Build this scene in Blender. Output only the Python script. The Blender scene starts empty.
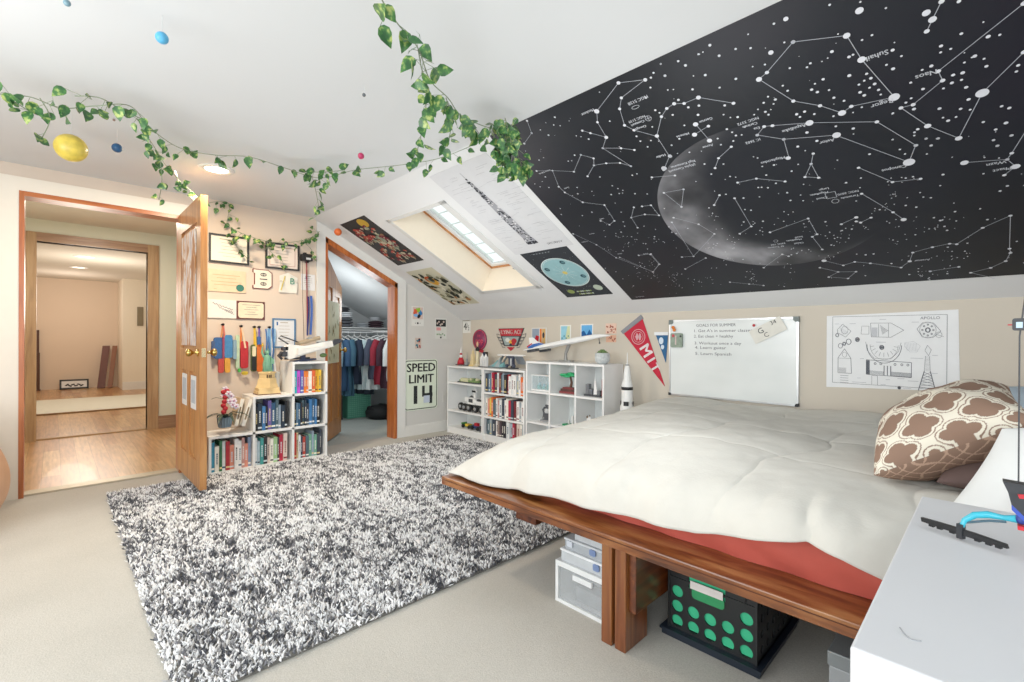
import bpy, math, random
import numpy as np
from mathutils import Vector, Matrix
random.seed(7); RNG = np.random.default_rng(7)
S = bpy.context.scene; COL = S.collection
PI = math.pi

# ------------------------------------------------------------------ camera
F = 470.3; YAW = math.radians(45.76); HC = 1.05; ROLL = math.radians(0.3); PIT = math.radians(0.12)
fw0 = Vector((-math.sin(YAW), math.cos(YAW), 0)); rt0 = Vector((math.cos(YAW), math.sin(YAW), 0)); up0 = Vector((0, 0, 1))
FW = fw0*math.cos(PIT)-up0*math.sin(PIT); UP1 = up0*math.cos(PIT)+fw0*math.sin(PIT)
RT = rt0*math.cos(ROLL)+UP1*math.sin(ROLL); UP = UP1*math.cos(ROLL)-rt0*math.sin(ROLL)
CAM = Vector((0, 0, HC))
cd = bpy.data.cameras.new('camera'); cam = bpy.data.objects.new('camera', cd); COL.objects.link(cam)
cd.sensor_width = 36; cd.lens = F*36/1024; cd.clip_start = 0.02
m = Matrix((RT, UP, -FW)).transposed().to_4x4(); m.translation = CAM; cam.matrix_world = m
S.camera = cam
def at(u, v, p, n):
    """where the sight line of photo pixel u, v meets the plane through p with normal n (measured once from the photo)"""
    d = FW*F+RT*(u-512)-UP*(v-341); p = Vector(p); n = Vector(n)
    return CAM+d*((p-CAM).dot(n)/d.dot(n))

# ------------------------------------------------------------------ materials
def lin(h):
    h = h.lstrip('#'); c = [int(h[i:i+2], 16)/255 for i in (0, 2, 4)]
    return tuple(x/12.92 if x <= .04045 else ((x+.055)/1.055)**2.4 for x in c)+(1,)
_mc = {}
def nt(name):
    m = bpy.data.materials.new(name); m.use_nodes = True; t = m.node_tree; t.nodes.clear()
    o = t.nodes.new('ShaderNodeOutputMaterial'); b = t.nodes.new('ShaderNodeBsdfPrincipled'); t.links.new(b.outputs[0], o.inputs[0])
    return m, t, b
def N(t, typ, **k):
    n = t.nodes.new(typ)
    for a, v in k.items():
        if a in n.inputs: n.inputs[a].default_value = v
        else: setattr(n, a, v)
    return n
def ramp(t, stops, interp='LINEAR'):
    r = t.nodes.new('ShaderNodeValToRGB'); e = r.color_ramp; e.interpolation = interp
    while len(e.elements) < len(stops): e.elements.new(.5)
    for el, (p, c) in zip(e.elements, stops): el.position = p; el.color = lin(c) if isinstance(c, str) else c
    return r
def P(hexc, rough=.6, metal=0, var=.06, scale=20, bump=0, emit=0, trans=0, spec=.4, alpha=1, bs=200, coat=0):
    """plain surface with a faint procedural mottling"""
    key = (hexc, rough, metal, var, scale, bump, emit, trans, alpha, bs, coat)
    if key in _mc: return _mc[key]
    m, t, b = nt('surface_'+hexc.strip('#'))
    tc = N(t, 'ShaderNodeTexCoord'); no = N(t, 'ShaderNodeTexNoise', Scale=scale, Detail=3.0)
    t.links.new(tc.outputs['Object'], no.inputs['Vector'])
    c = lin(hexc); a = tuple(x*(1-var) for x in c[:3])+(1,); d = tuple(min(1, x*(1+var)) for x in c[:3])+(1,)
    r = ramp(t, [(.3, a), (.7, d)]); t.links.new(no.outputs['Fac'], r.inputs[0]); t.links.new(r.outputs[0], b.inputs['Base Color'])
    b.inputs['Roughness'].default_value = rough; b.inputs['Metallic'].default_value = metal
    b.inputs['Specular IOR Level'].default_value = spec; b.inputs['Coat Weight'].default_value = coat
    if emit: b.inputs['Emission Color'].default_value = c; b.inputs['Emission Strength'].default_value = emit
    if trans: b.inputs['Transmission Weight'].default_value = trans; b.inputs['IOR'].default_value = 1.2
    if alpha < 1: b.inputs['Alpha'].default_value = alpha
    if bump:
        n2 = N(t, 'ShaderNodeTexNoise', Scale=float(bs), Detail=2.0); t.links.new(tc.outputs['Object'], n2.inputs['Vector'])
        bp = N(t, 'ShaderNodeBump', Strength=bump, Distance=.01); t.links.new(n2.outputs['Fac'], bp.inputs['Height']); t.links.new(bp.outputs[0], b.inputs['Normal'])
    _mc[key] = m; return m
def wood(name, c1, c2, c3, axis='z', scale=1., rough=.35, stretch=14, coat=.2, bump=.1):
    m, t, b = nt(name)
    tc = N(t, 'ShaderNodeTexCoord'); mp = N(t, 'ShaderNodeMapping')
    sc = {'x': (1, stretch, stretch), 'y': (stretch, 1, stretch), 'z': (stretch, stretch, 1)}[axis]
    mp.inputs['Scale'].default_value = [s*scale for s in sc]
    t.links.new(tc.outputs['Object'], mp.inputs[0])
    no = N(t, 'ShaderNodeTexNoise', Scale=2.5, Detail=6.0, Distortion=.6); t.links.new(mp.outputs[0], no.inputs['Vector'])
    r = ramp(t, [(.3, c1), (.5, c2), (.72, c3)]); t.links.new(no.outputs['Fac'], r.inputs[0]); t.links.new(r.outputs[0], b.inputs['Base Color'])
    b.inputs['Roughness'].default_value = rough; b.inputs['Coat Weight'].default_value = coat; b.inputs['Coat Roughness'].default_value = .25
    bp = N(t, 'ShaderNodeBump', Strength=bump, Distance=.004); t.links.new(no.outputs['Fac'], bp.inputs['Height']); t.links.new(bp.outputs[0], b.inputs['Normal'])
    return m
def vcol(name, rough=.8, spec=.2, bump=0):
    m, t, b = nt(name); a = N(t, 'ShaderNodeVertexColor', layer_name='Col'); t.links.new(a.outputs[0], b.inputs['Base Color'])
    b.inputs['Roughness'].default_value = rough; b.inputs['Specular IOR Level'].default_value = spec
    if bump:
        tc = N(t, 'ShaderNodeTexCoord'); n2 = N(t, 'ShaderNodeTexNoise', Scale=500., Detail=2.0); t.links.new(tc.outputs['Object'], n2.inputs['Vector'])
        bp = N(t, 'ShaderNodeBump', Strength=bump, Distance=.002); t.links.new(n2.outputs['Fac'], bp.inputs['Height']); t.links.new(bp.outputs[0], b.inputs['Normal'])
    return m

OAK = wood('honey_oak', '#8f5a2a', '#ae763f', '#c28f58', 'z', rough=.45)
OAKX = wood('honey_oak_across', '#a8662c', '#c58344', '#d99c5e', 'y')
OAKP = wood('pale_oak', '#8f7050', '#a5855f', '#b59873', 'z', rough=.5)
OAKPY = wood('pale_oak_across', '#806048', '#947358', '#a5866a', 'y', rough=.5)
REDW = wood('reddish_wood', '#8a431b', '#a95a27', '#bf7038', 'z')
REDY = wood('reddish_wood_across', '#8a431b', '#a95a27', '#bf7038', 'y')
BEDX = wood('cherry_plank', '#45200c', '#7d461f', '#a67142', 'x', scale=1.8, rough=.32, stretch=6, coat=.4)
BEDZ = wood('cherry_leg', '#56290f', '#774020', '#94602f', 'z', rough=.3, coat=.4)
BEDY = wood('cherry_beam', '#431d0c', '#5d2c13', '#7d4420', 'y', rough=.3, coat=.4)
WHITE = P('#e6e7e6', .45, var=.01); TRIMW = P('#dcdcd8', .4, var=.015); CHEST = P('#d3d5d9', .35, var=.008, scale=6)
BLACK = P('#17181a', .4); DGREY = P('#3a3d42', .5); GREY = P('#8f9294', .5); LGREY = P('#c3c6c8', .5)
RED = P('#b5202c', .5); GREEN = P('#2e7d4a', .5); BLUE = P('#2b5f9e', .5); TAN = P('#d9bd7a', .5); YELLOW = P('#d9b63a', .5); BRASS = P('#c8a860', .2, 1.0)
STEEL = P('#b5b8bb', .25, 1.0)
PAPER = P('#dfe1e2', .7, var=.02, spec=.1); INK = P('#33363c', .8, spec=.1); INKL = P('#a9acb1', .8, spec=.1)

# ------------------------------------------------------------------ frames and mesh builder
class Fr:
    def __init__(s, O, R, U):
        s.O = Vector(O); s.R = Vector(R).normalized(); s.U = Vector(U).normalized(); s.N = s.R.cross(s.U)
    def __call__(s, a, b, c=0): return s.O+s.R*a+s.U*b+s.N*c
    def inv(s, p): d = Vector(p)-s.O; return d.dot(s.R), d.dot(s.U), d.dot(s.N)
    def px(s, u, v, c=0):
        p = at(u, v, s.O+s.N*c, s.N); i = s.inv(p); return i[0], i[1]
    def turn(s, a, b, ang, c=0):
        r = s.R*math.cos(ang)+s.U*math.sin(ang); return Fr(s(a, b, c), r, s.N.cross(r))
WX = -4.44; WY = 3.5
FA = Fr((WX, 0, 0), (0, 1, 0), (0, 0, 1))        # wall with the doors: a = y, b = z, c into the room
FK = Fr((0, WY, 0), (1, 0, 0), (0, 0, 1))        # knee wall: a = x, b = z
SLOPE = .5057; SK = math.sqrt(1+SLOPE**2)
FS = Fr((0, 1.72, 2.18), (1, 0, 0), (0, -1, SLOPE))   # sloping ceiling: a = x, b = up towards the ridge
FF = Fr((0, 0, 0), (1, 0, 0), (0, 1, 0))         # floor
W0 = Fr((0, 0, 0), (1, 0, 0), (0, 1, 0))
sb = lambda y: -(y-1.72)*SK

_tc = {}
def text_geo(s):
    if s not in _tc:
        c = bpy.data.curves.new('t', 'FONT'); c.body = s; c.size = 1; c.align_x = 'CENTER'; c.align_y = 'CENTER'; c.resolution_u = 2
        o = bpy.data.objects.new('t', c); COL.objects.link(o); dg = bpy.context.evaluated_depsgraph_get()
        me = bpy.data.meshes.new_from_object(o.evaluated_get(dg)); V = [tuple(v.co) for v in me.vertices]; Fc = [tuple(p.vertices) for p in me.polygons]
        bpy.data.objects.remove(o); bpy.data.curves.remove(c); bpy.data.meshes.remove(me); _tc[s] = (V, Fc)
    return _tc[s]

def wloc(o):
    v = Vector(o.location)
    while o.parent is not None: o = o.parent; v += o.location
    return v
class MB:
    def __init__(s, fr=W0): s.v = []; s.f = []; s.m = []; s.sm = []; s.fr = fr; s.mi = 0; s.smooth = False
    def add(s, pts, faces, m=None, smooth=None):
        k = len(s.v); s.v += [s.fr(*p) for p in pts]; s.f += [tuple(i+k for i in f) for f in faces]
        s.m += [s.mi if m is None else m]*len(faces); s.sm += [s.smooth if smooth is None else smooth]*len(faces); return s
    def box(s, a0, a1, b0, b1, c0, c1, m=None):
        p = [(a, b, c) for c in (c0, c1) for b in (b0, b1) for a in (a0, a1)]
        return s.add(p, [(0, 2, 3, 1), (4, 5, 7, 6), (0, 1, 5, 4), (2, 6, 7, 3), (0, 4, 6, 2), (1, 3, 7, 5)], m, False)
    def prism(s, poly, c0, c1, m=None):
        n = len(poly); p = [(a, b, c0) for a, b in poly]+[(a, b, c1) for a, b in poly]
        f = [tuple(range(n))[::-1], tuple(range(n, 2*n))]+[(i, (i+1) % n, n+(i+1) % n, n+i) for i in range(n)]
        return s.add(p, f, m, False)
    def rbox(s, a0, a1, b0, b1, c0, c1, r=.01, m=None, n=4):
        return s.prism(rrect(a0, a1, b0, b1, r, n), c0, c1, m)
    def flat(s, poly, c=.001, m=None): return s.add([(a, b, c) for a, b in poly], [tuple(range(len(poly)))], m, False)
    def disc(s, a, b, ra, rb=None, c=.002, m=None, n=20, rot=0):
        rb = rb or ra; return s.flat([(a+ra*math.cos(t)*math.cos(rot)-rb*math.sin(t)*math.sin(rot), b+ra*math.cos(t)*math.sin(rot)+rb*math.sin(t)*math.cos(rot)) for t in (2*PI*i/n for i in range(n))], c, m)
    def ring(s, a, b, r, w, c=.002, m=None, n=24, t0=0, t1=2*PI, ry=None):
        ry = ry or r; return s.stroke([(a+r*math.cos(t0+(t1-t0)*i/n), b+ry*math.sin(t0+(t1-t0)*i/n)) for i in range(n+1)], w, c, m)
    def stroke(s, pts, w, c=.002, m=None):
        for (x0, y0), (x1, y1) in zip(pts, pts[1:]):
            dx, dy = x1-x0, y1-y0; l = math.hypot(dx, dy)
            if l < 1e-6: continue
            nx, ny = -dy/l*w/2, dx/l*w/2
            s.flat([(x0-nx, y0-ny), (x1-nx, y1-ny), (x1+nx, y1+ny), (x0+nx, y0+ny)], c, m)
        return s
    def text(s, t, a, b, size, c=.002, m=None, ang=0, sx=1, depth=0):
        V, Fc = text_geo(t); ca, sa = math.cos(ang), math.sin(ang)
        return s.add([(a+(x*sx*ca-y*sa)*size, b+(x*sx*sa+y*ca)*size, c) for x, y, z in V], Fc, m, False)
    def tube(s, pts, r, n=8, m=None, caps=True, close=False):
        P_ = [Vector(s.fr(*p)) for p in pts]; fr, s.fr = s.fr, (lambda a, b, c: Vector((a, b, c)))
        rs = r if isinstance(r, (list, tuple)) else [r]*len(P_); V = []; up = Vector((0, 0, 1))
        for i, p in enumerate(P_):
            d = (P_[min(i+1, len(P_)-1)]-P_[max(i-1, 0)]).normalized()
            if i == 0:
                x = d.cross(up if abs(d.z) < .9 else Vector((1, 0, 0))).normalized()
            else:
                x = (x-d*x.dot(d)).normalized()
            y = d.cross(x)
            V += [tuple(p+(x*math.cos(2*PI*j/n)+y*math.sin(2*PI*j/n))*rs[i]) for j in range(n)]
        Fc = [(i*n+j, i*n+(j+1) % n, (i+1)*n+(j+1) % n, (i+1)*n+j) for i in range(len(P_)-1) for j in range(n)]
        s.add(V, Fc, m, n > 5)
        if caps: s.add(V, [tuple(range(n))[::-1], tuple(range((len(P_)-1)*n, len(P_)*n))], m, False)
        s.fr = fr; return s
    def lathe(s, prof, a=0, b=0, c=0, n=20, m=None, ax='c', smooth=True):
        """prof = (radius, height); ax: the local axis the height runs along"""
        V = []
        for r, h in prof:
            for j in range(n):
                t = 2*PI*j/n; x, y = r*math.cos(t), r*math.sin(t)
                V.append({'c': (a+x, b+y, c+h), 'b': (a+y, b+h, c+x), 'a': (a+h, b+x, c+y)}[ax])
        Fc = [(i*n+j, i*n+(j+1) % n, (i+1)*n+(j+1) % n, (i+1)*n+j) for i in range(len(prof)-1) for j in range(n)]
        Fc += [tuple(range(n))[::-1], tuple(range((len(prof)-1)*n, len(prof)*n))]
        return s.add(V, Fc, m, smooth)
    def ball(s, a, b, c, ra, rb=None, rc=None, n=14, m=None):
        rb = rb or ra; rc = rc or ra; k = n//2
        V = []
        for i in range(k+1):
            ph = PI*i/k
            for j in range(n):
                t = 2*PI*j/n; V.append((a+ra*math.sin(ph)*math.cos(t), b+rb*math.sin(ph)*math.sin(t), c-rc*math.cos(ph)))
        return s.add(V, [(i*n+j, i*n+(j+1) % n, (i+1)*n+(j+1) % n, (i+1)*n+j) for i in range(k) for j in range(n)], m, True)
    def cone(s, p0, p1, r0, r1, n=10, m=None): return s.tube([p0, p1], [r0, r1], n, m)
    def grid(s, f, nu, nv, m=None, smooth=True):
        V = [f(i/nu, j/nv) for j in range(nv+1) for i in range(nu+1)]
        return s.add(V, [(j*(nu+1)+i, j*(nu+1)+i+1, (j+1)*(nu+1)+i+1, (j+1)*(nu+1)+i) for j in range(nv) for i in range(nu)], m, smooth)
    def build(s, name, mats, parent=None, bevel=0, col=None, solid=0):
        me = bpy.data.meshes.new(name)
        V = s.v
        if parent is not None: L = wloc(parent); org = Vector((0, 0, 0)); V = [v-L for v in V]
        else:
            lo = [min(v[i] for v in V) for i in range(3)]; hi = [max(v[i] for v in V) for i in range(3)]
            org = Vector(((lo[0]+hi[0])/2, (lo[1]+hi[1])/2, lo[2])); V = [v-org for v in V]
        me.from_pydata([tuple(v) for v in V], [], s.f)
        for mm in (mats if isinstance(mats, (list, tuple)) else [mats]): me.materials.append(mm)
        me.polygons.foreach_set('material_index', s.m); me.polygons.foreach_set('use_smooth', s.sm)
        if col is not None:
            at_ = me.color_attributes.new('Col', 'FLOAT_COLOR', 'POINT'); at_.data.foreach_set('color', np.asarray(col, dtype=np.float32).ravel())
        me.update()
        o = bpy.data.objects.new(name, me); COL.objects.link(o); o.location = org
        if parent is not None: o.parent = parent
        if solid: q = o.modifiers.new('s', 'SOLIDIFY'); q.thickness = solid
        if bevel: q = o.modifiers.new('b', 'BEVEL'); q.width = bevel; q.segments = 2; q.limit_method = 'ANGLE'
        return o
def rrect(a0, a1, b0, b1, r, n=4):
    out = []
    for (cx, cy, t) in ((a1-r, b1-r, 0), (a0+r, b1-r, PI/2), (a0+r, b0+r, PI), (a1-r, b0+r, 1.5*PI)):
        for i in range(n+1): q = t+PI/2*i/n; out.append((cx+r*math.cos(q), cy+r*math.sin(q)))
    return out
def tag(o, label, cat, group=None, kind=None):
    if label: o['label'] = label
    if cat: o['category'] = cat
    if group: o['group'] = group
    if kind: o['kind'] = kind
    return o
def thing(name, label, cat, loc, group=None):
    o = bpy.data.objects.new(name, None); COL.objects.link(o); o.location = loc; o.empty_display_size = .05
    return tag(o, label, cat, group)
def struct(o): o['kind'] = 'structure'; return o
def bx(name, mat, x0, x1, y0, y1, z0, z1, parent=None, bevel=0): return MB().box(x0, x1, y0, y1, z0, z1).build(name, mat, parent, bevel)

# =================================================================== ROOM SHELL
def carpet(name, c1, c2):
    m, t, b = nt(name); tc = N(t, 'ShaderNodeTexCoord'); no = N(t, 'ShaderNodeTexNoise', Scale=220., Detail=3.0); n3 = N(t, 'ShaderNodeTexNoise', Scale=3., Detail=2.0)
    t.links.new(tc.outputs['Object'], no.inputs['Vector']); t.links.new(tc.outputs['Object'], n3.inputs['Vector'])
    mx = N(t, 'ShaderNodeMath', operation='MULTIPLY_ADD'); mx.inputs[1].default_value = .35; t.links.new(n3.outputs['Fac'], mx.inputs[0]); t.links.new(no.outputs['Fac'], mx.inputs[2])
    r = ramp(t, [(.35, c1), (.95, c2)]); t.links.new(mx.outputs[0], r.inputs[0]); t.links.new(r.outputs[0], b.inputs['Base Color'])
    b.inputs['Roughness'].default_value = .95; b.inputs['Specular IOR Level'].default_value = .1
    bp = N(t, 'ShaderNodeBump', Strength=.25, Distance=.006); t.links.new(no.outputs['Fac'], bp.inputs['Height']); t.links.new(bp.outputs[0], b.inputs['Normal']); return m
def planks():
    m, t, b = nt('oak_strip_floor'); tc = N(t, 'ShaderNodeTexCoord'); mp = N(t, 'ShaderNodeMapping')
    t.links.new(tc.outputs['Object'], mp.inputs[0])
    br = N(t, 'ShaderNodeTexBrick', Scale=1.0); br.offset = .37; br.inputs['Color1'].default_value = lin('#dcb583'); br.inputs['Color2'].default_value = lin('#b98555'); br.inputs['Mortar'].default_value = lin('#8a6238')
    br.inputs['Brick Width'].default_value = 1.1; br.inputs['Row Height'].default_value = .105; br.inputs['Mortar Size'].default_value = .0012; br.inputs['Bias'].default_value = 0
    t.links.new(mp.outputs[0], br.inputs['Vector'])
    m2 = N(t, 'ShaderNodeMapping'); m2.inputs['Scale'].default_value = (2, 26, 2); t.links.new(tc.outputs['Object'], m2.inputs[0])
    no = N(t, 'ShaderNodeTexNoise', Scale=2.0, Detail=6.0); t.links.new(m2.outputs[0], no.inputs['Vector'])
    r = ramp(t, [(.3, '#c9c2ba'), (.7, '#ffffff')]); t.links.new(no.outputs['Fac'], r.inputs[0])
    mx = N(t, 'ShaderNodeMix', data_type='RGBA', blend_type='MULTIPLY'); mx.inputs[0].default_value = 1
    t.links.new(br.outputs[0], mx.inputs[6]); t.links.new(r.outputs[0], mx.inputs[7]); t.links.new(mx.outputs[2], b.inputs['Base Color'])
    b.inputs['Roughness'].default_value = .28; b.inputs['Coat Weight'].default_value = .15; return m
CARPET = carpet('cut_pile_carpet', '#a6a39b', '#c5c2ba'); CARPC = carpet('closet_carpet', '#939b98', '#b9c0bc')
WOODF = planks()
WBEIGE = P('#d4c5b6', .8, var=.012, scale=3, spec=.1); WGREY = P('#cdccc8', .8, var=.012, scale=3, spec=.1); WKNEE = P('#c4bcae', .8, var=.015, scale=3, spec=.1)
CEIL = P('#d7dadc', .9, var=.008, scale=2, spec=.1); CEILS = P('#dddfe0', .9, var=.008, scale=2, spec=.1)
HALLW = P('#d3d6c6', .8, var=.01, scale=3, spec=.1); PEACH = P('#dccab6', .8, var=.01, scale=3, spec=.1); HALLC = P('#cfc9bd', .9, var=.01, spec=.1)
RX = 2.3; BY = -2.0
struct(bx('floor', CARPET, WX-.12, RX, BY, WY, -.06, 0))
struct(bx('floor_closet', CARPC, -6.6, WX-.12, 1.2, 3.7, -.06, 0))
struct(bx('floor_hall', WOODF, -13.4, WX-.12, -.9, 1.19, -.06, 0))
struct(bx('ceiling', CEIL, WX-.12, RX, BY, 1.72, 2.18, 2.23))
# sloping ceiling with the skylight opening
SX0, SX1, SY0, SY1 = -3.51, -2.815, 2.015, 3.01
cs = MB(FS); bt, bb = .0, sb(WY+.1)
for a0, a1, b0, b1 in ((WX-.12, SX0, bb, bt), (SX1, RX, bb, bt), (SX0, SX1, bb, sb(SY1)), (SX0, SX1, sb(SY0), bt)): cs.box(a0, a1, b0, b1, -.05, 0)
struct(cs.build('ceiling_slope', CEILS))
sh = MB(FS); D = -.27; T = .02
sh.box(SX0-T, SX0+.003, sb(SY1)-T, sb(SY0)+T, D, .0004); sh.box(SX1-.003, SX1+T, sb(SY1)-T, sb(SY0)+T, D, .0004)
sh.box(SX0+.003, SX1-.003, sb(SY1)-T, sb(SY1)+.003, D, .0004); sh.box(SX0+.003, SX1-.003, sb(SY0)-.003, sb(SY0)+T, D, .0004)
struct(sh.build('trim_skylight_shaft', P('#efe3cf', .7, var=.01, spec=.1)))
sk = struct(thing('window_1', None, None, FS((SX0+SX1)/2, sb((SY0+SY1)/2), D)))
w = MB(FS); a0, a1, b0, b1 = SX0, SX1, sb(SY1), sb(SY0)
for r in ((a0, a0+.02, b0, b1), (a1-.02, a1, b0, b1), (a0+.02, a1-.02, b0, b0+.02), (a0+.02, a1-.02, b1-.02, b1)): w.box(*r, D-.03, D+.012)
w.build('window_frame', wood('sky_oak', '#9c5a24', '#bd7a3e', '#cf9052', 'y'), sk)
w = MB(FS)
for r in ((a0+.02, a0+.05, b0+.02, b1-.02), (a1-.05, a1-.02, b0+.02, b1-.02), (a0+.05, a1-.05, b0+.02, b0+.05), (a0+.05, a1-.05, b1-.05, b1-.02)): w.box(*r, D-.03, D)
w.build('sash', WHITE, sk)
GL, t_, b_ = nt('window_glass'); b_.inputs['Transmission Weight'].default_value = 1; b_.inputs['Roughness'].default_value = 0; b_.inputs['IOR'].default_value = 1.01; b_.inputs['Specular IOR Level'].default_value = .2
MB(FS).box(a0+.045, a1-.045, b0+.045, b1-.045, D-.022, D-.016).build('glass_pane', GL, sk)
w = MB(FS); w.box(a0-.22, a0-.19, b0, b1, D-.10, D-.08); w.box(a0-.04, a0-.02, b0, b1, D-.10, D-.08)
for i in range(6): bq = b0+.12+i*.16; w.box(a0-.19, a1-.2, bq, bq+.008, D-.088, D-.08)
w.build('outer_screen', P('#c9d2cd', .5, emit=.4), sk)  # bars given a slight glow of their own to look daylit
w = MB(FS); w.tube([((a0+a1)/2+.06, b0+.08, D+.005), ((a0+a1)/2+.06, b0+.05, D+.05)], .006, m=0)
w.tube([((a0+a1)/2+.06+.02*math.sin(i*1.1), b0+.05+.01*math.cos(i), D+.05+i*.008) for i in range(8)], .004, m=0); w.build('latch', STEEL, sk)
w = MB(FS)
for r in ((SX0-.07, SX1+.07, sb(SY1)-.045, sb(SY1)), (SX0-.05, SX0, sb(SY1)-.04, sb(SY0)+.03), (SX1, SX1+.07, sb(SY1)-.045, sb(SY0)+.03), (SX0-.05, SX1+.07, sb(SY0), sb(SY0)+.03)): w.box(*r, 0, .004)
struct(w.build('trim_skylight_edge', P('#d3d4d2', .6, var=.01)))
# door wall, in two paints; openings to the hall (y -.15 .. .71) and to the closet (y 1.846 .. 2.6)
w = MB(FA); w.prism([(BY, 0), (-.15, 0), (-.15, 2.2), (BY, 2.2)], -.12, 0); w.prism([(-.15, 2.0), (.71, 2.0), (.71, 2.2), (-.15, 2.2)], -.12, 0); w.prism([(.71, 0), (1.758, 0), (1.758, 2.2), (.71, 2.2)], -.12, 0)
struct(w.build('wall_left', WBEIGE))
w = MB(FA); w.prism([(1.758, 0), (1.85, 0), (1.85, 2.2), (1.758, 2.2)], -.12, 0); w.prism([(1.85, 2.0), (2.6, 1.635), (2.6, 2.2), (1.85, 2.2)], -.12, 0); w.prism([(2.6, 0), (WY+.12, 0), (WY+.12, 2.2), (2.6, 2.2)], -.12, 0)
struct(w.build('wall_closet', WGREY))
struct(MB(FK).box(WX-.12, RX, 0, 1.45, -.12, 0).build('wall_knee', WKNEE))
# far side: wall behind the camera and right wall, unseen windows added to bring in light
def wall_with_holes(name, fr, a0, a1, b1, holes, mat):
    w = MB(fr); xs = a0
    for (h0, h1, z0, z1) in holes:
        w.box(xs, h0, 0, b1, -.12, 0); w.box(h0, h1, 0, z0, -.12, 0); w.box(h0, h1, z1, b1, -.12, 0); xs = h1
    w.box(xs, a1, 0, b1, -.12, 0); return struct(w.build(name, mat))
FB = Fr((0, BY, 0), (-1, 0, 0), (0, 0, 1)); FRt = Fr((RX, 0, 0), (0, -1, 0), (0, 0, 1))
wall_with_holes('wall_back', FB, -RX, -WX, 2.2, [(-1.6, .2, .7, 1.95), (.9, 2.7, .7, 1.95)], WBEIGE)
wall_with_holes('wall_right', FRt, -WY, -BY, 2.2, [(-.9, .9, .7, 1.95)], WBEIGE)
for i, (fr, h0, h1) in enumerate(((FB, -1.6, .2), (FB, .9, 2.7), (FRt, -.9, .9))):
    w = MB(fr)
    for r in ((h0, h0+.05, .7, 1.95), (h1-.05, h1, .7, 1.95), (h0, h1, .7, .75), (h0, h1, 1.9, 1.95), ((h0+h1)/2-.02, (h0+h1)/2+.02, .7, 1.95)): w.box(*r, -.1, .01)
    struct(w.build('window_%d' % (i+2), WHITE))
# trims
w = MB(FA); w.box(-.27, -.165, 0, 2.005, 0, .018); w.box(BY, .80, 2.005, 2.095, 0, .018); struct(w.build('trim_hall_casing', P('#e6dfd2', .5, var=.01)))
w = MB(FA); w.box(-.165, -.14, 0, 2.005, -.13, .022); w.box(.70, .725, 0, 2.005, -.13, .01); struct(w.build('trim_hall_jamb', REDW))
struct(MB(FA).box(-.14, .70, 1.975, 2.005, -.13, .022).build('trim_hall_jamb_head', REDY))
w = MB(FA); w.prism([(1.758, 0), (1.84, 0), (1.84, 2.12), (1.758, 2.155)], 0, .015); w.prism([(2.61, 0), (2.715, 0), (2.715, 1.60), (2.61, 1.645)], 0, .015); w.prism([(1.84, 2.02), (2.61, 1.645), (2.715, 1.60), (2.715, 1.69), (2.61, 1.745), (1.84, 2.125)], 0, .015)
struct(w.build('trim_closet_casing', P('#dadbd8', .5, var=.01)))
w = MB(FA); w.box(1.84, 1.862, 0, 2.005, -.13, .02); w.box(2.575, 2.61, 0, 1.645, -.13, .02); w.prism([(1.84, 1.965), (2.61, 1.59), (2.61, 1.645), (1.84, 2.02)], -.13, .02)
struct(w.build('trim_closet_jamb', REDW))
w = MB(FA); w.box(BY, -.27, 0, .13, 0, .014); w.box(.8, 1.758, 0, .1, 0, .012); w.box(2.715, WY, 0, .1, 0, .014); w.box(2.715, WY, .1, .115, 0, .008); struct(w.build('baseboard_left', TRIMW))
struct(MB(FK).box(WX, RX, 0, .1, 0, .014).build('baseboard_knee', TRIMW))
struct(MB(FA).box(-.15, .71, -.001, .012, -.13, -.02).build('trim_threshold', P('#b9b09c', .4, .6)))
w = MB(FK); w.box(-4.44, RX, 1.27, 1.284, 0, .003); struct(w.build('trim_knee', WKNEE))
tag(MB(FA).rbox(3.215, 3.285, .33, .445, 0, .006, .006).box(3.238, 3.262, .395, .42, .006, .008).box(3.238, 3.262, .35, .375, .006, .008).build('wall_outlet', P('#cbcac4', .5)), 'pale outlet cover low on the grey wall between the speed sign and the bookcase', 'outlet')

# ------------------------------------------------------------------ hall beyond the open door
w = MB(); w.box(-6.757, WX-.12, 1.07, 1.19, 0, 2.25); w.box(-6.757, WX-.12, -.9, -.78, 0, 2.25); struct(w.build('wall_hall_side', HALLW))
FH = Fr((-6.757, 0, 0), (0, 1, 0), (0, 0, 1))
w = MB(FH); w.box(-.9, -.128, 0, 2.25, -.1, 0); w.box(.764, 1.19, 0, 2.25, -.1, 0); w.box(-.128, .764, 2.025, 2.25, -.1, 0); struct(w.build('wall_hall', HALLW))
w = MB(FH); w.box(-.205, -.128, 0, 2.115, -.11, .02); w.box(.764, .865, 0, 2.115, -.11, .02); struct(w.build('trim_hall_inner', OAKP))
struct(MB(FH).box(-.128, .764, 2.025, 2.115, -.11, .02).build('trim_hall_inner_head', OAKPY))
w = MB(FH); w.box(.865, 1.07, 0, .15, 0, .016); w.box(-.9, -.205, 0, .15, 0, .016); struct(w.build('baseboard_hall', OAKPY))
struct(bx('ceiling_hall', HALLC, -13.4, WX-.12, -.9, 2.4, 2.25, 2.3))
struct(bx('trim_hall_threshold', P('#a98a62', .5), -6.85, -6.79, -.128, .764, 0, .012))
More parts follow.
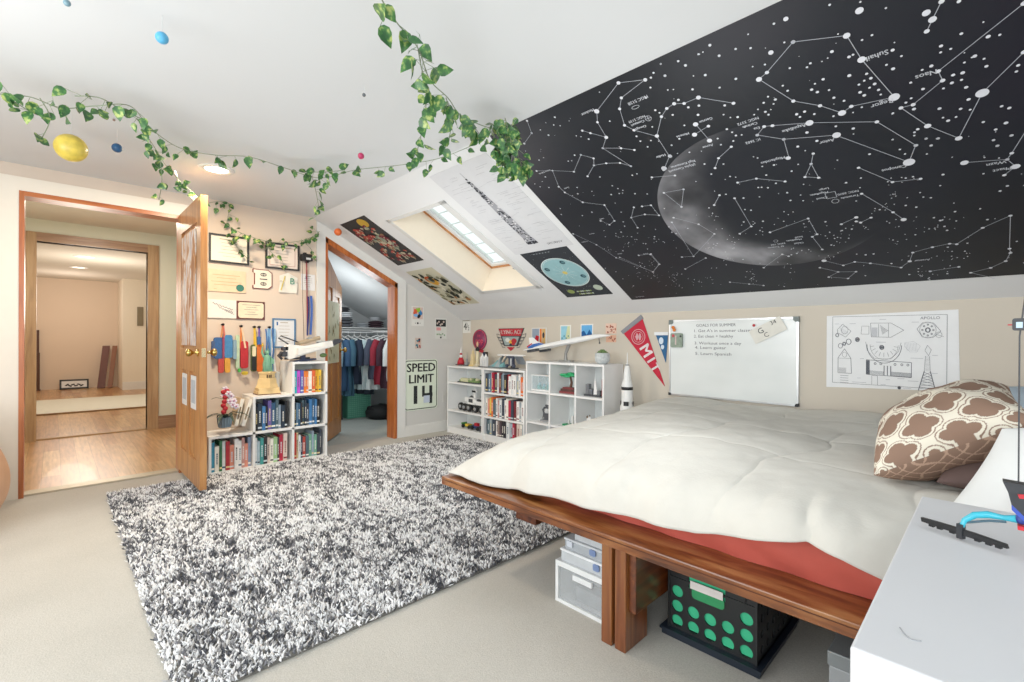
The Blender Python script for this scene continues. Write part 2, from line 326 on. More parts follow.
# a closed door on the hall's right side
FD = Fr((-4.56, 1.07, 0), (-1, 0, 0), (0, 0, 1))
FD = Fr((-6.757, 1.07, 0), (1, 0, 0), (0, 0, 1))
w = MB(FD); w.box(.05, .16, 0, 2.12, 0, .02); w.box(.16, 1.1, 2.02, 2.12, 0, .02); w.box(1.0, 1.1, 0, 2.12, 0, .02); struct(w.build('trim_side_door', OAKP))
dd = struct(thing('door_3', None, None, (-6.757+.58, 1.07, 0)))
w = MB(FD); w.box(.16, 1.0, 0.01, 2.02, 0, .008)
for z0, z1 in ((.2, .85), (1.0, 1.5), (1.6, 1.9)):
    for x0 in (.24, .62): w.box(x0, x0+.3, z0, z1, .008, .014)
w.build('door_panel', OAK, dd)
# rooms further on
struct(bx('wall_far_end', PEACH, -13.4, -13.28, -.9, 2.4, 0, 2.25))
w = MB(); w.box(-13.28, -6.86, -.9, -.8, 0, 2.25); struct(w.build('wall_far_left', PEACH))
w = MB(); w.box(-12.4, -12.28, .99, 2.4, 0, 2.25); w.box(-13.28, -12.4, .99, 1.07, 0, 2.25); struct(w.build('wall_far_return', P('#e4dccb', .8, var=.01)))
struct(bx('wall_far_right', P('#e4dccb', .8, var=.01), -12.28, -6.857, 1.9, 2.0, 0, 2.25))
struct(bx('baseboard_far', TRIMW, -12.28, -12.26, .99, 1.9, 0, .16))
struct(bx('floor_far', WOODF, -13.28, -6.86, 1.19, 2.4, -.06, 0))
struct(bx('floor_landing', P('#cfcdbf', .9, var=.03), -11.0, -8.98, -.8, 1.9, 0, .012))
struct(bx('trim_landing', P('#8a6a45', .5), -8.98, -8.93, -.8, 1.9, 0, .02))
tag(MB(Fr((-12.28, 0, 0), (0, 1, 0), (0, 0, 1))).box(1.22, 1.32, 1.3, 1.69, 0, .03).box(1.235, 1.305, 1.33, 1.66, .03, .036).build('wall_panel', P('#7d735c', .5)), 'small brown panel on the cream wall far down the hall', 'wall panel')
FE = Fr((-13.28, 0, 0), (0, 1, 0), (0, 0, 1))
pf = thing('picture_frame', 'low black picture frame on the hall floor against the peach wall', 'picture frame', (-13.1, .3, 0))
fr2 = Fr((-13.1, .3, .006), (0, 1, 0), Vector((-.35, 0, 1)))
w = MB(fr2)
for r in ((-.22, -.19, 0, .2), (.19, .22, 0, .2), (-.22, .22, 0, .03), (-.22, .22, .17, .2)): w.box(*r, -.01, .012)
w.build('frame', BLACK, pf); MB(fr2).box(-.19, .19, .03, .17, -.006, 0).build('print', PAPER, pf); w = MB(fr2)
for i in range(12): w.disc(-.12+i*.022, .08+.02*math.sin(i*1.7), .02, .014, .002)
w.build('drawing', INK, pf)
for i, (y, wd, lab, c) in enumerate(((.64, .12, 'dark wooden panel leaning at the left of a pair by the far hall corner', '#5a2a1c'), (.80, .08, 'brown wooden panel leaning at the right of a pair by the far hall corner', '#7d4c2c'))):
    f3 = Fr((-12.95, y, .01), (.12, 1, 0), (-.22, .10, .9)); w = MB(f3); w.box(0, wd, 0, .9, -.02, .02); w.box(.015, wd-.015, .05, .85, .02, .026)
    tag(w.build('leaning_board', P(c, .4)), lab, 'panel')
tag(MB(FE).box(-.29, -.2, .02, .75, .0, .1).box(-.27, -.21, .75, 1.2, .0, .06).box(-.31, -.19, 0, .02, 0, .13).build('tall_wooden_stand', P('#4a2c1e', .5)), 'tall dark wooden stand at the left edge of the far hall', 'stand')
def ceiling_lamp(x, y, z, r, lab, e):
    t = thing('ceiling_light', lab, 'ceiling light', (x, y, z)); f = Fr((x, y, z), (1, 0, 0), (0, -1, 0))
    w = MB(f); w.lathe([(r*.8, 0), (r*1.25, 0), (r*1.2, .006), (r*.85, .008), (r*.8, 0)], n=28); w.build('trim_ring', WHITE, t)
    MB(f).disc(0, 0, r*.85, c=.003, n=28).build('lens', P('#fff3dc', .5, emit=e), t)
ceiling_lamp(-3.63, .775, 2.18, .085, 'round recessed ceiling light between the two strands of ivy', 9)
ceiling_lamp(-5.7, .30, 2.25, .09, 'bright recessed light in the hall ceiling just past the doorway', 12)
ceiling_lamp(-9.4, .32, 2.25, .1, 'nearer pale recessed light in the ceiling of the far hall', 3)
ceiling_lamp(-10.9, .3, 2.25, .1, 'farther pale recessed light in the ceiling of the far hall', 3)

# ------------------------------------------------------------------ open oak door (hall)
d = thing('oak_door', 'open honey oak panel door with brass knob standing over the shag rug', 'door', (-4.02, .71, .04))
FL = Fr((-4.43, .69, 0), (1, 0, 0), (0, 0, 1))   # face towards the hall side, c towards -y
L = .775
def door_leaf(fr, L, z0, ztop, mat, root, panels, th=.04, tops=None):
    ztop2 = tops if tops else ztop
    # rails and stiles as one slab with recessed panels: border pieces around each panel
    w = MB(fr); w.prism([(0, z0), (L, z0), (L, ztop2), (0, ztop)], -th+.014, -.014)
    # raised rails: build grid cells
    xs = sorted({0, L} | {p[0] for p in panels} | {p[1] for p in panels}); zs = sorted({z0} | {p[2] for p in panels} | {p[3] for p in panels})
    zs2 = zs+[None]
    for x0, x1 in zip(xs, xs[1:]):
        for k, zz0 in enumerate(zs):
            zz1 = zs2[k+1]
            ta = ztop+(ztop2-ztop)*x0/L; tb = ztop+(ztop2-ztop)*x1/L
            za, zb = (min(zz1, ta), min(zz1, tb)) if zz1 is not None else (ta, tb)
            if any(p[0] <= x0+1e-6 and p[1] >= x1-1e-6 and p[2] <= zz0+1e-6 and zz1 is not None and p[3] >= zz1-1e-6 for p in panels): continue
            if za <= zz0 and zb <= zz0: continue
            for c0, c1 in ((-.014, 0), (-th, -th+.014)): w.prism([(x0, zz0), (x1, zz0), (x1, zb), (x0, za)], c0, c1)
    o = w.build('leaf', mat, root)
    pass
    w = MB(fr)
    for a, b_, c, e in panels:
        for c0, c1 in ((-.014, -.007), (-th+.007, -th+.014)): w.prism([(a+.03, c+.03), (b_-.03, c+.03), (b_-.03, e-.03), (a+.03, e-.03)], c0, c1)
    w.build('raised_panels', mat, o); return o
door_leaf(FL, L, .045, 2.0, OAK, d, [(.12, .35, .22, .82), (.43, .66, .22, .82), (.12, .66, .98, 1.84)])
def knob(fr, a, b, root, mat=BRASS):
    w = MB(fr)
    for s, c0 in ((1, 0), (-1, -.04)):
        w.lathe([(.026, 0), (.026, .006*s), (.010, .01*s), (.010, .03*s), (.018, .036*s), (.027, .05*s), (.024, .064*s), (.008, .07*s)], a, b, c0, 18)
    return w.build('knob', mat, root)
k = knob(FL, L-.06, .955, d)
MB(Fr((-4.43+L, .71, 0), (0, 1, 0), (0, 0, 1))).box(-.012, .012, .925, .985, 0, .003).build('latch_plate', P('#d8c9a0', .25, .9), d)
for z in (.25, 1.0, 1.8): w = MB(FL); w.box(-.008, .006, z, z+.09, -.045, -.03); w.tube([(0, z, -.045), (0, z+.09, -.045)], .006, 8); w.build('hinge', BRASS, d)
def marbled():
    m, t, b = nt('marbled_poster'); tc = N(t, 'ShaderNodeTexCoord'); mp = N(t, 'ShaderNodeMapping'); mp.inputs['Scale'].default_value = (5, 5, 1.2); t.links.new(tc.outputs['Object'], mp.inputs[0])
    no = N(t, 'ShaderNodeTexNoise', Scale=3.0, Detail=8.0, Distortion=1.2); t.links.new(mp.outputs[0], no.inputs['Vector'])
    r = ramp(t, [(.3, '#7d4a24'), (.45, '#b57c48'), (.52, '#d8cfc6'), (.6, '#b9b4b8'), (.75, '#a87450')]); t.links.new(no.outputs['Fac'], r.inputs[0]); t.links.new(r.outputs[0], b.inputs['Base Color']); b.inputs['Roughness'].default_value = .6; b.inputs['Specular IOR Level'].default_value = .2; return m
MARB = marbled()
tag(MB(FL).box(.15, .63, 1.0, 1.80, -.003, .002).build('door_poster', MARB), 'tall glossy brown and grey marbled poster on the upper door panel', 'poster')
for a, lab in ((.15, 'left one of two small pale papers on the lower door panels'), (.46, 'right one of two small pale papers on the lower door panels')):
    tag(MB(FL).box(a, a+.17, .56, .79, -.0068, -.004).box(a+.02, a+.15, .60, .76, -.004, -.0035, m=1).build('small_paper', [P('#d9dde0', .6), P('#a9b3bd', .6)]), lab, 'paper')

# ------------------------------------------------------------------ closet
w = MB(); w.box(-6.6, -6.5, 1.2, 3.7, 0, 2.3); w.box(-6.5, WX-.12, 1.19, 1.29, 0, 2.3); w.box(-6.5, WX-.12, 3.4, 3.5, 0, 2.3); struct(w.build('wall_closet_inside', P('#c3c7c9', .8, var=.01)))
struct(MB(FS).box(-6.6, WX-.12, sb(3.7), .0, -.05, 0).build('ceiling_closet', P('#c6cacd', .9, var=.01))); struct(bx('ceiling_closet_flat', CEIL, -6.6, WX-.12, 1.2, 1.72, 2.18, 2.2))
cdv = Vector((-.78, .626, 0)).normalized(); hinge = Vector((-4.580, 1.895, 0))
FC = Fr(hinge, -cdv, (0, 0, 1)); FC = Fr(hinge+cdv*.70, -cdv, (0, 0, 1))
d2 = thing('closet_door', 'oak closet door with a slanted top opened into the closet', 'door', (hinge+cdv*.35))
FC = Fr(hinge, cdv, (0, 0, 1)); FCb = Fr(hinge+cdv*.70, -cdv, (0, 0, 1))
door_leaf(FC, .64, .02, 1.93, OAK, d2, [(.1, .28, .2, .8), (.36, .55, .2, .8), (.1, .28, .95, 1.58), (.36, .55, .95, 1.50)], tops=1.62)
k2 = knob(FC, .59, .93, d2)
tag(MB(FC).box(.08, .52, .80, 1.44, .001, .004).build('botanical_print', P('#c2c6a8', .7)), 'tall pale green printed sheet on the open closet door', 'poster')
o = bpy.data.objects['botanical_print']
w = MB(FC)
for i in range(26): a = random.uniform(.11, .49); b_ = random.uniform(.84, 1.38); w.disc(a, b_, random.uniform(.006, .014), random.uniform(.015, .035), .006, m=random.randint(0, 1), n=8, rot=random.uniform(-.6, .6))
pr = w.build('leaf_pictures', [P('#5f7350', .8), P('#8a7c52', .8)]); pr.parent = o; pr.location = pr.location-o.location
# wire shelf and rod
t = thing('wire_shelf', 'white wire closet shelf with hanging rail along the back', 'shelf', (-5.9, 2.9, 1.2))
w = MB()
for i in range(9): x = -6.2+i*.045; w.tube([(x, 1.6, 1.2), (x, 3.38, 1.2)], .003, 5)
for i in range(60): y = 1.62+i*.03; w.tube([(-6.2, y, 1.204), (-5.84, y, 1.204)], .0022, 4)
w.tube([(-5.83, 1.6, 1.17), (-5.83, 3.38, 1.17)], .004, 5); w.build('wire_deck', WHITE, t); MB().tube([(-5.86, 1.6, 1.14), (-5.86, 3.38, 1.14)], .010, 8).build('rail', LGREY, t)
t2 = thing('closet_rod', 'white side hanging rail running from front to back on the right of the closet', 'rail', (-5.2, 3.05, 1.16)); MB().tube([(-6.0, 3.08, 1.15), (-4.7, 3.08, 1.15)], .010, 8).build('rod', WHITE, t2)
def garment(x, y, z, wdt, hgt, ang, col, lab, sleeves=True, kind='shirt'):
    t = thing('hanging_'+kind, lab, kind, (x, y, z-hgt)); ca, sa = math.cos(ang), math.sin(ang)
    f = Fr((x, y, z), (ca, sa, 0), (0, 0, 1)); w = MB(f)
    def fn(u, v):
        prof = .5 if v > .12 else .12+.38*(v/.12)
        a = (u-.5)*2*wdt*prof*(1+.05*math.sin(v*9)); fold = .018*math.sin(u*22+v*3)*(.3+v)
        return (a, -.06-v*(hgt-.06)-(.05 if v < .12 else 0)*0-abs(u-.5)*.10*(1 if v < .2 else 0), fold+.03)
    w.grid(fn, 26, 14); w.grid(lambda u, v: (lambda p: (p[0], p[1], -p[2]))(fn(u, v)), 26, 14)
    if sleeves:
        for s in (-1, 1): w.tube([(s*wdt*.42, -.10, 0), (s*wdt*.53, -.22, .01), (s*wdt*.55, -.42, .02)], [.045, .05, .042], 8)
    w.build('cloth', P(col, .85, bump=.2, bs=60), t)
    h = MB(f); h.tube([(-wdt*.42, -.10, 0), (0, -.035, 0), (wdt*.42, -.10, 0)], .006, 6); h.tube([(0, -.035, 0), (0, -.005, 0), (.014, .012, 0), (0, .022, 0), (-.012, .012, 0)], .003, 6); h.build('hanger', WHITE, t)
    return t
GAR = 'clothes hanging in the closet'
cl = [('#7fa3b8', 'pale blue'), ('#2b4a6b', 'navy'), ('#33586e', 'slate blue'), ('#1f2a3d', 'midnight blue'), ('#a9c0c4', 'light grey'), ('#26303b', 'charcoal'), ('#22303a', 'near black')]
ordn = ['leftmost', 'second from left', 'third from left', 'fourth from left', 'fifth from left', 'sixth from left', 'rightmost']
for i, (c, n) in enumerate(cl):
    garment(-5.86, 2.48+i*.085, 1.13, .42, .66+.07*(i % 3), .25+.1*(i % 2), c, '%s garment, %s on the back closet rail' % (n, ordn[i]), kind='jacket' if i % 2 else 'shirt')
fl = [('#cfd8da', 'white long-sleeved', .74, 'shirt'), ('#3f4658', 'slate', .6, 'shirt'), ('#8a2233', 'dark red', .66, 'jacket'), ('#3a2230', 'black', .7, 'jacket'), ('#d6dfe2', 'pale white', .6, 'shirt'), ('#cdb2a6', 'pink patterned', .85, 'shirt')]
for i, (c, n, h, kd) in enumerate(fl):
    garment(-5.62+i*.14, 3.02+.01*i, 1.14, .36, h, 1.15-.08*i, c, '%s %s on the right-hand side rail of the closet' % (n, kd), kind=kd)
# folded things on the wire shelf
def soft_stack(x, y, z, sx, sy, sz, c, lab, name='folded_blanket', cat='blanket'):
    w = MB(); n = 3
    for i in range(n):
        w.ball(x+random.uniform(-.01, .01), y, z+sz*(i+.5)/n, sx/2, sy/2, sz/n*.62, 16)
    return tag(w.build(name, P(c, .85, bump=.3, bs=40, var=.15)), lab, cat)
soft_stack(-6.0, 2.74, 1.21, .3, .22, .12, '#45484f', 'dark grey folded blanket in the left pile on the closet shelf')
soft_stack(-6.0, 2.75, 1.335, .28, .2, .07, '#c9cdd2', 'white folded blanket on top of the dark grey one on the closet shelf')
soft_stack(-6.0, 2.73, 1.41, .22, .16, .06, '#2a2c31', 'black bundle crowning the left pile on the closet shelf')
soft_stack(-6.0, 3.0, 1.21, .25, .14, .06, '#9aa0a6', 'low grey folded towel in the middle of the closet shelf', 'folded_towel', 'towel')
soft_stack(-6.0, 3.2, 1.21, .28, .2, .09, '#3d2a33', 'dark maroon folded blanket at the right of the closet shelf')
soft_stack(-5.98, 3.18, 1.305, .2, .14, .05, '#b9bcc0', 'pale folded towel on the maroon blanket at the right of the closet shelf', 'folded_towel', 'towel')
w = MB(); w.box(-6.28, -5.94, 2.77, 3.10, .0, .33); w.box(-6.29, -5.93, 2.76, 3.11, .33, .345)
for i in range(12):
    for j in range(12): w.box(-5.94, -5.935, 2.78+i*.0265, 2.795+i*.0265, .02+j*.026, .034+j*.026, m=1)
tag(w.build('fabric_bin', [P('#5aa78e', .7), P('#7cc2aa', .7)]), 'teal green square storage bin on the closet floor', 'bin')
w = MB(); w.lathe([(.15, 0), (.20, .03), (.21, .09), (.17, .15), (.11, .17), (.03, .175)], -5.72, 3.14, 0, 20); w.tube([(-5.72+.17*math.cos(t_), 3.14+.17*math.sin(t_), .13+.03*math.sin(t_*3)) for t_ in [i*PI/8 for i in range(17)]], .018, 6)
tag(w.build('duffel_bag', P('#1b1d1f', .7, bump=.3, bs=30)), 'black slumped bag on the closet floor right of the teal bin', 'bag')
tag(MB().box(-6.1, -5.93, 2.62, 2.70, 0, .38).box(-6.09, -5.94, 2.615, 2.62, .05, .3, m=1).build('document_box', [P('#2a3236', .5), P('#aab4b8', .5)]), 'narrow dark box standing left of the teal bin in the closet', 'box')
# =================================================================== SHELVES AND BOOKS
def boards(root, fr, specs, mat=WHITE, name='board'):
    for s_ in specs: MB(fr).box(*s_).build(name, mat, root)
T = .018
# stepped cube shelf against the door wall
ss = thing('stepped_cube_shelf', 'white stepped cube bookcase beside the open oak door', 'bookcase', (-4.27, 1.28, 0))
ya, yb, yc, yd = .835, 1.137, 1.437, 1.735; z1, z2, z3 = .305, .585, .855; c0, c1 = .015, .32
boards(ss, FA, [(ya, ya+T, .03, z1-T, c0, c1), (yb, yb+T, .03, z2-T, c0, c1), (yc, yc+T, .03, z3-T, c0, c1), (yd-T, yd, .03, z3-T, c0, c1)], name='upright')
boards(ss, FA, [(ya, yd, 0, .03, c0, c1), (ya, yb, z1-T, z1, c0, c1), (yb, yd, z1-T, z1, c0, c1), (yb, yc, z2-T, z2, c0, c1), (yc, yd, z2-T, z2, c0, c1), (yc, yd, z3-T, z3, c0, c1)], name='shelf')
boards(ss, FA, [(ya, yd, .03, z1-T, c0, c0+.004), (yb, yd, z1, z2-T, c0, c0+.004), (yc, yd, z2, z3-T, c0, c0+.004)], P('#d5dcd8', .6), 'back_panel')
names = {'#2d7f9c': 'teal blue', '#e9e6da': 'cream', '#2f6b45': 'green', '#a02430': 'dark red', '#d98a72': 'salmon', '#c9483a': 'red', '#e8e6e3': 'white', '#b98a84': 'dusty pink', '#7f8fa8': 'grey blue', '#d8dcdc': 'pale grey', '#3a8d8a': 'teal', '#26252b': 'black', '#d9c6ba': 'beige', '#9cc28a': 'light green', '#b3263e': 'crimson', '#4c4147': 'dark brown', '#c4372d': 'bright red', '#c9ba8f': 'tan', '#2a3647': 'navy', '#b84438': 'brick red', '#49606a': 'slate', '#6ea58c': 'sea green', '#8fa0b0': 'steel blue', '#3a414d': 'charcoal', '#1f2f3f': 'dark navy', '#2b5273': 'deep blue', '#3a72a8': 'blue', '#16181c': 'jet black', '#6b5a9c': 'purple', '#9fb3bd': 'pale blue', '#37bfce': 'turquoise', '#c64fc9': 'magenta', '#4a55a8': 'indigo', '#e2762b': 'orange', '#d85a2a': 'dark orange', '#e0b53a': 'yellow', '#c8cc4a': 'lime', '#94a0a6': 'grey', '#5b7a94': 'dusty blue', '#a89078': 'brown', '#702a30': 'maroon', '#e0c25a': 'golden', '#d9662b': 'rust orange'}
def ordinal(i): return ['first', 'second', 'third', 'fourth', 'fifth', 'sixth', 'seventh', 'eighth', 'ninth', 'tenth', 'eleventh', 'twelfth', 'thirteenth', 'fourteenth', 'fifteenth', 'sixteenth', 'seventeenth', 'eighteenth', 'nineteenth', 'twentieth'][i]
PG = P('#d9d0bd', .8)
def books(fr, a0, a1, z, hmax, cols, where, group, cfront, lean=0, hmin=.78):
    n = len(cols); ws = [random.uniform(.7, 1.3) for _ in cols]; tot = sum(ws); a = a0; L_ = (a1-a0)
    for i, c in enumerate(cols):
        t_ = L_*ws[i]/tot-.0015; h = hmax*random.uniform(hmin, 1); dp = random.uniform(.13, .17); cf = cfront-random.uniform(0, .02)
        w = MB(fr); w.box(a, a+t_, z, z+h, cf-.004, cf, 0); w.box(a, a+.0025, z, z+h, cf-dp, cf-.004, 0); w.box(a+t_-.0025, a+t_, z, z+h, cf-dp, cf-.004, 0)
        w.box(a+.0025, a+t_-.0025, z+.003, z+h-.004, cf-dp+.003, cf-.004, 1)
        k = random.random(); tcx = a+t_/2
        if k < .75:
            w.box(tcx-t_*.16, tcx+t_*.16, z+h*.3, z+h*.72, cf, cf+.0006, 2)
            for q in range(5): w.box(tcx-t_*.10, tcx+t_*.10, z+h*(.34+.07*q), z+h*(.37+.07*q), cf+.0006, cf+.001, 0)
        if k > .3: w.box(a+.001, a+t_-.001, z+h*.08, z+h*.14, cf, cf+.0006, 2)
        o = w.build('book', [P(c, .5, var=.1, scale=30), PG, P(random.choice(['#e6e2d8', '#d9c68a', '#c9d2d8']) if sum(lin(c)[:3]) < 1.2 else random.choice(['#2c2c34', '#7d2a30', '#24506e']), .5)])
        tag(o, '%s book, %s from the left %s' % (names.get(c, 'coloured'), ordinal(i), where), 'book', group)
        a += L_*ws[i]/tot
cf = .305
books(FA, ya+T+.004, yb-.004, .031, .235, ['#2d7f9c', '#e9e6da', '#2f6b45', '#d8dcdc', '#a02430', '#d98a72', '#e8e6e3', '#e8e6e3', '#b98a84', '#d98a72', '#7f8fa8'], 'in the bottom left cube beside the oak door', 'books in the stepped cube shelf', cf)
books(FA, yb+T+.004, yc-.03, .031, .235, ['#d8dcdc', '#9fb3bd', '#3a8d8a', '#26252b', '#d9c6ba', '#e9e6da', '#9cc28a', '#4c4147', '#b3263e', '#d9c6ba'], 'in the bottom middle cube of the stepped shelf', 'books in the stepped cube shelf', cf)
books(FA, yc+T+.004, yd-T-.02, .031, .225, ['#c4372d', '#c9ba8f', '#d8dcdc', '#2a3647', '#b84438', '#49606a', '#6ea58c', '#8fa0b0', '#6ea58c', '#3a414d', '#3a414d'], 'in the bottom right cube of the stepped shelf', 'books in the stepped cube shelf', cf)
books(FA, yb+T+.004, yc-.03, z1+.001, .24, ['#16181c', '#1f2f3f', '#3a72a8', '#26252b', '#6b5a9c', '#2b5273', '#49606a', '#8fa0b0', '#1f2f3f', '#16181c'], 'in the middle left cube of the stepped shelf', 'books in the stepped cube shelf', cf)
books(FA, yc+T+.004, yd-T-.04, z1+.001, .235, ['#1f2f3f', '#5b7a94', '#2b5273', '#26252b', '#49606a', '#1f2f3f', '#3a414d', '#3a72a8', '#2b5273', '#3a72a8', '#16181c'], 'in the middle right cube of the stepped shelf', 'books in the stepped cube shelf', cf)
books(FA, yc+T+.004, yd-T-.03, z2+.001, .195, ['#37bfce', '#c64fc9', '#4a55a8', '#e2762b', '#e2762b', '#e9e6da', '#d85a2a', '#e0b53a', '#e0b53a'], 'in the topmost cube of the stepped shelf', 'books in the stepped cube shelf', cf, hmin=.94)
# two bookcases on the knee wall
FKf = Fr((0, 3.2, 0), (1, 0, 0), (0, 0, 1))    # front plane of the bookcases, c negative goes back
def bookcase(name, lab, x0, x1, ztop, levels, base=.055, cols=(), depth=.28, fr=FKf):
    t = thing(name, lab, 'bookcase', ((x0+x1)/2, 3.2+depth/2, 0))
    boards(t, fr, [(x0, x0+T, 0, ztop-T, -depth, 0), (x1-T, x1, 0, ztop-T, -depth, 0)]+[(c-T/2, c+T/2, base+T, ztop-T, -depth, -.001) for c in cols], name='side_panel' if not cols else 'upright')
    boards(t, fr, [(x0, x1, ztop-T, ztop, -depth, .002)], name='top'); 
    for z in levels: boards(t, fr, [(x0+T, x1-T, z-T, z, -depth, -.002)], name='shelf')
    boards(t, fr, [(x0+T, x1-T, base, base+T, -depth, -.002), (x0+T, x1-T, 0, base, -depth+.02, -.012)], name='plinth')
    boards(t, fr, [(x0+T, x1-T, base+T, ztop-T, -depth, -depth+.004)], P('#d6dbda', .6), 'back_panel'); return t
bookcase('bookcase', 'low white bookcase of toy models against the corner by the speed sign', -4.335, -3.722, .757, (.575, .265))
bookcase('bookcase', 'low white bookcase packed with books between model bookcase and cube shelf', -3.718, -3.112, .757, (.512, .262))
bookcase('cube_shelf', 'white nine-cube shelf with sparse models at the foot of the bed', -3.095, -2.212, .852, (.575, .29), base=.0, cols=(-2.80, -2.507))
allc = ['#37404d', '#5b7a94', '#8fa0b0', '#b3263e', '#3a414d', '#d8dcdc', '#49606a', '#e8e6e3', '#702a30', '#94a0a6', '#a89078', '#e9e6da', '#26252b', '#b98a84', '#9fb3bd']
def pick(n, pool=None): pool = pool or allc; return [pool[(i*7+random.randint(0, 3)) % len(pool)] for i in range(n)]
names['#37404d'] = 'dark slate'
G2 = 'books in the low white bookcase'
books(FKf, -3.69, -3.14, .513, .205, ['#37404d', '#5b7a94', '#9fb3bd', '#b3263e', '#3a414d', '#d8dcdc', '#702a30', '#49606a', '#8fa0b0', '#26252b', '#a02430', '#e8e6e3', '#d8dcdc', '#e8e6e3', '#94a0a6', '#e8e6e3', '#d9662b'], 'on the top shelf of the white bookcase', G2, -.01, hmin=.85)
books(FKf, -3.69, -3.14, .263, .205, ['#e9e6da', '#d98a72', '#e0c25a', '#d9662b', '#49606a', '#e8e6e3', '#b98a84', '#d8dcdc', '#3a414d', '#e8e6e3', '#e9e6da', '#b3263e', '#37404d', '#702a30', '#e8e6e3', '#94a0a6', '#e8e6e3'], 'on the middle shelf of the white bookcase', G2, -.01, hmin=.85)
books(FKf, -3.69, -3.14, .074, .165, ['#3a414d', '#49606a', '#94a0a6', '#37404d', '#e8e6e3', '#8a7a74', '#4c4147', '#26252b', '#26252b', '#d8dcdc', '#9fb3bd', '#b3263e', '#702a30', '#d9c6ba', '#e9e6da', '#94a0a6'], 'on the bottom shelf of the white bookcase', G2, -.01, hmin=.9)
names['#8a7a74'] = 'taupe'

# ------------------------------------------------------------------ models
def model(name, lab, cat, x, y, z, parts):
    """parts: {part name: (materials, function(mb))} in a local frame at x, y, z (a = x, b = y, c = up)"""
    t = thing(name, lab, cat, (x, y, z)); f = Fr((x, y, z), (1, 0, 0), (0, 1, 0))
    for pn, (mt, fn) in parts.items():
        if isinstance(fn, tuple):
            for it in fn[0]: w = MB(f); fn[1](w, *it); w.build(pn, mt, t)
        else: w = MB(f); fn(w); w.build(pn, mt, t)
    return t
zt = .758; xk = lambda u, y=3.34: at(u, 360, (0, y, 0), (0, 1, 0)).x
model('rocket_model', 'red and white cone-shaped rocket model at the corner end of the bookcase top', 'model', xk(461), 3.34, zt, {
  'base': (DGREY, lambda w: w.box(-.05, .05, -.04, .04, 0, .012)),
  'body': ([RED, WHITE], lambda w: (w.lathe([(.045, .012), (.038, .05), (.02, .09)], m=0, n=12), w.lathe([(.02, .09), (.016, .12)], m=1, n=12), w.lathe([(.016, .12), (.013, .14)], m=0, n=12), w.lathe([(.013, .14), (.008, .175), (.001, .21)], m=1, n=12)))})
model('landmark_model', 'small grey landmark model with a thin spire beside the red rocket', 'model', xk(467), 3.34, zt, {
  'base': (DGREY, lambda w: w.box(-.035, .035, -.03, .03, 0, .01)), 'spire': (GREY, lambda w: (w.box(-.02, .02, -.02, .02, .01, .04), w.box(-.008, .008, -.008, .008, .04, .08), w.cone((0, 0, .08), (0, 0, .16), .005, .001)))})
model('tower_model', 'cream stepped tower model with a pointed top on the bookcase', 'model', xk(473), 3.34, zt, {
  'base': (TAN, lambda w: w.box(-.04, .04, -.03, .03, 0, .015)), 'tower': (P('#dbc796', .5), lambda w: (w.box(-.028, .028, -.02, .02, .015, .06), w.box(-.02, .02, -.016, .016, .06, .13), w.box(-.012, .012, -.01, .01, .13, .165), w.cone((0, 0, .165), (0, 0, .21), .008, .001)))})
model('lighthouse_model', 'cream tower model with a black cap beside the stepped tower', 'model', xk(477.5), 3.34, zt, {
  'base': (P('#c9c0a6', .5), lambda w: (w.box(-.04, .04, -.03, .03, 0, .012), w.ball(0, 0, .02, .035, .03, .015))), 'tower': (P('#ddd2ae', .5), lambda w: w.lathe([(.02, .012), (.016, .17)], n=10)), 'cap': (BLACK, lambda w: w.lathe([(.022, .17), (.026, .185), (.02, .20), (.006, .215)], n=10))})
model('skyscraper_model', 'black slab skyscraper model behind the white cathedral model', 'model', xk(482.5), 3.38, zt, {
  'base': (GREY, lambda w: w.box(-.035, .035, -.03, .03, 0, .01)), 'tower': ([BLACK, P('#3c4a66', .3)], lambda w: (w.box(-.022, .022, -.02, .02, .01, .16, m=0), [w.box(-.0225+.009*i, -.019+.009*i, -.021, -.02, .015, .155, m=1) for i in range(5)]))})
model('cathedral_model', 'white gabled cathedral front model on the bookcase', 'model', xk(487), 3.30, zt, {
  'base': (DGREY, lambda w: w.box(-.06, .06, -.03, .04, 0, .008)),
  'front': (WHITE, lambda w: [(w.box(s*.028-.016, s*.028-.008, -.02, .02, .008, .11), w.box(s*.028+.008, s*.028+.016, -.02, .02, .008, .11), w.cone((s*.028, 0, .11), (s*.028, 0, .145), .022, .001, 4), w.box(s*.028-.012, s*.028+.012, -.014, .014, .09, .112)) for s in (-1, 1)])})
model('opera_house_model', 'grey and teal sail-roofed building model in the middle of the bookcase top', 'model', xk(498), 3.33, zt, {
  'base': (P('#5a6468', .5), lambda w: w.box(-.1, .11, -.045, .05, 0, .012)),
  'roof_sails': ([P('#93a3a6', .4), P('#6fa3a8', .4)], lambda w: [w.add([(a-.035, -.03, .012), (a+.04, -.03, .012), (a+.04, .035, .012), (a-.035, .035, .012), (a+.03, 0, h)], [(0, 1, 4), (1, 2, 4), (2, 3, 4), (3, 0, 4)], i % 2) for i, (a, h) in enumerate(((-.07, .05), (-.025, .085), (.02, .12), (.07, .07)))])})
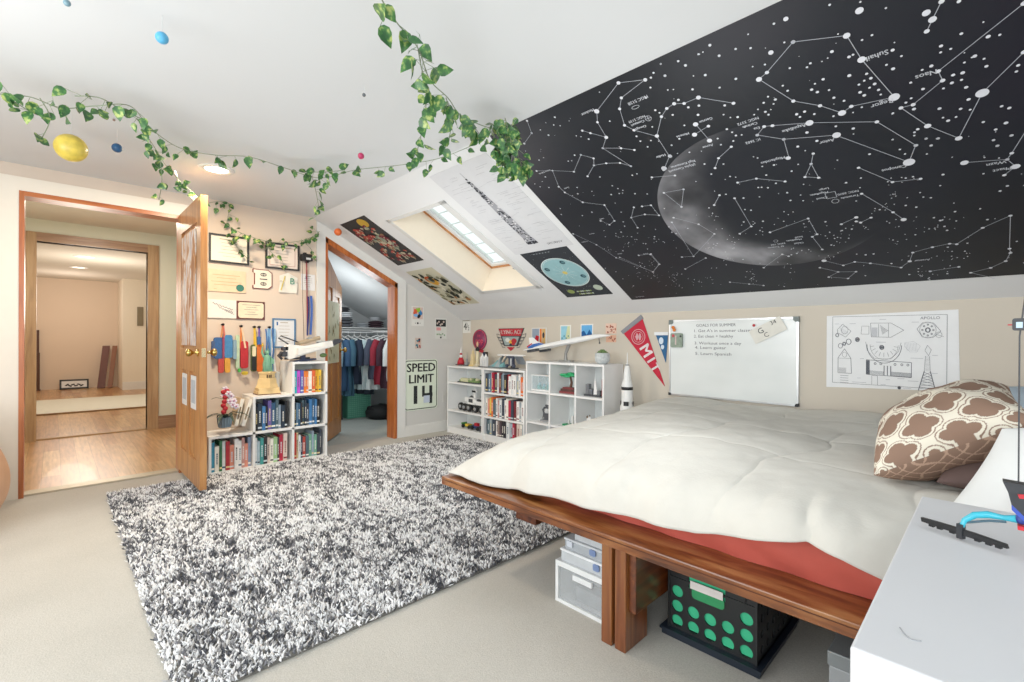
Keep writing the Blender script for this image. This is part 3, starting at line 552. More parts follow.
model('space_station_model', 'white and dark space station model with long truss beside the cube shelf', 'model', xk(512.5), 3.33, zt, {
  'stand': (DGREY, lambda w: (w.box(-.05, .06, -.04, .04, 0, .01), w.box(-.008, .008, -.008, .008, .01, .06))),
  'core': ([P('#3a4152', .5), LGREY], lambda w: (w.box(-.045, .045, -.02, .02, .105, .13), w.box(-.035, -.018, -.015, .015, .03, .11), w.box(.012, .03, -.015, .015, .03, .11), w.lathe([(.018, .03), (.018, .12)], 0, 0, 0, 10, m=1), w.ball(.05, -.02, .03, .02, m=0), w.ball(-.05, -.02, .03, .018, m=0))),
  'truss': (WHITE, lambda w: [w.tube([(-.20, -.01, .135), (.17, -.01, .135)], .007, 6), w.tube([(-.20, .02, .14), (.17, .02, .14)], .005, 6)]+[w.tube([(-.19+i*.03, -.01, .135), (-.175+i*.03, .02, .14)], .003, 4) for i in range(12)]),
  'solar_panel': (P('#9aa2aa', .4), ([(1, .05), (1, .10), (-1, .06), (-1, .12)], lambda w, g, a: w.add([(g*a, -.02, .13), (g*(a+.06), -.02, .05), (g*(a+.08), .03, .05), (g*(a+.02), .03, .13)], [(0, 1, 2, 3), (3, 2, 1, 0)])))})
# top shelf vehicles
model('toy_aircraft', 'long flat tan and green toy vehicle on the top shelf of the corner bookcase', 'toy', -4.02, 3.27, .576, {
  'base': (DGREY, lambda w: w.box(-.18, .2, -.03, .03, 0, .012)),
  'hull': ([P('#c6c8a0', .5), P('#6f8a55', .5)], lambda w: (w.box(-.13, .0, -.025, .025, .012, .05, m=0), w.box(-.16, -.13, -.02, .02, .012, .03, m=1), w.box(.0, .17, -.022, .022, .012, .032, m=1), [w.box(.02+i*.05, .05+i*.05, -.018, .018, .032, .055, m=i % 2) for i in range(3)]))})
model('gun_carriage_toy', 'grey toy vehicle with rows of tubes at the right of the top toy shelf', 'toy', -3.83, 3.34, .576, {
  'hull': (LGREY, lambda w: (w.box(-.07, .07, -.03, .03, .02, .05), w.box(-.05, .06, -.02, .02, .05, .07))), 'tubes': (DGREY, lambda w: [w.tube([(-.07, -.02+i*.02, .085), (.08, -.02+i*.02, .085)], .006, 6) for i in range(3)]+[w.box(-.01, .01, -.02, .02, .07, .085)]), 'wheel': (BLACK, ([(a, b) for a in (-.05, .05) for b in (-.03, .03)], lambda w, a, b: w.lathe([(.018, -.008), (.018, .008)], a, b, .018, 12, ax='b')))})
def wheel(w, a, b, c, r, th=.03, m=None): w.lathe([(r*.5, -th/2), (r*.9, -th/2), (r, -th/3), (r, th/3), (r*.9, th/2), (r*.5, th/2)], a, b, c, 14, m, ax='b')
model('toy_rover', 'big black and white toy rover with chunky wheels on the middle toy shelf', 'toy', -3.97, 3.3, .266, {
  'chassis': ([WHITE, DGREY], lambda w: (w.box(-.1, .14, -.03, .03, .06, .08, m=1), w.box(-.07, .05, -.045, .045, .08, .15, m=0), w.box(-.05, .02, -.046, -.045, .1, .14, m=1), w.box(.05, .18, -.035, .035, .08, .12, m=0), w.box(.07, .16, -.03, .03, .12, .14, m=1), w.tube([(.1, 0, .14), (.16, 0, .18), (.19, 0, .15)], .008, 6, m=0), w.tube([(-.13, 0, .12), (-.05, 0, .16), (0, 0, .13)], .012, 6, m=1), w.box(-.15, -.11, -.015, .015, .10, .15, m=0))),
  'mast': ([WHITE, BLACK], lambda w: (w.box(-.005, .02, -.01, .01, .15, .20, m=0), w.ball(.008, 0, .222, .032, .022, .026, m=0), w.box(-.02, .035, -.024, -.015, .21, .232, m=1), w.lathe([(.03, 0), (.03, .008), (.012, .014)], .045, -.04, .11, 12, m=0, ax='b'))),
  'wheel': ([BLACK, GREY], (((-.20, -.03, .042), (-.11, -.05, .042), (-.03, -.05, .042), (.08, -.05, .040), (.17, -.04, .042), (-.1, .05, .042), (.08, .05, .042)), lambda w, a, b, r: (wheel(w, a, b, r, r, m=0), w.lathe([(r*.45, -.022), (r*.45, .022)], a, b, r, 10, 1, ax='b'))))})
model('toy_race_car', 'small green and yellow toy race car on the lowest toy shelf', 'toy', -4.06, 3.29, .075, {
  'body': ([P('#3f7d3a', .4), YELLOW], lambda w: (w.box(-.07, .06, -.02, .02, .012, .035, m=0), w.box(-.03, .03, -.025, .025, .02, .045, m=1), w.box(-.085, -.07, -.035, .035, .035, .055, m=0))), 'wheel': (BLACK, ([(a, b) for a in (-.055, .05) for b in (-.035, .035)], lambda w, a, b: wheel(w, a, b, .02, .02, .02)))})
model('toy_buggy', 'dark blue and red toy buggy next to the small green race car', 'toy', -3.90, 3.28, .075, {
  'body': ([P('#28406b', .4), RED], lambda w: (w.box(-.07, .07, -.02, .02, .015, .045, m=0), w.box(-.03, .02, -.018, .018, .045, .075, m=1))), 'wheel': (BLACK, ([(a, b) for a in (-.05, .05) for b in (-.035, .035)], lambda w, a, b: wheel(w, a, b, .022, .022, .022)))})
model('toy_crane', 'red toy crane figure at the right end of the lowest toy shelf', 'toy', -3.79, 3.27, .075, {
  'base': (DGREY, lambda w: w.box(-.035, .035, -.03, .03, 0, .05)), 'arm': (RED, lambda w: (w.box(-.012, .012, -.012, .012, .05, .12), w.tube([(0, 0, .12), (-.03, 0, .15), (0, 0, .165), (.03, 0, .145)], .012, 6)))})
# cube shelf contents
model('display_case', 'clear display case with teal figures in the top left cube', 'display case', -2.95, 3.30, .576, {
  'base': (WHITE, lambda w: w.box(-.12, .12, -.05, .05, 0, .012)), 'frame': (WHITE, lambda w: [w.box(a-.004, a+.004, b-.004, b+.004, .012, .14) for a in (-.115, .115) for b in (-.045, .045)]+[w.box(-.12, .12, -.05, .05, .14, .148)]),
  'panes': (P('#cfe3ea', .1, alpha=.25), lambda w: (w.box(-.113, .113, -.047, -.045, .012, .14), w.box(-.113, .113, .045, .047, .012, .14))),
  'figures': ([P('#3fa39b', .5), P('#7fb7c9', .5)], lambda w: [(w.box(a-.015, a+.015, -.015, .015, .012, .012+h), w.ball(a, 0, .02+h, .014, m=1)) for a, h in ((-.06, .04), (0, .03), (.06, .05))])})
model('palm_tree_model', 'green palm tree model on dark red blocks in the top middle cube', 'model', -2.635, 3.30, .576, {
  'base': ([P('#7a3638', .5), P('#4d3330', .5)], lambda w: (w.box(-.1, .1, -.04, .04, 0, .02, 0), w.box(-.09, .08, -.035, .035, .02, .04, 1), w.box(-.07, .05, -.03, .03, .04, .055, 0))), 'trunk': (P('#5a3a2a', .6), lambda w: w.tube([(.0, 0, .055), (.01, 0, .1), (-.005, 0, .15)], [.014, .011, .009], 8)),
  'fronds': (P('#2fa86a', .5), lambda w: [w.ball(.09*math.cos(i*PI/4)*.8-.005, .05*math.sin(i*PI/4), .155+.012*(i % 2)-.0, .045, .028, .012, 8) for i in range(8)]+[w.ball(0, 0, .175, .04, .035, .015, 8)])})
model('skyline_model', 'grey city skyline model with a white sail tower in the top right cube', 'model', -2.37, 3.30, .576, {
  'base': (DGREY, lambda w: w.box(-.09, .07, -.04, .04, 0, .015)), 'building': (P('#6a6d72', .5), (((-.085, .10), (-.05, .06), (.03, .05)), lambda w, a, h: w.box(a, a+.03, -.02, .02, .015, h))),
  'sail': (WHITE, lambda w: w.prism([(-.015, .015), (.03, .015), (.0, .16)], -.01, .01) if False else w.add([(-.01, -.012, .015), (.03, -.012, .015), (.03, .012, .015), (-.01, .012, .015), (-.005, 0, .17)], [(0, 1, 4), (1, 2, 4), (2, 3, 4), (3, 0, 4), (3, 2, 1, 0)]))})
model('bridge_tower_model', 'red lattice bridge tower model at the right of the top right cube', 'model', -2.265, 3.28, .576, {
  'tower': (P('#a83a33', .5), lambda w: [w.box(s*.016-.005, s*.016+.005, -.006, .006, .01, .15) for s in (-1, 1)]+[w.box(-.016, .016, -.005, .005, z, z+.008) for z in (.03, .06, .09, .12, .142)]), 'base': (DGREY, lambda w: w.box(-.03, .03, -.03, .03, 0, .01))})
model('robot_model', 'grey and black stacked robot model in the middle row left cube', 'model', -2.90, 3.29, .291, {
  'base': (GREY, lambda w: (w.box(-.06, .06, -.04, .04, 0, .02), w.ball(-.03, 0, .035, .028), w.ball(.035, 0, .035, .026))), 'body': ([P('#4c4f55', .5), LGREY], lambda w: (w.box(-.035, .035, -.025, .025, .02, .08, 0), w.ball(0, 0, .1, .03, m=1), w.tube([(-.04, 0, .07), (-.055, 0, .11), (-.035, 0, .13)], .01, 6, m=0), w.box(-.015, .02, -.015, .015, .12, .16, 0), w.box(0, .03, -.012, .012, .16, .20, 1)))})
model('garden_model', 'low green plate with a white pillar in the middle row centre cube', 'model', -2.62, 3.29, .291, {
  'base': (P('#2f8f5e', .5), lambda w: w.box(-.07, .05, -.04, .04, 0, .015)), 'pillar': (WHITE, (((.01, .025, .09), (-.03, -.02, .05)), lambda w, a, b, h: w.box(a, b, -.01, .01, .015, h)))})
model('toy_dog', 'small white and brown toy dog in the middle row right cube', 'toy', -2.36, 3.28, .291, {
  'body': ([WHITE, P('#6a5540', .7)], lambda w: (w.ball(0, 0, .05, .05, .03, .032, m=0), w.ball(-.055, 0, .085, .026, .024, .024, m=0), w.ball(.03, 0, .07, .022, .026, .016, m=1), w.ball(-.065, -.018, .105, .009, .006, .014, m=1), w.ball(-.065, .018, .105, .009, .006, .014, m=1))),
  'leg': (WHITE, ([(a, b) for a in (-.03, .03) for b in (-.016, .016)], lambda w, a, b: w.tube([(a, b, .035), (a, b, 0)], [.012, .010], 8))), 'tail': (WHITE, lambda w: w.tube([(.045, 0, .06), (.07, 0, .09)], [.008, .004], 6))})
# airliner on the cube shelf: droop nosed delta
pl = thing('airliner_model', 'large white delta-winged airliner model with blue and red tail on a grey stand', 'model aircraft', (-2.72, 3.35, .852))
ax = (Vector((-2.24, 3.30, 1.105))-Vector((-3.16, 3.33, .955))).normalized(); FP = Fr((-3.16, 3.33, .955), ax, (0, 1, 0)); LP = .95
# local: a along fuselage, b sideways, c up
w = MB(FP); w.tube([(0, 0, 0), (.06, 0, .002), (.2, 0, .004), (.6, 0, .003), (.8, 0, 0), (.88, 0, -.006), (LP, 0, -.018)], [.006, .018, .026, .026, .02, .012, .002], 14); w.build('fuselage', WHITE, pl)
w = MB(FP); po = [(.05, .0), (.05, .15), (.12, .145), (.3, .08), (.62, .025), (.62, 0)]
w.prism(po, -.012, -.006); w.prism([(a, -b_) for a, b_ in po][::-1], -.012, -.006); w.build('wing', P('#e9ebec', .35), pl)
ft = Fr(FP(0, 0, 0), FP.R, FP.N); w = MB(ft); w.prism([(.0, .02), (.2, .02), (.1, .07), (.05, .115), (.0, .12)], -.004, .004); tf = w.build('tail_fin', WHITE, pl)
w = MB(ft); w.prism([(-.02, .015), (.22, .02), (.13, .05), (.05, .05), (-.03, .03)], .0041, .006); w.prism([(-.02, .015), (.22, .02), (.13, .05), (.05, .05), (-.03, .03)], -.006, -.0041); w.build('tail_stripe', P('#2f62ad', .4), tf)
w = MB(ft); w.prism([(-.04, .028), (.04, .052), (.03, .062), (-.04, .04)], -.0065, .0065); w.build('tail_stripe', P('#b5303a', .4), tf)
for b_ in (-.085, .085): w = MB(FP); w.box(.06, .17, b_-.027, b_-.002, -.034, -.012); w.box(.06, .17, b_+.002, b_+.027, -.034, -.012); w.build('engine', P('#4a4d52', .4), pl)
w = MB(); w.tube([(-2.735, 3.35, .868), (-2.735, 3.35, .93), (-2.70, 3.35, 1.01)], [.018, .014, .02], 10); w.rbox(-2.80, -2.66, 3.31, 3.39, .852, .868, .02); w.build('stand', P('#8d8e8c', .4, .3), pl)
w = MB(FP); w.tube([(.83, 0, -.01), (.83, 0, -.055)], .003, 6); w.ball(.83, 0, -.06, .008); w.build('nose_gear', DGREY, pl)
t = thing('potted_succulent', 'succulent in a round pale speckled pot on the cube shelf', 'potted plant', (-2.30, 3.30, .852)); f = Fr((-2.30, 3.30, .852), (1, 0, 0), (0, 1, 0))
MB(f).lathe([(.035, 0), (.058, .02), (.066, .055), (.058, .09), (.052, .095), (.048, .085)], n=24).build('pot', P('#b9bfc0', .5, var=.15, scale=60), t)
w = MB(f)
for r, n_, h in ((.038, 9, .09), (.025, 7, .102), (.01, 4, .112)):
    for i in range(n_): a = 2*PI*i/n_+h*30; w.ball(r*math.cos(a), r*math.sin(a), h, .014, .014, .012, 8)
w.build('leaves', P('#5f7a45', .5, var=.25), t)
# tall rocket on the floor
t = thing('tall_rocket_model', 'tall white and black moon rocket model standing right of the cube shelf', 'model rocket', (-2.06, 3.3, 0)); f = Fr((-2.06, 3.3, 0), (1, 0, 0), (0, 1, 0))
MB(f).lathe([(.055, .0), (.055, .52), (.045, .545), (.045, .69), (.03, .745), (.028, .79), (.022, .83), (.012, .86), (.004, .87), (.003, .95), (.0005, .955)], n=22).build('body', P('#e2e3e1', .4), t)
w = MB(f); w.lathe([(.0458, .655), (.0458, .68)], n=22)
for i in range(4):
    for z0, z1, r in ((.53, .565, .0565), (.02, .14, .0562), (.30, .36, .0562)):
        if z0 > .5: r = .052
        w.add([(r*math.cos(i*PI/2+q)*1.01, r*math.sin(i*PI/2+q)*1.01, z) for z in (z0, z1) for q in (0, .2, .4, .6, .8)], [(j, j+1, j+6, j+5) for j in range(4)])
w.build('black_bands', BLACK, t); MB(f).lathe([(.0135, .845), (.0155, .85), (.0135, .858)], n=12).build('collar', DGREY, t)

# =================================================================== WALL THINGS: door wall
def framed(lab, y0, y1, z0, z1, fc, pc, name='framed_certificate', lines=6, border=.014, seal=None, th=.02, cat='certificate', mat=True):
    t = thing(name, lab, cat, (WX+th/2, (y0+y1)/2, z0)); w = MB(FA)
    for r in ((y0, y0+border, z0, z1), (y1-border, y1, z0, z1), (y0+border, y1-border, z0, z0+border), (y0+border, y1-border, z1-border, z1)): w.box(*r, 0, th)
    w.build('frame', P(fc, .4), t); MB(FA).box(y0+border, y1-border, z0+border, z1-border, 0, th*.4).build('sheet', P(pc, .7, var=.02), t)
    w = MB(FA); c = th*.4+.001; cy = (y0+y1)/2; wd = (y1-y0)
    for i in range(lines):
        l = wd*random.uniform(.15, .3); z = z1-border-(i+1)*(z1-z0-2*border)/(lines+1.5); w.box(cy-l, cy+l, z, z+.003+.004*(i == 0), c, c+.0005)
    w.build('lettering', P('#a39a8c', .8), t)
    if seal: MB(FA).disc(seal[0], seal[1], .035, c=c+.001).build('seal', P(seal[2], .5), t)
    return t
framed('framed certificate with black frame, left of the two behind the ivy', .893, 1.185, 1.672, 1.905, '#2a2a2c', '#e9e2d2')
framed('framed certificate with black frame and red-bordered paper, right of the two behind the ivy', 1.315, 1.60, 1.667, 1.897, '#2a2a2c', '#e3d6cb')
w = MB(FA)
for s in ((1.35, 1.565, 1.70, 1.703), (1.35, 1.565, 1.86, 1.863), (1.35, 1.353, 1.70, 1.863), (1.562, 1.565, 1.70, 1.863)): w.box(*s, .009, .0095)
o = [x for x in bpy.data.objects if x.name.startswith('framed_certificate')][-1]; w.build('red_border', P('#9c4a4a', .6), o)
t = thing('certificate', 'unframed tan certificate with a dark green round seal', 'certificate', (WX, 1.03, 1.435)); MB(FA).box(.89, 1.165, 1.435, 1.616, 0, .008).build('sheet', P('#dcc3a4', .7), t)
w = MB(FA)
for i, (l, z) in enumerate(((.1, 1.57), (.07, 1.545), (.11, 1.515), (.09, 1.49))): w.box(1.02-l, 1.02+l, z, z+.004, .008, .0085)
w.box(.93, .95, 1.455, 1.458, .008, .0085); w.build('lettering', P('#b59876', .8), t); MB(FA).disc(1.12, 1.475, .03, c=.009).build('seal', P('#2f6f63', .5), t)
t = thing('document_folder', 'open folder with a sketch page and a diploma on the maroon page', 'folder', (WX, 1.1, 1.216)); MB(FA).box(.888, 1.092, 1.218, 1.368, 0, .012).build('left_page', P('#e6e2dc', .7), t)
MB(FA).box(1.092, 1.312, 1.214, 1.368, 0, .01).build('cover', P('#5e2a26', .5), t); MB(FA).prism([(1.118, 1.225), (1.29, 1.225), (1.302, 1.24), (1.302, 1.345), (1.29, 1.357), (1.118, 1.357), (1.106, 1.345), (1.106, 1.24)], .01, .013).build('diploma', P('#e4d9bd', .7), t)
w = MB(FA); w.stroke([(.92+i*.007, 1.34-.0025*i+.006*math.sin(i*1.9)) for i in range(22)], .004, .0128); w.stroke([(.96+i*.006, 1.31-.003*i+.008*math.sin(i*2.3)) for i in range(20)], .003, .0128); w.stroke([(1.0+i*.006, 1.29-.002*i+.01*math.sin(i*2.9)) for i in range(12)], .0025, .0128)
for i, l in enumerate((.07, .04, .055, .03, .05)): w.box(1.205-l, 1.205+l, 1.335-i*.02, 1.338-i*.02, .0132, .0136)
w.build('lettering', P('#6b6670', .8), t)
# letter B emblem cut-out
t = thing('letter_plaque', 'cream letter B shaped plaque with a dark red outline and three symbols', 'plaque', (WX, 1.3, 1.48))
pB = [(1.215, 1.48), (1.34, 1.48), (1.373, 1.505), (1.373, 1.625), (1.34, 1.65), (1.215, 1.65), (1.215, 1.62), (1.228, 1.62), (1.228, 1.51), (1.215, 1.51)]
MB(FA).prism(pB, 0, .01).build('outline', P('#6e2a28', .5), t); cx, cz = 1.295, 1.565; MB(FA).prism([(cx+(a-cx)*.9, cz+(b_-cz)*.92) for a, b_ in pB], .01, .012).build('face', P('#e8dfcd', .6), t)
w = MB(FA); w.ring(1.30, 1.605, .022, .007, .013, ry=.012); w.box(1.27, 1.33, 1.562, 1.57, .012, .0135); w.ring(1.30, 1.525, .022, .007, .013, ry=.012); w.ring(1.30, 1.605, .006, .005, .013); w.ring(1.30, 1.525, .006, .005, .013); w.build('symbols', INK, t)
# bib with B8, crumpled
t = thing('race_bib', 'crumpled white tag with a green letter B and a yellow edge', 'race bib', (WX, 1.5, 1.46))
MB(FA).grid(lambda u, v: (1.432+u*.155-(.0 if v > .5 else .01*(1-2*v))+(.035-.035*v*0)*(v > .8)*(u < .5)*0, 1.463+v*.18-abs(u-.45)*.07*(v > .6), .012+.006*math.sin(u*7+v*5)), 12, 12).build('sheet', P('#dfddd4', .7), t)
w = MB(FA); w.text('B', 1.535, 1.565, .08, .024); w.build('letter', P('#2f8a72', .6), t); w = MB(FA); w.stroke([(1.44, 1.48), (1.475, 1.61)], .008, .022); w.build('edge_stripe', P('#c9b43a', .6), t)
t = framed('white certificate with small blue mark, half hidden by the hanging ribbons', 1.62, 1.745, 1.50, 1.648, '#d9dadb', '#dfe0e2', 'small_certificate', 6, .004, th=.006)
t = framed('blue-bordered certificate behind the white spaceship model', 1.375, 1.572, .97, 1.231, '#3a6f9c', '#dcdfe3', 'blue_certificate', 7, .012, th=.012)
w = MB(FA); w.box(1.66, 1.672, 1.60, 1.625, .004, .007); o = w.build('blue_mark', BLUE); o.parent = bpy.data.objects['small_certificate']; o.location = o.location-o.parent.location
w = MB(FA); w.box(1.66-.25, 1.672-.25, 1.17, 1.2, .006, .008); o = w.build('blue_mark', BLUE); o.parent = bpy.data.objects['blue_certificate']; o.location = o.location-o.parent.location
# security camera / speaker with cord
t = thing('wall_webcam', 'small black box camera high on the wall beside the framed certificate', 'camera', (WX+.05, 1.64, 1.77))
MB(FA).rbox(1.605, 1.70, 1.76, 1.825, .02, .07, .012).build('housing', BLACK, t); MB(FA).box(1.635, 1.655, 1.82, 1.84, 0, .04).build('bracket', BLACK, t); MB(FA).box(1.64, 1.68, 1.772, 1.79, .07, .072).build('label_plate', LGREY, t)
# medals: hook + ribbon + body each
def ribbon_bundle(lab, y, ztop, zbot, hook, rib, bodies, name='medal_bundle'):
    t = thing(name, lab, 'medals', (WX+.03, y, zbot)); MB(FA).lathe([(.008, 0), (.006, .03), (.011, .034), (.011, .04)], y, ztop, 0, 10).build('hook', BLACK, t)
    w = MB(FA)
    for i, (c, dy) in enumerate(rib):
        w.grid(lambda u, v: (y+(u-.5)*.014+dy*v, ztop-v*(ztop-zbot)*.45, .03+.008*i), 1, 6, m=i)
    w.build('ribbon', [P(c, .6) for c, _ in rib], t)
    for i, (c, y0, y1, z0, z1) in enumerate(bodies):
        w = MB(FA); w.rbox(y0, y1, z0, z1, .018+.004*i, .034+.005*i, min(.02, (y1-y0)*.35)); w.build('pouch' if i == 0 else 'badge', P(c, .6, bump=.3, bs=50, var=.12), t)
    return t
ribbon_bundle('cluster of blue embroidered patches on the leftmost hook', .99, 1.165, .76, 0, [('#c98a5a', -.02), ('#c46a5a', .02)], [('#2f5b94', .925, .995, .885, 1.06), ('#3f7fb5', 1.0, 1.06, .89, 1.08), ('#8f3a55', .985, 1.0, .88, 1.06), ('#b9423a', .955, .995, .77, .885), ('#d69a3a', 1.0, 1.04, .77, .89), ('#3a527d', .905, .93, .9, 1.03)])
ribbon_bundle('red pouch on an orange ribbon with a green tip, second hook', 1.125, 1.155, .745, 0, [('#d9772e', -.005), ('#e8c9a6', .03)], [('#b5222c', 1.12, 1.178, .80, 1.03), ('#b9cfae', 1.083, 1.11, .80, 1.08), ('#49b04a', 1.10, 1.12, .77, .80), ('#e0c13a', 1.125, 1.175, .745, .775), ('#7f9cae', 1.06, 1.085, .88, 1.04)])
ribbon_bundle('dark green and cream badge on a yellow ribbon, third hook', 1.225, 1.15, .765, 0, [('#e0b832', 0), ('#d9b23a', .012)], [('#4b5a30', 1.198, 1.245, .77, 1.0), ('#1f2124', 1.203, 1.238, .78, .9), ('#e6dcb8', 1.207, 1.235, .90, .985), ('#3a5f9c', 1.243, 1.272, 1.0, 1.07)])
t = ribbon_bundle('orange pouch hanging between the yellow ribbon and the blue ribbons', 1.262, 1.15, .76, 0, [('#6a4aa0', 0)], [('#d96a2a', 1.243, 1.298, .765, 1.0)])
t = thing('hanging_ribbons', 'bunch of shiny blue and white ribbons hanging behind the statue model', 'ribbons', (WX+.03, 1.345, .75)); w = MB(FA)
for i in range(9): a = 1.312+i*.0095; w.grid(lambda u, v, i=i, a=a: (a+u*.012+.006*math.sin(v*6+i), 1.155-.02*abs(i-4)/4-v*(.40+.02*(i % 3)), .02+.01*math.sin(i*2+v*4)), 2, 12, m=i % 3)
w.build('ribbon', [P('#2f62a0', .25), P('#7fb0d9', .25), P('#dfe3e8', .3)], t); MB(FA).lathe([(.008, 0), (.006, .03), (.011, .034)], 1.345, 1.15, 0, 10).build('hook', BLACK, t)
t = thing('hanging_lanyard', 'navy, red and white lanyards hanging by the wall edge right of the black camera', 'lanyards', (WX+.03, 1.72, 1.07)); w = MB(FA)
w.grid(lambda u, v: (1.655+u*.012+.01*v, 1.76-v*.64, .025), 1, 8, m=2); w.grid(lambda u, v: (1.665+u*.016+.006*math.sin(v*5), 1.44-v*.36, .034), 1, 8, m=0); w.grid(lambda u, v: (1.69+u*.022+.006*math.sin(v*4), 1.45-v*.36, .03), 1, 8, m=1); w.grid(lambda u, v: (1.655+u*.01, 1.72-v*.1, .028), 1, 4, m=2)
w.build('straps', [P('#2a2f6b', .5), P('#3a5fae', .5), P('#8a3038', .5)], t); MB(FA).lathe([(.007, 0), (.006, .04), (.01, .044)], 1.665, 1.755, 0, 10).build('hook', BLACK, t)

# things on the stepped shelf
# orchid
xo = -4.185; t = thing('potted_orchid', 'white and pink orchid with red flowers in a ribbed grey pot', 'potted plant', (xo, .955, z1)); f = Fr((xo, .955, z1), (0, 1, 0), (-1, 0, 0))
w = MB(f); nn = 32; prof = [(.04, 0), (.047, .03), (.05, .075), (.044, .078), (.04, .07)]
V = [((r*(1+(.06 if j % 2 else 0)))*math.cos(2*PI*j/nn) for r, h in prof) for j in range(nn)]
w.add([((r*(1.06 if j % 2 else 1))*math.cos(2*PI*j/nn), (r*(1.06 if j % 2 else 1))*math.sin(2*PI*j/nn), h) for r, h in prof for j in range(nn)], [(i*nn+j, i*nn+(j+1) % nn, (i+1)*nn+(j+1) % nn, (i+1)*nn+j) for i in range(len(prof)-1) for j in range(nn)]+[tuple(range((len(prof)-1)*nn, len(prof)*nn))]); w.build('pot', P('#6f8492', .6), t)
w = MB(f)
def blade(w, p0, d, L_, wd, droop, up=1., m=None):
    d = Vector(d).normalized(); s_ = d.cross(Vector((0, 0, 1))).normalized(); n_ = 7; V = []
    for i in range(n_+1):
        q = i/n_; c = Vector(p0)+d*L_*q+Vector((0, 0, up*L_*q*.9-droop*q*q*L_)); ww = wd*math.sin(PI*min(1, .12+q*.88))**.8
        V += [tuple(c-s_*ww), tuple(c+Vector((0, 0, -ww*.3))), tuple(c+s_*ww)]
    w.add(V, [(3*i+j, 3*i+j+1, 3*i+j+4, 3*i+j+3) for i in range(n_) for j in range(2)], m, True)
for i in range(9): an = i*2.4; blade(w, (0, 0, .07), (math.cos(an), math.sin(an), 0), .12+.04*(i % 3), .015, 1.1, 1.1)
w.build('leaves', P('#2f3f33', .4, var=.2), t)
w = MB(f); st = [(0, 0, .07), (-.005, 0, .14), (.01, 0, .22), (.0, 0, .29), (-.02, 0, .31)]; w.tube(st, .0025, 6); w.tube([(.01, 0, .2), (.04, 0, .24), (.06, .0, .21), (.075, 0, .16)], .002, 6); w.tube([(-.01, 0, .22), (-.06, 0, .235), (-.09, 0, .225)], .002, 6); w.build('stem', P('#3c4a35', .6), t)
w = MB(f)
for k_, (a, b_, c) in enumerate(((.04, -.01, .24), (.06, -.01, .20), (.075, -.01, .155), (.05, -.02, .17), (.03, -.02, .2), (.0, -.01, .295), (-.01, -.01, .25), (.02, -.02, .26))):
    for j in range(5): an = j*2*PI/5+k_; w.ball(a+.014*math.cos(an), b_, c+.014*math.sin(an), .011, .004, .011, 8, m=0)
    w.ball(a, b_-.005, c, .006, .005, .006, 8, m=1)
w.build('petals', [P('#e6dbe6', .5), P('#b0457f', .5)], t)
w = MB(f)
for a, c in ((-.005, .20), (-.012, .17), (.0, .145), (-.01, .12), (.012, .28), (-.012, .275), (.0, .235)): w.ball(a, -.012, c, .020, .010, .02, 10)
w.build('red_flowers', P('#b01f2c', .5), t)
for (y, lab, c, sl, dp) in ((1.06, 'white book leaning towards the cube wall beside the orchid', '#e3e0d8', .28, 0), (1.02, 'tan book with lettering leaning behind the white one by the orchid', '#d9c2a2', .22, 1)):
    f4 = Fr((WX+.165-.04*dp, y, z1+.004), (0, 1, -sl), (0, sl, 1)); w = MB(f4); w.box(0, .028, 0, .215, -.02, .13); w.box(.002, .026, -.0, .213, .13, .132, m=1); w.box(.008, .02, .05, .15, .132, .1325, m=2)
    tag(w.build('leaning_book', [P(c, .5), P('#efeadd', .6), P('#7d6a52', .6)]), lab, 'book')
# statue model
t = thing('statue_model', 'green robed statue model on a tan brick pedestal on the stepped shelf', 'model', (-4.27, 1.285, z2)); f = Fr((-4.27, 1.285, z2), (0, 1, 0), (-1, 0, 0))
w = MB(f); w.box(-.09, .09, -.07, .07, 0, .008); w.build('base_plate', P('#6b4a3a', .5), t)
w = MB(f); w.box(-.085, .085, -.065, .065, .008, .03); w.box(-.078, .078, -.06, .06, .03, .055); w.lathe([(.09, .055), (.078, .085), (.07, .13), (.062, .135), (.062, .17), (.07, .175), (.07, .185), (.05, .19)], 0, 0, 0, 4, smooth=False); w.build('pedestal', P('#dcc089', .5), t)
w = MB(f)
for i in range(3): w.box(-.018+i*.014, -.011+i*.014, -.062, -.04, .14, .165)
w.build('arches', P('#5a4630', .6), t)
GRN = P('#6fa58a', .5, var=.15)
w = MB(f); w.lathe([(.04, .185), (.034, .22), (.036, .25), (.028, .29), (.03, .315), (.012, .33)], 0, 0, 0, 10); w.ball(0, 0, .345, .015, .015, .018)
for i in range(7): a = PI*i/6; w.cone((.012*math.cos(a), 0, .352+.01*math.sin(a)), (.032*math.cos(a), 0, .357+.03*math.sin(a)), .003, .001, 5)
w.tube([(-.024, 0, .31), (-.04, 0, .35), (-.036, 0, .40)], [.012, .009, .006], 8); w.tube([(.024, 0, .31), (.04, -.01, .28), (.03, -.02, .265)], [.011, .010, .008], 8); w.box(.02, .045, -.035, -.02, .255, .295)
for i in range(6): a = -.03+i*.012; w.tube([(a, -.03, .19), (a*.8, -.026, .28)], .004, 5)
w.build('statue', GRN, t); w = MB(f); w.cone((-.036, 0, .40), (-.036, 0, .415), .008, .010, 8); w.cone((-.036, 0, .415), (-.036, 0, .435), .008, .001, 8); w.build('torch', P('#c9a83a', .4), t)
tag(MB(FA).tube([(1.378, z2+.002, .1), (1.378, z2+.18, .1)], .03, 12).build('white_bottle', P('#cfcfc9', .4)), 'pale cylinder standing behind the statue pedestal', 'bottle')
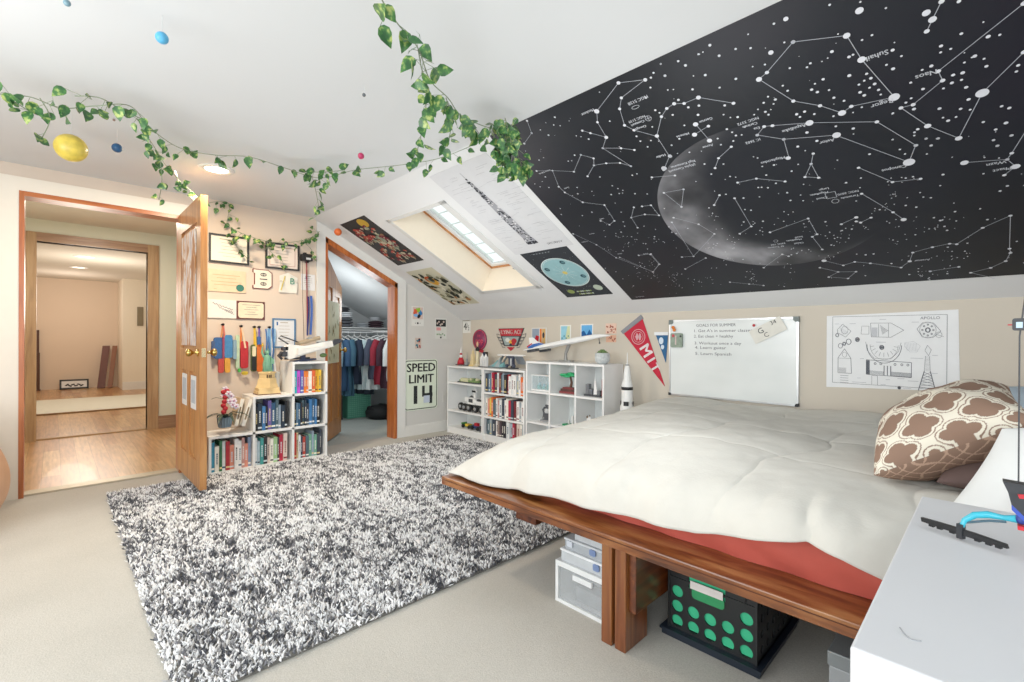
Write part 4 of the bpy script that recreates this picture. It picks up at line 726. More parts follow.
# spaceship model
t = thing('spaceship_model', 'white toy spaceship with dark claws and blue base on the topmost cube', 'model', (-4.26, 1.57, z3)); f = Fr((-4.20, 1.53, z3), (0, 1, .1), (0, 0, 1))
w = MB(f); w.box(-.07, .12, 0, .014, -.05, .05); w.box(.0, .04, .014, .07, -.015, .015); w.build('stand', P('#26304d', .5), t)
w = MB(f)
for s in (0,): w.prism([(-.13, .055), (-.1, .03), (.05, .06), (.28, .10), (.34, .135), (.33, .155), (.2, .15), (.02, .13), (-.1, .16), (-.13, .14)], -.03, .03)
w.prism([(-.05, .06), (.2, .1), (.2, .115), (-.05, .12)], -.09, .09); w.build('hull', P('#e0e0dc', .4), t)
w = MB(f); w.prism([(.28, .105), (.36, .135), (.37, .155), (.33, .165), (.27, .15)], -.034, .034); w.box(-.16, -.12, .06, .10, -.04, .04); w.box(-.15, -.11, .11, .14, -.03, .03); w.tube([(-.15, .1, 0), (-.18, .07, 0), (-.15, .04, 0)], .012, 6); w.tube([(-.1, .16, 0), (-.18, .22, 0), (-.16, .235, 0), (-.02, .17, 0)], .006, 6); w.tube([(-.13, .04, .0), (.08, .02, .0)], .01, 6); w.build('claws', P('#35383f', .5), t)
w = MB(f); w.tube([(-.02, .16, .02), (.16, .19, .02)], .018, 10); w.tube([(-.03, .155, -.03), (.12, .18, -.03)], .016, 10); w.build('engine_tubes', P('#a89880', .4, .3), t)
w = MB(f); w.box(.06, .09, .17, .2, -.02, .03, m=1); w.box(.15, .25, .13, .155, -.02, .02, m=1); w.ball(.2, .03, .0, .03, .02, .04, m=0); w.build('greebles', [P('#5d7a4a', .6), P('#8f979c', .4)], t)
tag(MB(FA).tube([(1.615, 1.78, .05), (1.60, 1.4, .10), (1.575, z3+.19, .2)], .0022, 5).build('cable', P('#4a3d35', .6)), 'thin dark cord running from the black camera down to the spaceship model', 'cord')

# =================================================================== closet wall: sign and small posters
t = thing('speed_limit_sign', 'speed limit 14 road sign with a black border on the grey wall', 'sign', (WX, 2.92, .27)); y0, y1, z0, z1s = 2.702, 3.137, .272, .83
MB(FA).rbox(y0, y1, z0, z1s, 0, .004, .035, n=6).build('plate', P('#dbe6d3', .5, var=.03), t)
w = MB(FA); po = rrect(y0+.014, y1-.014, z0+.014, z1s-.014, .03, 6); w.stroke(po+[po[0]], .009, .005)
w.build('border', P('#22282a', .6), t)
w = MB(FA); cy = (y0+y1)/2; w.text('SPEED', cy, .738, .132, .005, sx=1.05); w.text('LIMIT', cy, .613, .132, .005, sx=1.05); w.text('1', cy-.075, .43, .29, .005, sx=.8); 
w.box(cy+.01, cy+.045, .43, .535, .0045, .005); w.box(cy+.105, cy+.145, .335, .535, .0045, .005); w.box(cy+.01, cy+.15, .415, .452, .0045, .0052)
# heavier strokes for the lettering
for dx in (-.004, .004): w.text('SPEED', cy+dx, .735, .132, .0052, sx=1.05); w.text('LIMIT', cy+dx, .61, .132, .0052, sx=1.05); w.text('1', cy-.075+dx*3, .43, .29, .0052, sx=.8)
w.build('lettering', P('#1d2324', .6), t); MB(FA).box(cy+.03, cy+.11, .345, .425, .006, .0065).build('sticker', P('#c3cfe0', .6), t)
def poster(name, lab, fr, a0, a1, b0, b1, c, draw, cols, cat='poster', th=.003):
    a, b_ = (a0+a1)/2, b0; t = thing(name, lab, cat, fr((a0+a1)/2, b0, 0)); MB(fr).box(a0, a1, b0, b1, 0.0005, th).build('sheet', P(c, .65, var=.02, spec=.15), t)
    w = MB(fr); draw(w, th+.001); w.build('picture', [P(x, .7, spec=.1) for x in cols], t); return t
def blobs(a0, a1, b0, b1, n, cols, r0, r1):
    def f(w, c):
        for i in range(n): w.disc(random.uniform(a0, a1), random.uniform(b0, b1), random.uniform(r0, r1), random.uniform(r0, r1), c+i*.00003, m=random.randrange(cols), n=9, rot=random.uniform(0, 3))
    return f
poster('abstract_poster', 'small white poster with a colourful blue, green and red burst above the speed sign', FA, 2.79, 2.948, 1.20, 1.415, '#dcdcd8', lambda w, c: (w.box(2.805, 2.935, 1.275, 1.405, c-.0008, c, 5), [w.disc(2.87+.035*math.cos(i*1.3), 1.34+.035*math.sin(i*1.3), .03, .018, c+.0001*i, m=i % 5, rot=i) for i in range(8)], w.disc(2.87, 1.23, .012, c=c, m=4), w.disc(2.84, 1.23, .005, c=c, m=4), w.disc(2.9, 1.23, .005, c=c, m=4)), ['#3f7fc0', '#8fb83a', '#d0583a', '#7aa8d8', '#2a2a2e', '#d3b9b0'])
poster('tiny_print', 'tiny red and blue print just above the speed sign', FA, 2.838, 2.916, .95, 1.068, '#c7b4a8', blobs(2.85, 2.905, .962, 1.055, 12, 3, .008, .016), ['#a83a3a', '#2c3a52', '#4a7a8a'])
poster('game_card', 'white card with black and pink pictures near the wall corner', FA, 3.10, 3.262, 1.06, 1.295, '#d6d8d2', lambda w, c: (w.box(3.112, 3.25, 1.20, 1.28, c-.0008, c, 0), [w.disc(3.13+i*.022, 1.235+.02*math.sin(i*2), .012, c=c+.0004, m=2) for i in range(5)], w.box(3.118, 3.18, 1.155, 1.19, c-.0008, c, 1), [w.disc(3.13+i*.025, 1.11+.015*math.sin(i*3), .010, c=c, m=3) for i in range(5)], w.disc(3.18, 1.075, .012, c=c, m=0)), ['#2a2c30', '#d99a9c', '#b9a9a0', '#7fa07c'])
# =================================================================== knee wall
def card_45(w, c): w.text('4', -4.388, 1.205, .12, c, m=0); w.text('4', -4.384, 1.205, .12, c+.0001, m=0); w.text('1', -4.345, 1.228, .05, c, m=0); w.stroke([(-4.36, 1.19), (-4.32, 1.225)], .005, c, 0); w.text('2', -4.325, 1.18, .06, c, m=0)
poster('number_card', 'white card reading 4 1/2 in black at the room corner', FK, -4.432, -4.29, 1.13, 1.278, '#dcdcd6', card_45, ['#3a3c3a'], 'card')
t = thing('round_sign', 'oval magenta sign with red bubble lettering and a small pendant below', 'sign', (-4.117, WY, .93)); MB(FK).lathe([(.12, 0), (.12, .012)], -4.117, 1.05, 0, 36).build('disc', P('#7d2850', .4), t)
w = MB(FK); w.ring(-4.117, 1.05, .108, .006, .013, n=36); w.text('pop', -4.117, 1.04, .09, .0135); w.text('the', -4.13, 1.10, .04, .0135); w.build('lettering', P('#e04a5c', .5), t)
w = MB(FK); w.disc(-4.15, 1.0, .018, .03, .0136); w.build('figure', P('#d9b08a', .5), t)
w = MB(FK); w.prism([(-4.15, .92), (-4.06, .90), (-4.05, .935), (-4.1, .945)], .0, .012); w.box(-4.12, -4.10, .93, .945, 0, .01); w.build('pendant', P('#b02536', .5), t)
t = thing('flying_ace_sign', 'red and black winged FLYING ACE sign on the knee wall', 'sign', (-3.605, WY, .935))
MB(FK).prism([(-3.80, 1.175), (-3.41, 1.175), (-3.455, 1.08), (-3.50, .985), (-3.71, .985), (-3.757, 1.08)], 0.001, .01).build('back_plate', P('#3b3c40', .4), t)
tb = MB(FK).prism([(-3.79, 1.17), (-3.42, 1.17), (-3.455, 1.095), (-3.755, 1.095)], .01, .014).build('title_band', P('#b82735', .4), t)
w = MB(FK); w.text('FLYING ACE', -3.605, 1.132, .062, .0155, sx=1.0)
for dx in (-.0015, .0015): w.text('FLYING ACE', -3.605+dx, 1.132, .062, .0156)
w.build('lettering', P('#f0e2dc', .5), tb)
w = MB(FK); w.prism([(-3.735, 1.085), (-3.475, 1.085), (-3.52, .995), (-3.69, .995)], .010, .0125, m=0); w.disc(-3.65, 1.05, .035, .022, .0135, m=1); w.disc(-3.60, 1.03, .03, .02, .0137, m=2); w.disc(-3.55, 1.04, .04, .028, .0139, m=3); w.disc(-3.56, 1.01, .03, .015, .0141, m=3); w.disc(-3.60, 1.00, .02, .015, .0143, m=4); w.build('picture', [P('#8fa0a0', .5), P('#cdd2cc', .5), P('#d9a63a', .5), P('#a8262f', .5), P('#2c3038', .5)], t)
w = MB(FK)
for s in (-1, 1):
    for k_ in range(4):
        a0, a1 = .225-k_*.026, .20-k_*.026; zt_ = 1.105-k_*.034
        w.stroke([(-3.605+s*(a0-.05), zt_), (-3.605+s*a0, zt_+.012), (-3.605+s*(a1+.01), zt_-.03), (-3.605+s*(a0-.06), zt_-.034)], .006, .008)
w.build('wings', P('#55585c', .4), t)
w = MB(FK); w.prism([(-3.66, .975), (-3.55, .975), (-3.575, .955), (-3.605, .935), (-3.635, .955)], .001, .012); w.build('badge', P('#b02535', .4), t)
poster('red_machine_poster', 'poster of a red machine with orange strip behind the airliner tail', FK, -3.305, -3.10, .97, 1.175, '#cfcfcc', lambda w, c: (w.box(-3.295, -3.2, 1.06, 1.165, c-.0008, c, 2), w.box(-3.19, -3.165, .98, 1.165, c-.0008, c, 1), w.box(-3.16, -3.115, .98, 1.165, c-.0008, c, 3), w.prism([(-3.29, .98), (-3.22, .98), (-3.20, 1.09), (-3.24, 1.10), (-3.27, 1.04), (-3.29, 1.03)], c-.0006, c+.0004, m=0), w.disc(-3.14, 1.1, .015, .03, c+.001, m=4)), ['#b5222e', '#d9772e', '#8a98a8', '#c9a46a', '#3a3a40'])
poster('beach_poster', 'small poster of a pale blue bay with a white border, left of two', FK, -2.925, -2.795, 1.035, 1.195, '#e3e3df', lambda w, c: (w.box(-2.915, -2.805, 1.05, 1.185, c-.0008, c, 0), w.prism([(-2.86, 1.05), (-2.805, 1.05), (-2.805, 1.185), (-2.835, 1.185), (-2.85, 1.12)], c, c+.0005, m=1), [w.disc(-2.9+i*.025, 1.07+(i % 2)*.02, .008, c=c+.001, m=2) for i in range(4)]), ['#8fc4d6', '#c9cfa0', '#3f7f8a'])
poster('wave_poster', 'small blue wave poster with a white border, right of two', FK, -2.68, -2.54, 1.07, 1.20, '#e3e3df', lambda w, c: (w.box(-2.67, -2.55, 1.08, 1.19, c-.0008, c, 0), w.prism([(-2.67, 1.08), (-2.55, 1.08), (-2.55, 1.11), (-2.58, 1.15), (-2.61, 1.10), (-2.64, 1.14), (-2.67, 1.13)], c, c+.0005, m=1), w.prism([(-2.65, 1.08), (-2.57, 1.08), (-2.6, 1.10)], c+.0005, c+.001, m=2)), ['#5fa3d6', '#24568f', '#a83a4a'])
poster('pink_card', 'pink patterned card with writing taped above the smaller one', FK, -2.405, -2.293, 1.11, 1.20, '#d9b9a6', blobs(-2.395, -2.303, 1.12, 1.19, 16, 2, .005, .01), ['#8a4a42', '#b5705a'], 'card')
poster('pink_card', 'smaller pink card with writing taped below the patterned one', FK, -2.40, -2.295, 1.035, 1.098, '#d9ab92', blobs(-2.39, -2.305, 1.043, 1.09, 10, 2, .004, .008), ['#8a4a42', '#a8604a'], 'card')
# MIT pennant
t = thing('felt_pennant', 'red felt MIT pennant with silver seal hanging point down', 'pennant', (-2.0, WY, .68)); L1, L2, TP = Vector((-2.232, 1.125)), Vector((-2.045, 1.245)), Vector((-1.837, .685))
MB(FK).prism([tuple(L1), tuple(TP), tuple(L2)], .002, .006).build('felt', P('#b61f36', .85), t)
e = (L2-L1); w = MB(FK); w.prism([tuple(L1+Vector((-.015, .005))), tuple(L1+Vector((.01, -.02))), tuple(L2+Vector((.015, -.01))), tuple(L2+Vector((-.01, .02)))], .004, .010); w.build('binding', P('#7d7f86', .7), t)
ang = math.atan2((TP-(L1+L2)/2).y, (TP-(L1+L2)/2).x); mid = (L1+L2)/2; dr = (TP-mid).normalized()
w = MB(FK); q = mid+dr*.12; w.ring(q.x, q.y, .062, .006, .008); w.ring(q.x, q.y, .045, .004, .008); w.disc(q.x-.012, q.y, .012, .03, .008); w.disc(q.x+.014, q.y, .012, .03, .008); w.box(q.x-.03, q.x+.03, q.y-.004, q.y+.004, .0075, .0085); w.build('seal', P('#c79aa0', .7), t)
w = MB(FK)
for ch, ds, sz in (('M', .255, .135), ('I', .345, .115), ('T', .415, .10)):
    q = mid+dr*ds
    for dx in (-.003, 0, .003): w.text(ch, q.x+dx*dr.x, q.y+dx*dr.y, sz, .009+dx*.01, ang=ang+.0)
w.build('lettering', P('#d8cdd0', .8), t)
t = thing('felt_pennant', 'small blue triangular pennant with a white crest between MIT pennant and whiteboard', 'pennant', (-1.87, WY, .88)); MB(FK).prism([(-1.925, 1.115), (-1.83, .875), (-1.812, 1.115)], .002, .006).build('felt', P('#285a86', .85), t)
MB(FK).box(-1.93, -1.81, 1.095, 1.12, .004, .009).build('binding', P('#dfe2e4', .7), t); w = MB(FK); w.disc(-1.87, 1.05, .02, .028, .008); w.disc(-1.858, 1.0, .014, .018, .008); w.build('crest', P('#c9d6e2', .8), t)
# whiteboard
t = thing('whiteboard', 'large whiteboard with a handwritten list of summer goals', 'whiteboard', (-1.345, WY, .625)); a0, a1, b0, b1 = -1.795, -.893, .625, 1.212
WB, t_, b_ = nt('whiteboard_surface'); no = N(t_, 'ShaderNodeTexNoise', Scale=3., Detail=2.); rr = ramp(t_, [(.3, '#d3d9d8'), (.7, '#dde2e1')]); t_.links.new(no.outputs['Fac'], rr.inputs[0]); t_.links.new(rr.outputs[0], b_.inputs['Base Color']); b_.inputs['Roughness'].default_value = .22
MB(FK).box(a0+.01, a1-.01, b0+.01, b1-.01, .005, .016).build('surface', WB, t)
w = MB(FK)
for r in ((a0, a0+.012, b0, b1), (a1-.012, a1, b0, b1), (a0+.012, a1-.012, b0, b0+.012), (a0+.012, a1-.012, b1-.012, b1)): w.box(*r, .001, .022)
w.build('frame', P('#c3c6c8', .3, .8), t)
for i, (ca, cb) in enumerate(((a0, b0), (a1, b0), (a0, b1), (a1, b1))): sx = 1 if ca == a0 else -1; sy = 1 if cb == b0 else -1; r = .02 if cb == b0 else .035; MB(FK).prism(([(ca-.002*sx, cb-.002*sy), (ca+r*sx, cb-.002*sy), (ca+r*.9*sx, cb+r*.6*sy), (ca+r*.6*sx, cb+r*.9*sy), (ca-.002*sx, cb+r*sy)])[::(1 if sx*sy > 0 else -1)], .0, .026).build('corner_cap', P('#6a7472' if cb == b1 else '#1d1f22', .5), t)
w = MB(FK)
for s_, u0, u1, v0 in (('GOALS FOR SUMMER', 325, 550, 87), ("1. Get A's in summer classes", 312, 640, 118), ('2. Eat clean + healthy', 312, 535, 150), ('3. Workout once a day', 315, 580, 190), ('4. Learn guitar', 318, 495, 215), ('5. Learn Spanish', 320, 525, 250)):
    V, Fc = text_geo(s_); wd = max(v[0] for v in V)-min(v[0] for v in V); q0 = FK.px(640+u0/5.69, 310+v0/5.69); q1 = FK.px(640+u1/5.69, 310+v0/5.69); tw = q1[0]-q0[0]; sz = .030
    w.text(s_, (q0[0]+q1[0])/2, (q0[1]+q1[1])/2, sz, .0168, sx=tw/wd/sz)
w.build('handwriting', P('#3b3f4a', .7), t)
tag(MB(Fr((0, WY, 0), (1, 0, 0), (0, 0, 1)).turn(-1.07, 1.13, .45)).box(-.10, .08, -.06, .055, .024, .026).text('47', -.03, .01, .05, .027, 1).text('25', .05, .03, .035, .027, 1).text('5', -.0, -.03, .04, .027, 1).build('paper_note', [P('#dcdad0', .7), INK]), 'tilted cream paper note with black numbers at the upper right of the whiteboard', 'note') if False else None
ftn = FK.turn(-1.07, 1.13, .48)
tag(MB(ftn).box(-.12, .10, -.05, .05, .024, .026, 0).text('G', -.05, .015, .055, .027, 1).text('C', -.03, -.025, .045, .027, 1).text('34', .045, .03, .04, .027, 1).build('paper_note', [P('#d6d5cc', .7), INK]), 'tilted cream paper note with black marks at the upper right of the whiteboard', 'note')
tag(MB(FK).ball(-1.165, 1.16, .03, .010, .010, .006).build('magnet', RED), 'small red magnet beside the tilted paper note on the whiteboard', 'magnet')
tag(MB(FK).ball(-1.758, 1.155, .03, .014, .012, .01).ball(-1.748, 1.135, .03, .014, .014, .012).build('magnet', P('#d9772e', .5)), 'orange and yellow magnet at the upper left whiteboard corner', 'magnet')
t = thing('badge_holder', 'small green patterned pouch hung on the upper left of the whiteboard', 'pouch', (-1.73, WY-.03, 1.0)); MB(FK).rbox(-1.775, -1.68, 1.0, 1.11, .024, .04, .012).build('pouch', P('#7f8f80', .5, var=.2, scale=60), t); w = MB(FK); w.disc(-1.75, 1.09, .012, c=.042, m=0); w.box(-1.735, -1.725, 1.02, 1.09, .04, .043, 1); w.disc(-1.69, 1.085, .008, c=.042, m=2); w.build('charms', [P('#b5404a', .5), P('#c7b6b0', .5), BLACK], t)
# blueprint poster
t = thing('blueprint_poster', 'white blueprint poster of space capsules and towers right of the whiteboard', 'poster', (-.44, WY, .77)); w = MB(FK); w.prism([(-.742, .765), (-.13, .785), (-.138, 1.228), (-.742, 1.212)], .001, .003); w.build('sheet', PAPER, t)
w = MB(FK); X0, X1, Y0, Y1 = -.742, -.135, .775, 1.217
def bpP(u, v): return (X0+(u-105)/(895-105)*(X1-X0), Y1-(v-(95-.03*(u-105)))/(425+.05*(u-105)*.5)*(Y1-Y0))
def bs(pts, wd=.0016, m=0): w.stroke([bpP(*p) for p in pts], wd, .004, m)
def bc(u, v, r, wd=.0016, t0=0, t1=2*PI, m=0, n=20): w.stroke([bpP(u+r*math.cos(t0+(t1-t0)*i/n), v+r*math.sin(t0+(t1-t0)*i/n)) for i in range(n+1)], wd, .004, m)
bs([(147, 105), (833, 88), (833, 500), (147, 500), (147, 105)], .002)
bs([(395, 140), (520, 138), (595, 178), (520, 220), (400, 220), (395, 140)], .002); bs([(445, 145), (445, 218)]); bs([(505, 140), (505, 220)]); bs([(340, 158), (385, 158), (385, 205), (335, 205), (340, 158)])
for i in range(6): bs([(405+i*6, 165), (405+i*6, 218)], .0025, 1)
for i in range(8): bs([(455+i*6, 150+i*4), (470+i*5, 205-i*3)], .0012)
bc(478, 265, 105, .003, 0, PI); bc(478, 265, 85, .0015, 0, PI); bc(465, 280, 12, .005); bc(465, 280, 5, .006)
for i in range(9): a = PI*(i+.5)/9; bs([(478+60*math.cos(a), 265+45*math.sin(a)), (478+85*math.cos(a), 265+70*math.sin(a))], .0015)
bs([(365, 250), (375, 300), (420, 345), (520, 345), (565, 300), (580, 250)])
bs([(370, 355), (640, 360), (640, 445), (370, 440), (370, 355)], .003)
for i in range(7): bs([(372+i*3, 358), (372+i*3, 440)], .002)
for i in range(5): bs([(385, 418+i*4), (478, 420+i*4)], .0015); bs([(520, 420+i*5), (638, 422+i*5)], .0025)
for u in (480, 500, 520): bs([(u, 385), (u, 440)], .004)
for u in (425, 460, 545, 585, 620): bc(u, 375, 6, .003)
bs([(185, 350), (228, 295), (270, 350), (275, 440), (185, 440), (185, 350)], .0025); bs([(190, 352), (270, 352)]); bc(228, 330, 15)
for i in range(6): bs([(190, 410+i*5), (240, 410+i*5)], .0015)
for i in range(4): bs([(200, 455+i*14), (255, 455+i*14)], .002)
bs([(180, 180), (215, 148), (270, 190), (235, 225), (180, 200), (180, 180)], .002); bc(228, 183, 22, .0015)
for i in range(7): bs([(195+i*8, 165+i*4), (215+i*6, 215-i*2)], .001, 1)
bc(178, 215, 10, .004); bc(200, 278, 14, .003); bc(225, 265, 9, .006); bc(255, 252, 16, .004); bc(312, 238, 12, .005); bc(312, 238, 5, .006)
bc(730, 175, 45, .0015); bc(730, 175, 12, .006); bs([(670, 170), (700, 135), (760, 135), (800, 180), (760, 215), (700, 215), (670, 170)], .002); bc(790, 200, 16); bs([(780, 200), (815, 210)])
for i in range(8): a = i*PI/4; bc(730+30*math.cos(a), 175+30*math.sin(a), 4, .003)
bs([(600, 250), (650, 240), (690, 265), (670, 300), (630, 300), (600, 270), (600, 250)], .001, 1)
for i in range(8): bs([(605+i*9, 250), (615+i*8, 295)], .001, 1)
bs([(718, 320), (712, 405)], .0015); bs([(740, 320), (745, 405)], .0015); bs([(728, 260), (750, 285), (735, 318), (715, 290), (728, 260)], .0015)
bs([(712, 405), (680, 515)], .004); bs([(745, 405), (775, 515)], .004)
for i in range(6): bs([(710-i*4, 410+i*17), (748+i*4, 427+i*15)], .002); bs([(748+i*4, 410+i*17), (710-i*4, 427+i*15)], .002)
for v in range(12): bs([(716, 325+v*7), (743, 325+v*7)], .001)
for u, v, l in ((450, 118, 40), (160, 148, 30), (260, 145, 40), (330, 350, 25), (640, 132, 40), (755, 315, 30), (635, 335, 70), (755, 415, 30), (490, 465, 25), (560, 455, 40), (620, 465, 60), (310, 465, 25), (280, 490, 90), (460, 495, 30), (590, 508, 50), (430, 250, 60)): bs([(u, v), (u+l, v-1)], .0025, 1)
bs([(405, 445), (440, 445), (440, 500), (405, 500), (405, 445)]); bc(571, 507, 6, .008)
q = bpP(742, 108); w.text('APOLLO', q[0], q[1], .022, .004); q = bpP(675, 112); w.text('LOGO', q[0], q[1], .016, .004) if False else None
w.build('drawing', [P('#565a63', .8), P('#a4a7ae', .8)], t)
# =================================================================== ceiling posters (on the slope)
def sposter(name, lab, corners, c, draw, cols, th=.002, cat='poster'):
    pts = [FS.px(*p) for p in corners]; t = thing(name, lab, cat, FS(sum(p[0] for p in pts)/4, sum(p[1] for p in pts)/4, 0))
    # build as a true rectangle on the slope
    a0 = (pts[0][0]+pts[3][0])/2; a1 = (pts[1][0]+pts[2][0])/2; b1 = (pts[0][1]+pts[1][1])/2; b0 = (pts[2][1]+pts[3][1])/2
    MB(FS).box(a0, a1, b0, b1, .0005, th).build('sheet', P(c, .6, var=.02, spec=.2), t); w = MB(FS); draw(w, th+.001, a0, a1, b0, b1); w.build('picture', [P(x, .7, spec=.1) for x in cols], t); return t
def mush(w, c, a0, a1, b0, b1):
    w.disc(a0+.70*(a1-a0), b1-.10*(b1-b0), .07, .055, c, 0, 16)
    for i in range(95):
        a = random.uniform(a0+.05, a1-.05); b = random.uniform(b0+.05, b1-.1); r = random.uniform(.018, .045); k = random.choice([1, 1, 2, 3, 4, 5, 5]); cc = c+.0003*(i+1)*.3
        w.disc(a, b, r, r*.55, cc, k, 12, random.uniform(-.5, .5)); w.box(a-r*.15, a+r*.15, b-r*1.1, b, cc-.0001, cc+.0001, 4)
sposter('mushroom_poster', 'black poster crowded with red and brown mushrooms beside the skylight', [(339.8, 224.4), (363.9, 215.6), (424.5, 259.8), (398, 265.5)], '#2c2a2a', mush, ['#b8963a', '#a8453a', '#7d8a78', '#8a6a50', '#b5ae94', '#6e2f38'])
def cats(w, c, a0, a1, b0, b1):
    w.disc(a0+.45*(a1-a0), b1-.3*(b1-b0), .07, .09, c, 2, 12, .5); w.disc(a0+.42*(a1-a0), b1-.24*(b1-b0), .06, .04, c+.0005, 3, 12, .5)
    for i in range(75):
        a = random.uniform(a0+.03, a1-.03); b = random.uniform(b0+.04, b1-.08); w.disc(a, b, random.uniform(.012, .03), random.uniform(.03, .05), c+.001+.0001*i, random.choice([0, 0, 0, 1, 4, 5]), 8, random.uniform(-1, 1))
sposter('creature_poster', 'cream poster of black and grey creatures with an orange centre low on the slope', [(405.2, 271.7), (431.6, 267.6), (480.9, 303.4), (452.7, 304.6)], '#c9c6ae', cats, ['#37382f', '#8c8a70', '#d8a13a', '#b5502f', '#dcd8c4', '#a87444'])
def rocketp(w, c, a0, a1, b0, b1):
    W_, H_ = a1-a0, b1-b0
    for i in range(70):
        a = a0+W_*random.choice([random.uniform(.04, .3), random.uniform(.62, .9)]); b = random.uniform(b0+.05, b1-.05); w.box(a, a+random.uniform(.03, .12), b, b+.0025, c-.0002, c, 1)
    cx = a0+W_*.46
    def rw(q): return .002+.006*q if q < .1 else .010+.03*min(1, (q-.1)/.5)+(.010 if q > .9 else 0)
    n_ = 40
    w.flat([(cx-rw(i/n_), b1-.06-H_*.84*i/n_) for i in range(n_+1)]+[(cx+rw(i/n_), b1-.06-H_*.84*i/n_) for i in range(n_, -1, -1)], c+.0002, 2)
    for i in range(160):
        q = random.uniform(.08, 1); r = rw(q); a = cx+random.uniform(-r, r)*.9; b = b1-.06-H_*.84*q; w.box(a-random.uniform(.002, .01), a+random.uniform(.002, .01), b-.004, b+random.uniform(.002, .012), c+.0006, c+.0007+.0000*i, random.choice([0, 0, 3]))
    for s in (-1, 1):
        for i in range(4): w.stroke([(cx+s*rw(.2+.2*i), b1-.06-H_*.84*(.2+.2*i)), (cx+s*.12, b1-.06-H_*.84*(.18+.2*i))], .0015, c, 1)
        for i in range(3): w.disc(cx+s*(.012+.016*i), b0+.115*H_-.0, .009, .016, c+.001, 0)
    w.text('SATURN V', a0+W_*.78, b0+.06, .03, c, 0)
sposter('rocket_poster', 'long white poster with a detailed moon rocket cutaway drawing on the slope', [(430.5, 178), (488.7, 149), (570, 246), (515, 254)], '#cfd1d4', rocketp, ['#36383e', '#b3b5ba', '#9a9ca2', '#d9dadd'])
def solar(w, c, a0, a1, b0, b1):
    W_, H_ = a1-a0, b1-b0; cx, cy = a0+W_*.5, b1-H_*.46; R_ = W_*.42
    w.disc(cx, cy, R_, R_, c, 0, 48); w.ring(cx, cy, R_, .006, c+.0005, 1, 48); w.disc(cx, cy, .022, c=c+.001, m=2, n=16); w.ring(cx, cy, R_*.93, .002, c+.0006, 1, 48)
    for i in range(10): a = i*2*PI/10; w.stroke([(cx, cy), (cx+R_*.5*math.cos(a), cy+R_*.5*math.sin(a))], .0015, c+.0006, 1)
    for i in range(4): a = PI/4+i*PI/2+.3; w.disc(cx+R_*.76*math.cos(a), cy+R_*.76*math.sin(a), .024, c=c+.001, m=3, n=16); w.disc(cx+R_*.76*math.cos(a)+.005, cy+R_*.76*math.sin(a), .014, c=c+.0015, m=4, n=12)
    w.text('MOON PHASES', cx, b1-.035, .022, c, 5) if False else [w.box(a0+.12+i*.03, a0+.135+i*.03, b1-.03, b1-.024, c-.0002, c, 5) for i in range(6)]
    w.disc(a0+W_*.22, b0+H_*.13, .035, .03, c, 6, 16); w.disc(a1-W_*.16, b0+H_*.17, .04, .04, c, 7, 16)
    for i in range(16): w.disc(a0+W_*(.36+.32*(i % 8)/8), b0+H_*(.06+.06*(i//8)), .010, c=c, m=7 if i % 3 else 6, n=10)
    for i in range(60): w.disc(random.uniform(a0+.01, a1-.01), random.uniform(b0+.01, b1-.01), .0015, c=c-.0004, m=1, n=5)
sposter('planet_chart', 'black astronomy poster with a big pale blue dial beside the star mural', [(521, 254), (567, 246), (612, 293), (567, 298)], '#2e3238', solar, ['#8fb9bf', '#dfe8e6', '#d9c66a', '#2f4f5a', '#5a8088', '#9aa0a4', '#8a9a5a', '#b9c6b4'])

# =================================================================== star mural
mu = thing('star_map_mural', 'huge dark star chart mural with white constellations and a grey crescent moon', 'mural', FS(0, sb(2.5), 0))
MA0, MA1, MB0, MB1 = -1.96, 2.2, sb(3.305), sb(1.722)
def mural_mat():
    m, t, b = nt('mural_night'); tc = N(t, 'ShaderNodeTexCoord'); no = N(t, 'ShaderNodeTexNoise', Scale=1.1, Detail=3.0); t.links.new(tc.outputs['Object'], no.inputs['Vector'])
    r = ramp(t, [(.3, '#15181c'), (.5, '#181b22'), (.7, '#1b1923')]); t.links.new(no.outputs['Fac'], r.inputs[0]); t.links.new(r.outputs[0], b.inputs['Base Color']); b.inputs['Roughness'].default_value = .45; b.inputs['Specular IOR Level'].default_value = .3; return m
MN = mural_mat(); MB(FS).prism([(FS.px(631.8, 299.2)[0], MB0), (MA1, MB0), (MA1, MB1), (FS.px(490, 135.5)[0], MB1), FS.px(515, 171.6), FS.px(581, 244)], .0005, .004).build('sheet', MN, mu)
# moon: fit of the limb on the slope
lp = [FS.px(*p) for p in ((657, 197), (668, 165), (663, 222), (700, 246), (745, 264), (800, 263), (690, 148))]
A_ = np.array([[2*a, 2*b, 1] for a, b in lp]); r_ = np.array([a*a+b*b for a, b in lp]); sol = np.linalg.lstsq(A_, r_, rcond=None)[0]; mcx, mcy = float(sol[0]), float(sol[1]); mr = math.sqrt(sol[2]+mcx**2+mcy**2)
def vnoise(x, y, seed=1):
    r = np.random.default_rng(seed).random((64, 64)); xi = np.floor(x).astype(int); yi = np.floor(y).astype(int); fx = x-xi; fy = y-yi; fx = fx*fx*(3-2*fx); fy = fy*fy*(3-2*fy)
    g = lambda a, b: r[a % 64, b % 64]
    return (g(xi, yi)*(1-fx)+g(xi+1, yi)*fx)*(1-fy)+(g(xi, yi+1)*(1-fx)+g(xi+1, yi+1)*fx)*fy
def fbm(x, y, o=4, seed=1): return sum(vnoise(x*2**i, y*2**i, seed+i)/2**i for i in range(o))/sum(1/2**i for i in range(o))
nr, na = 70, 160; pts = []; cols = []; lt = Vector((-.80, -.60))
rr_ = np.repeat(np.linspace(0.001, 1, nr+1), na); th_ = np.tile(np.arange(na)*2*PI/na, nr+1); xx, yy = rr_*np.cos(th_), rr_*np.sin(th_)
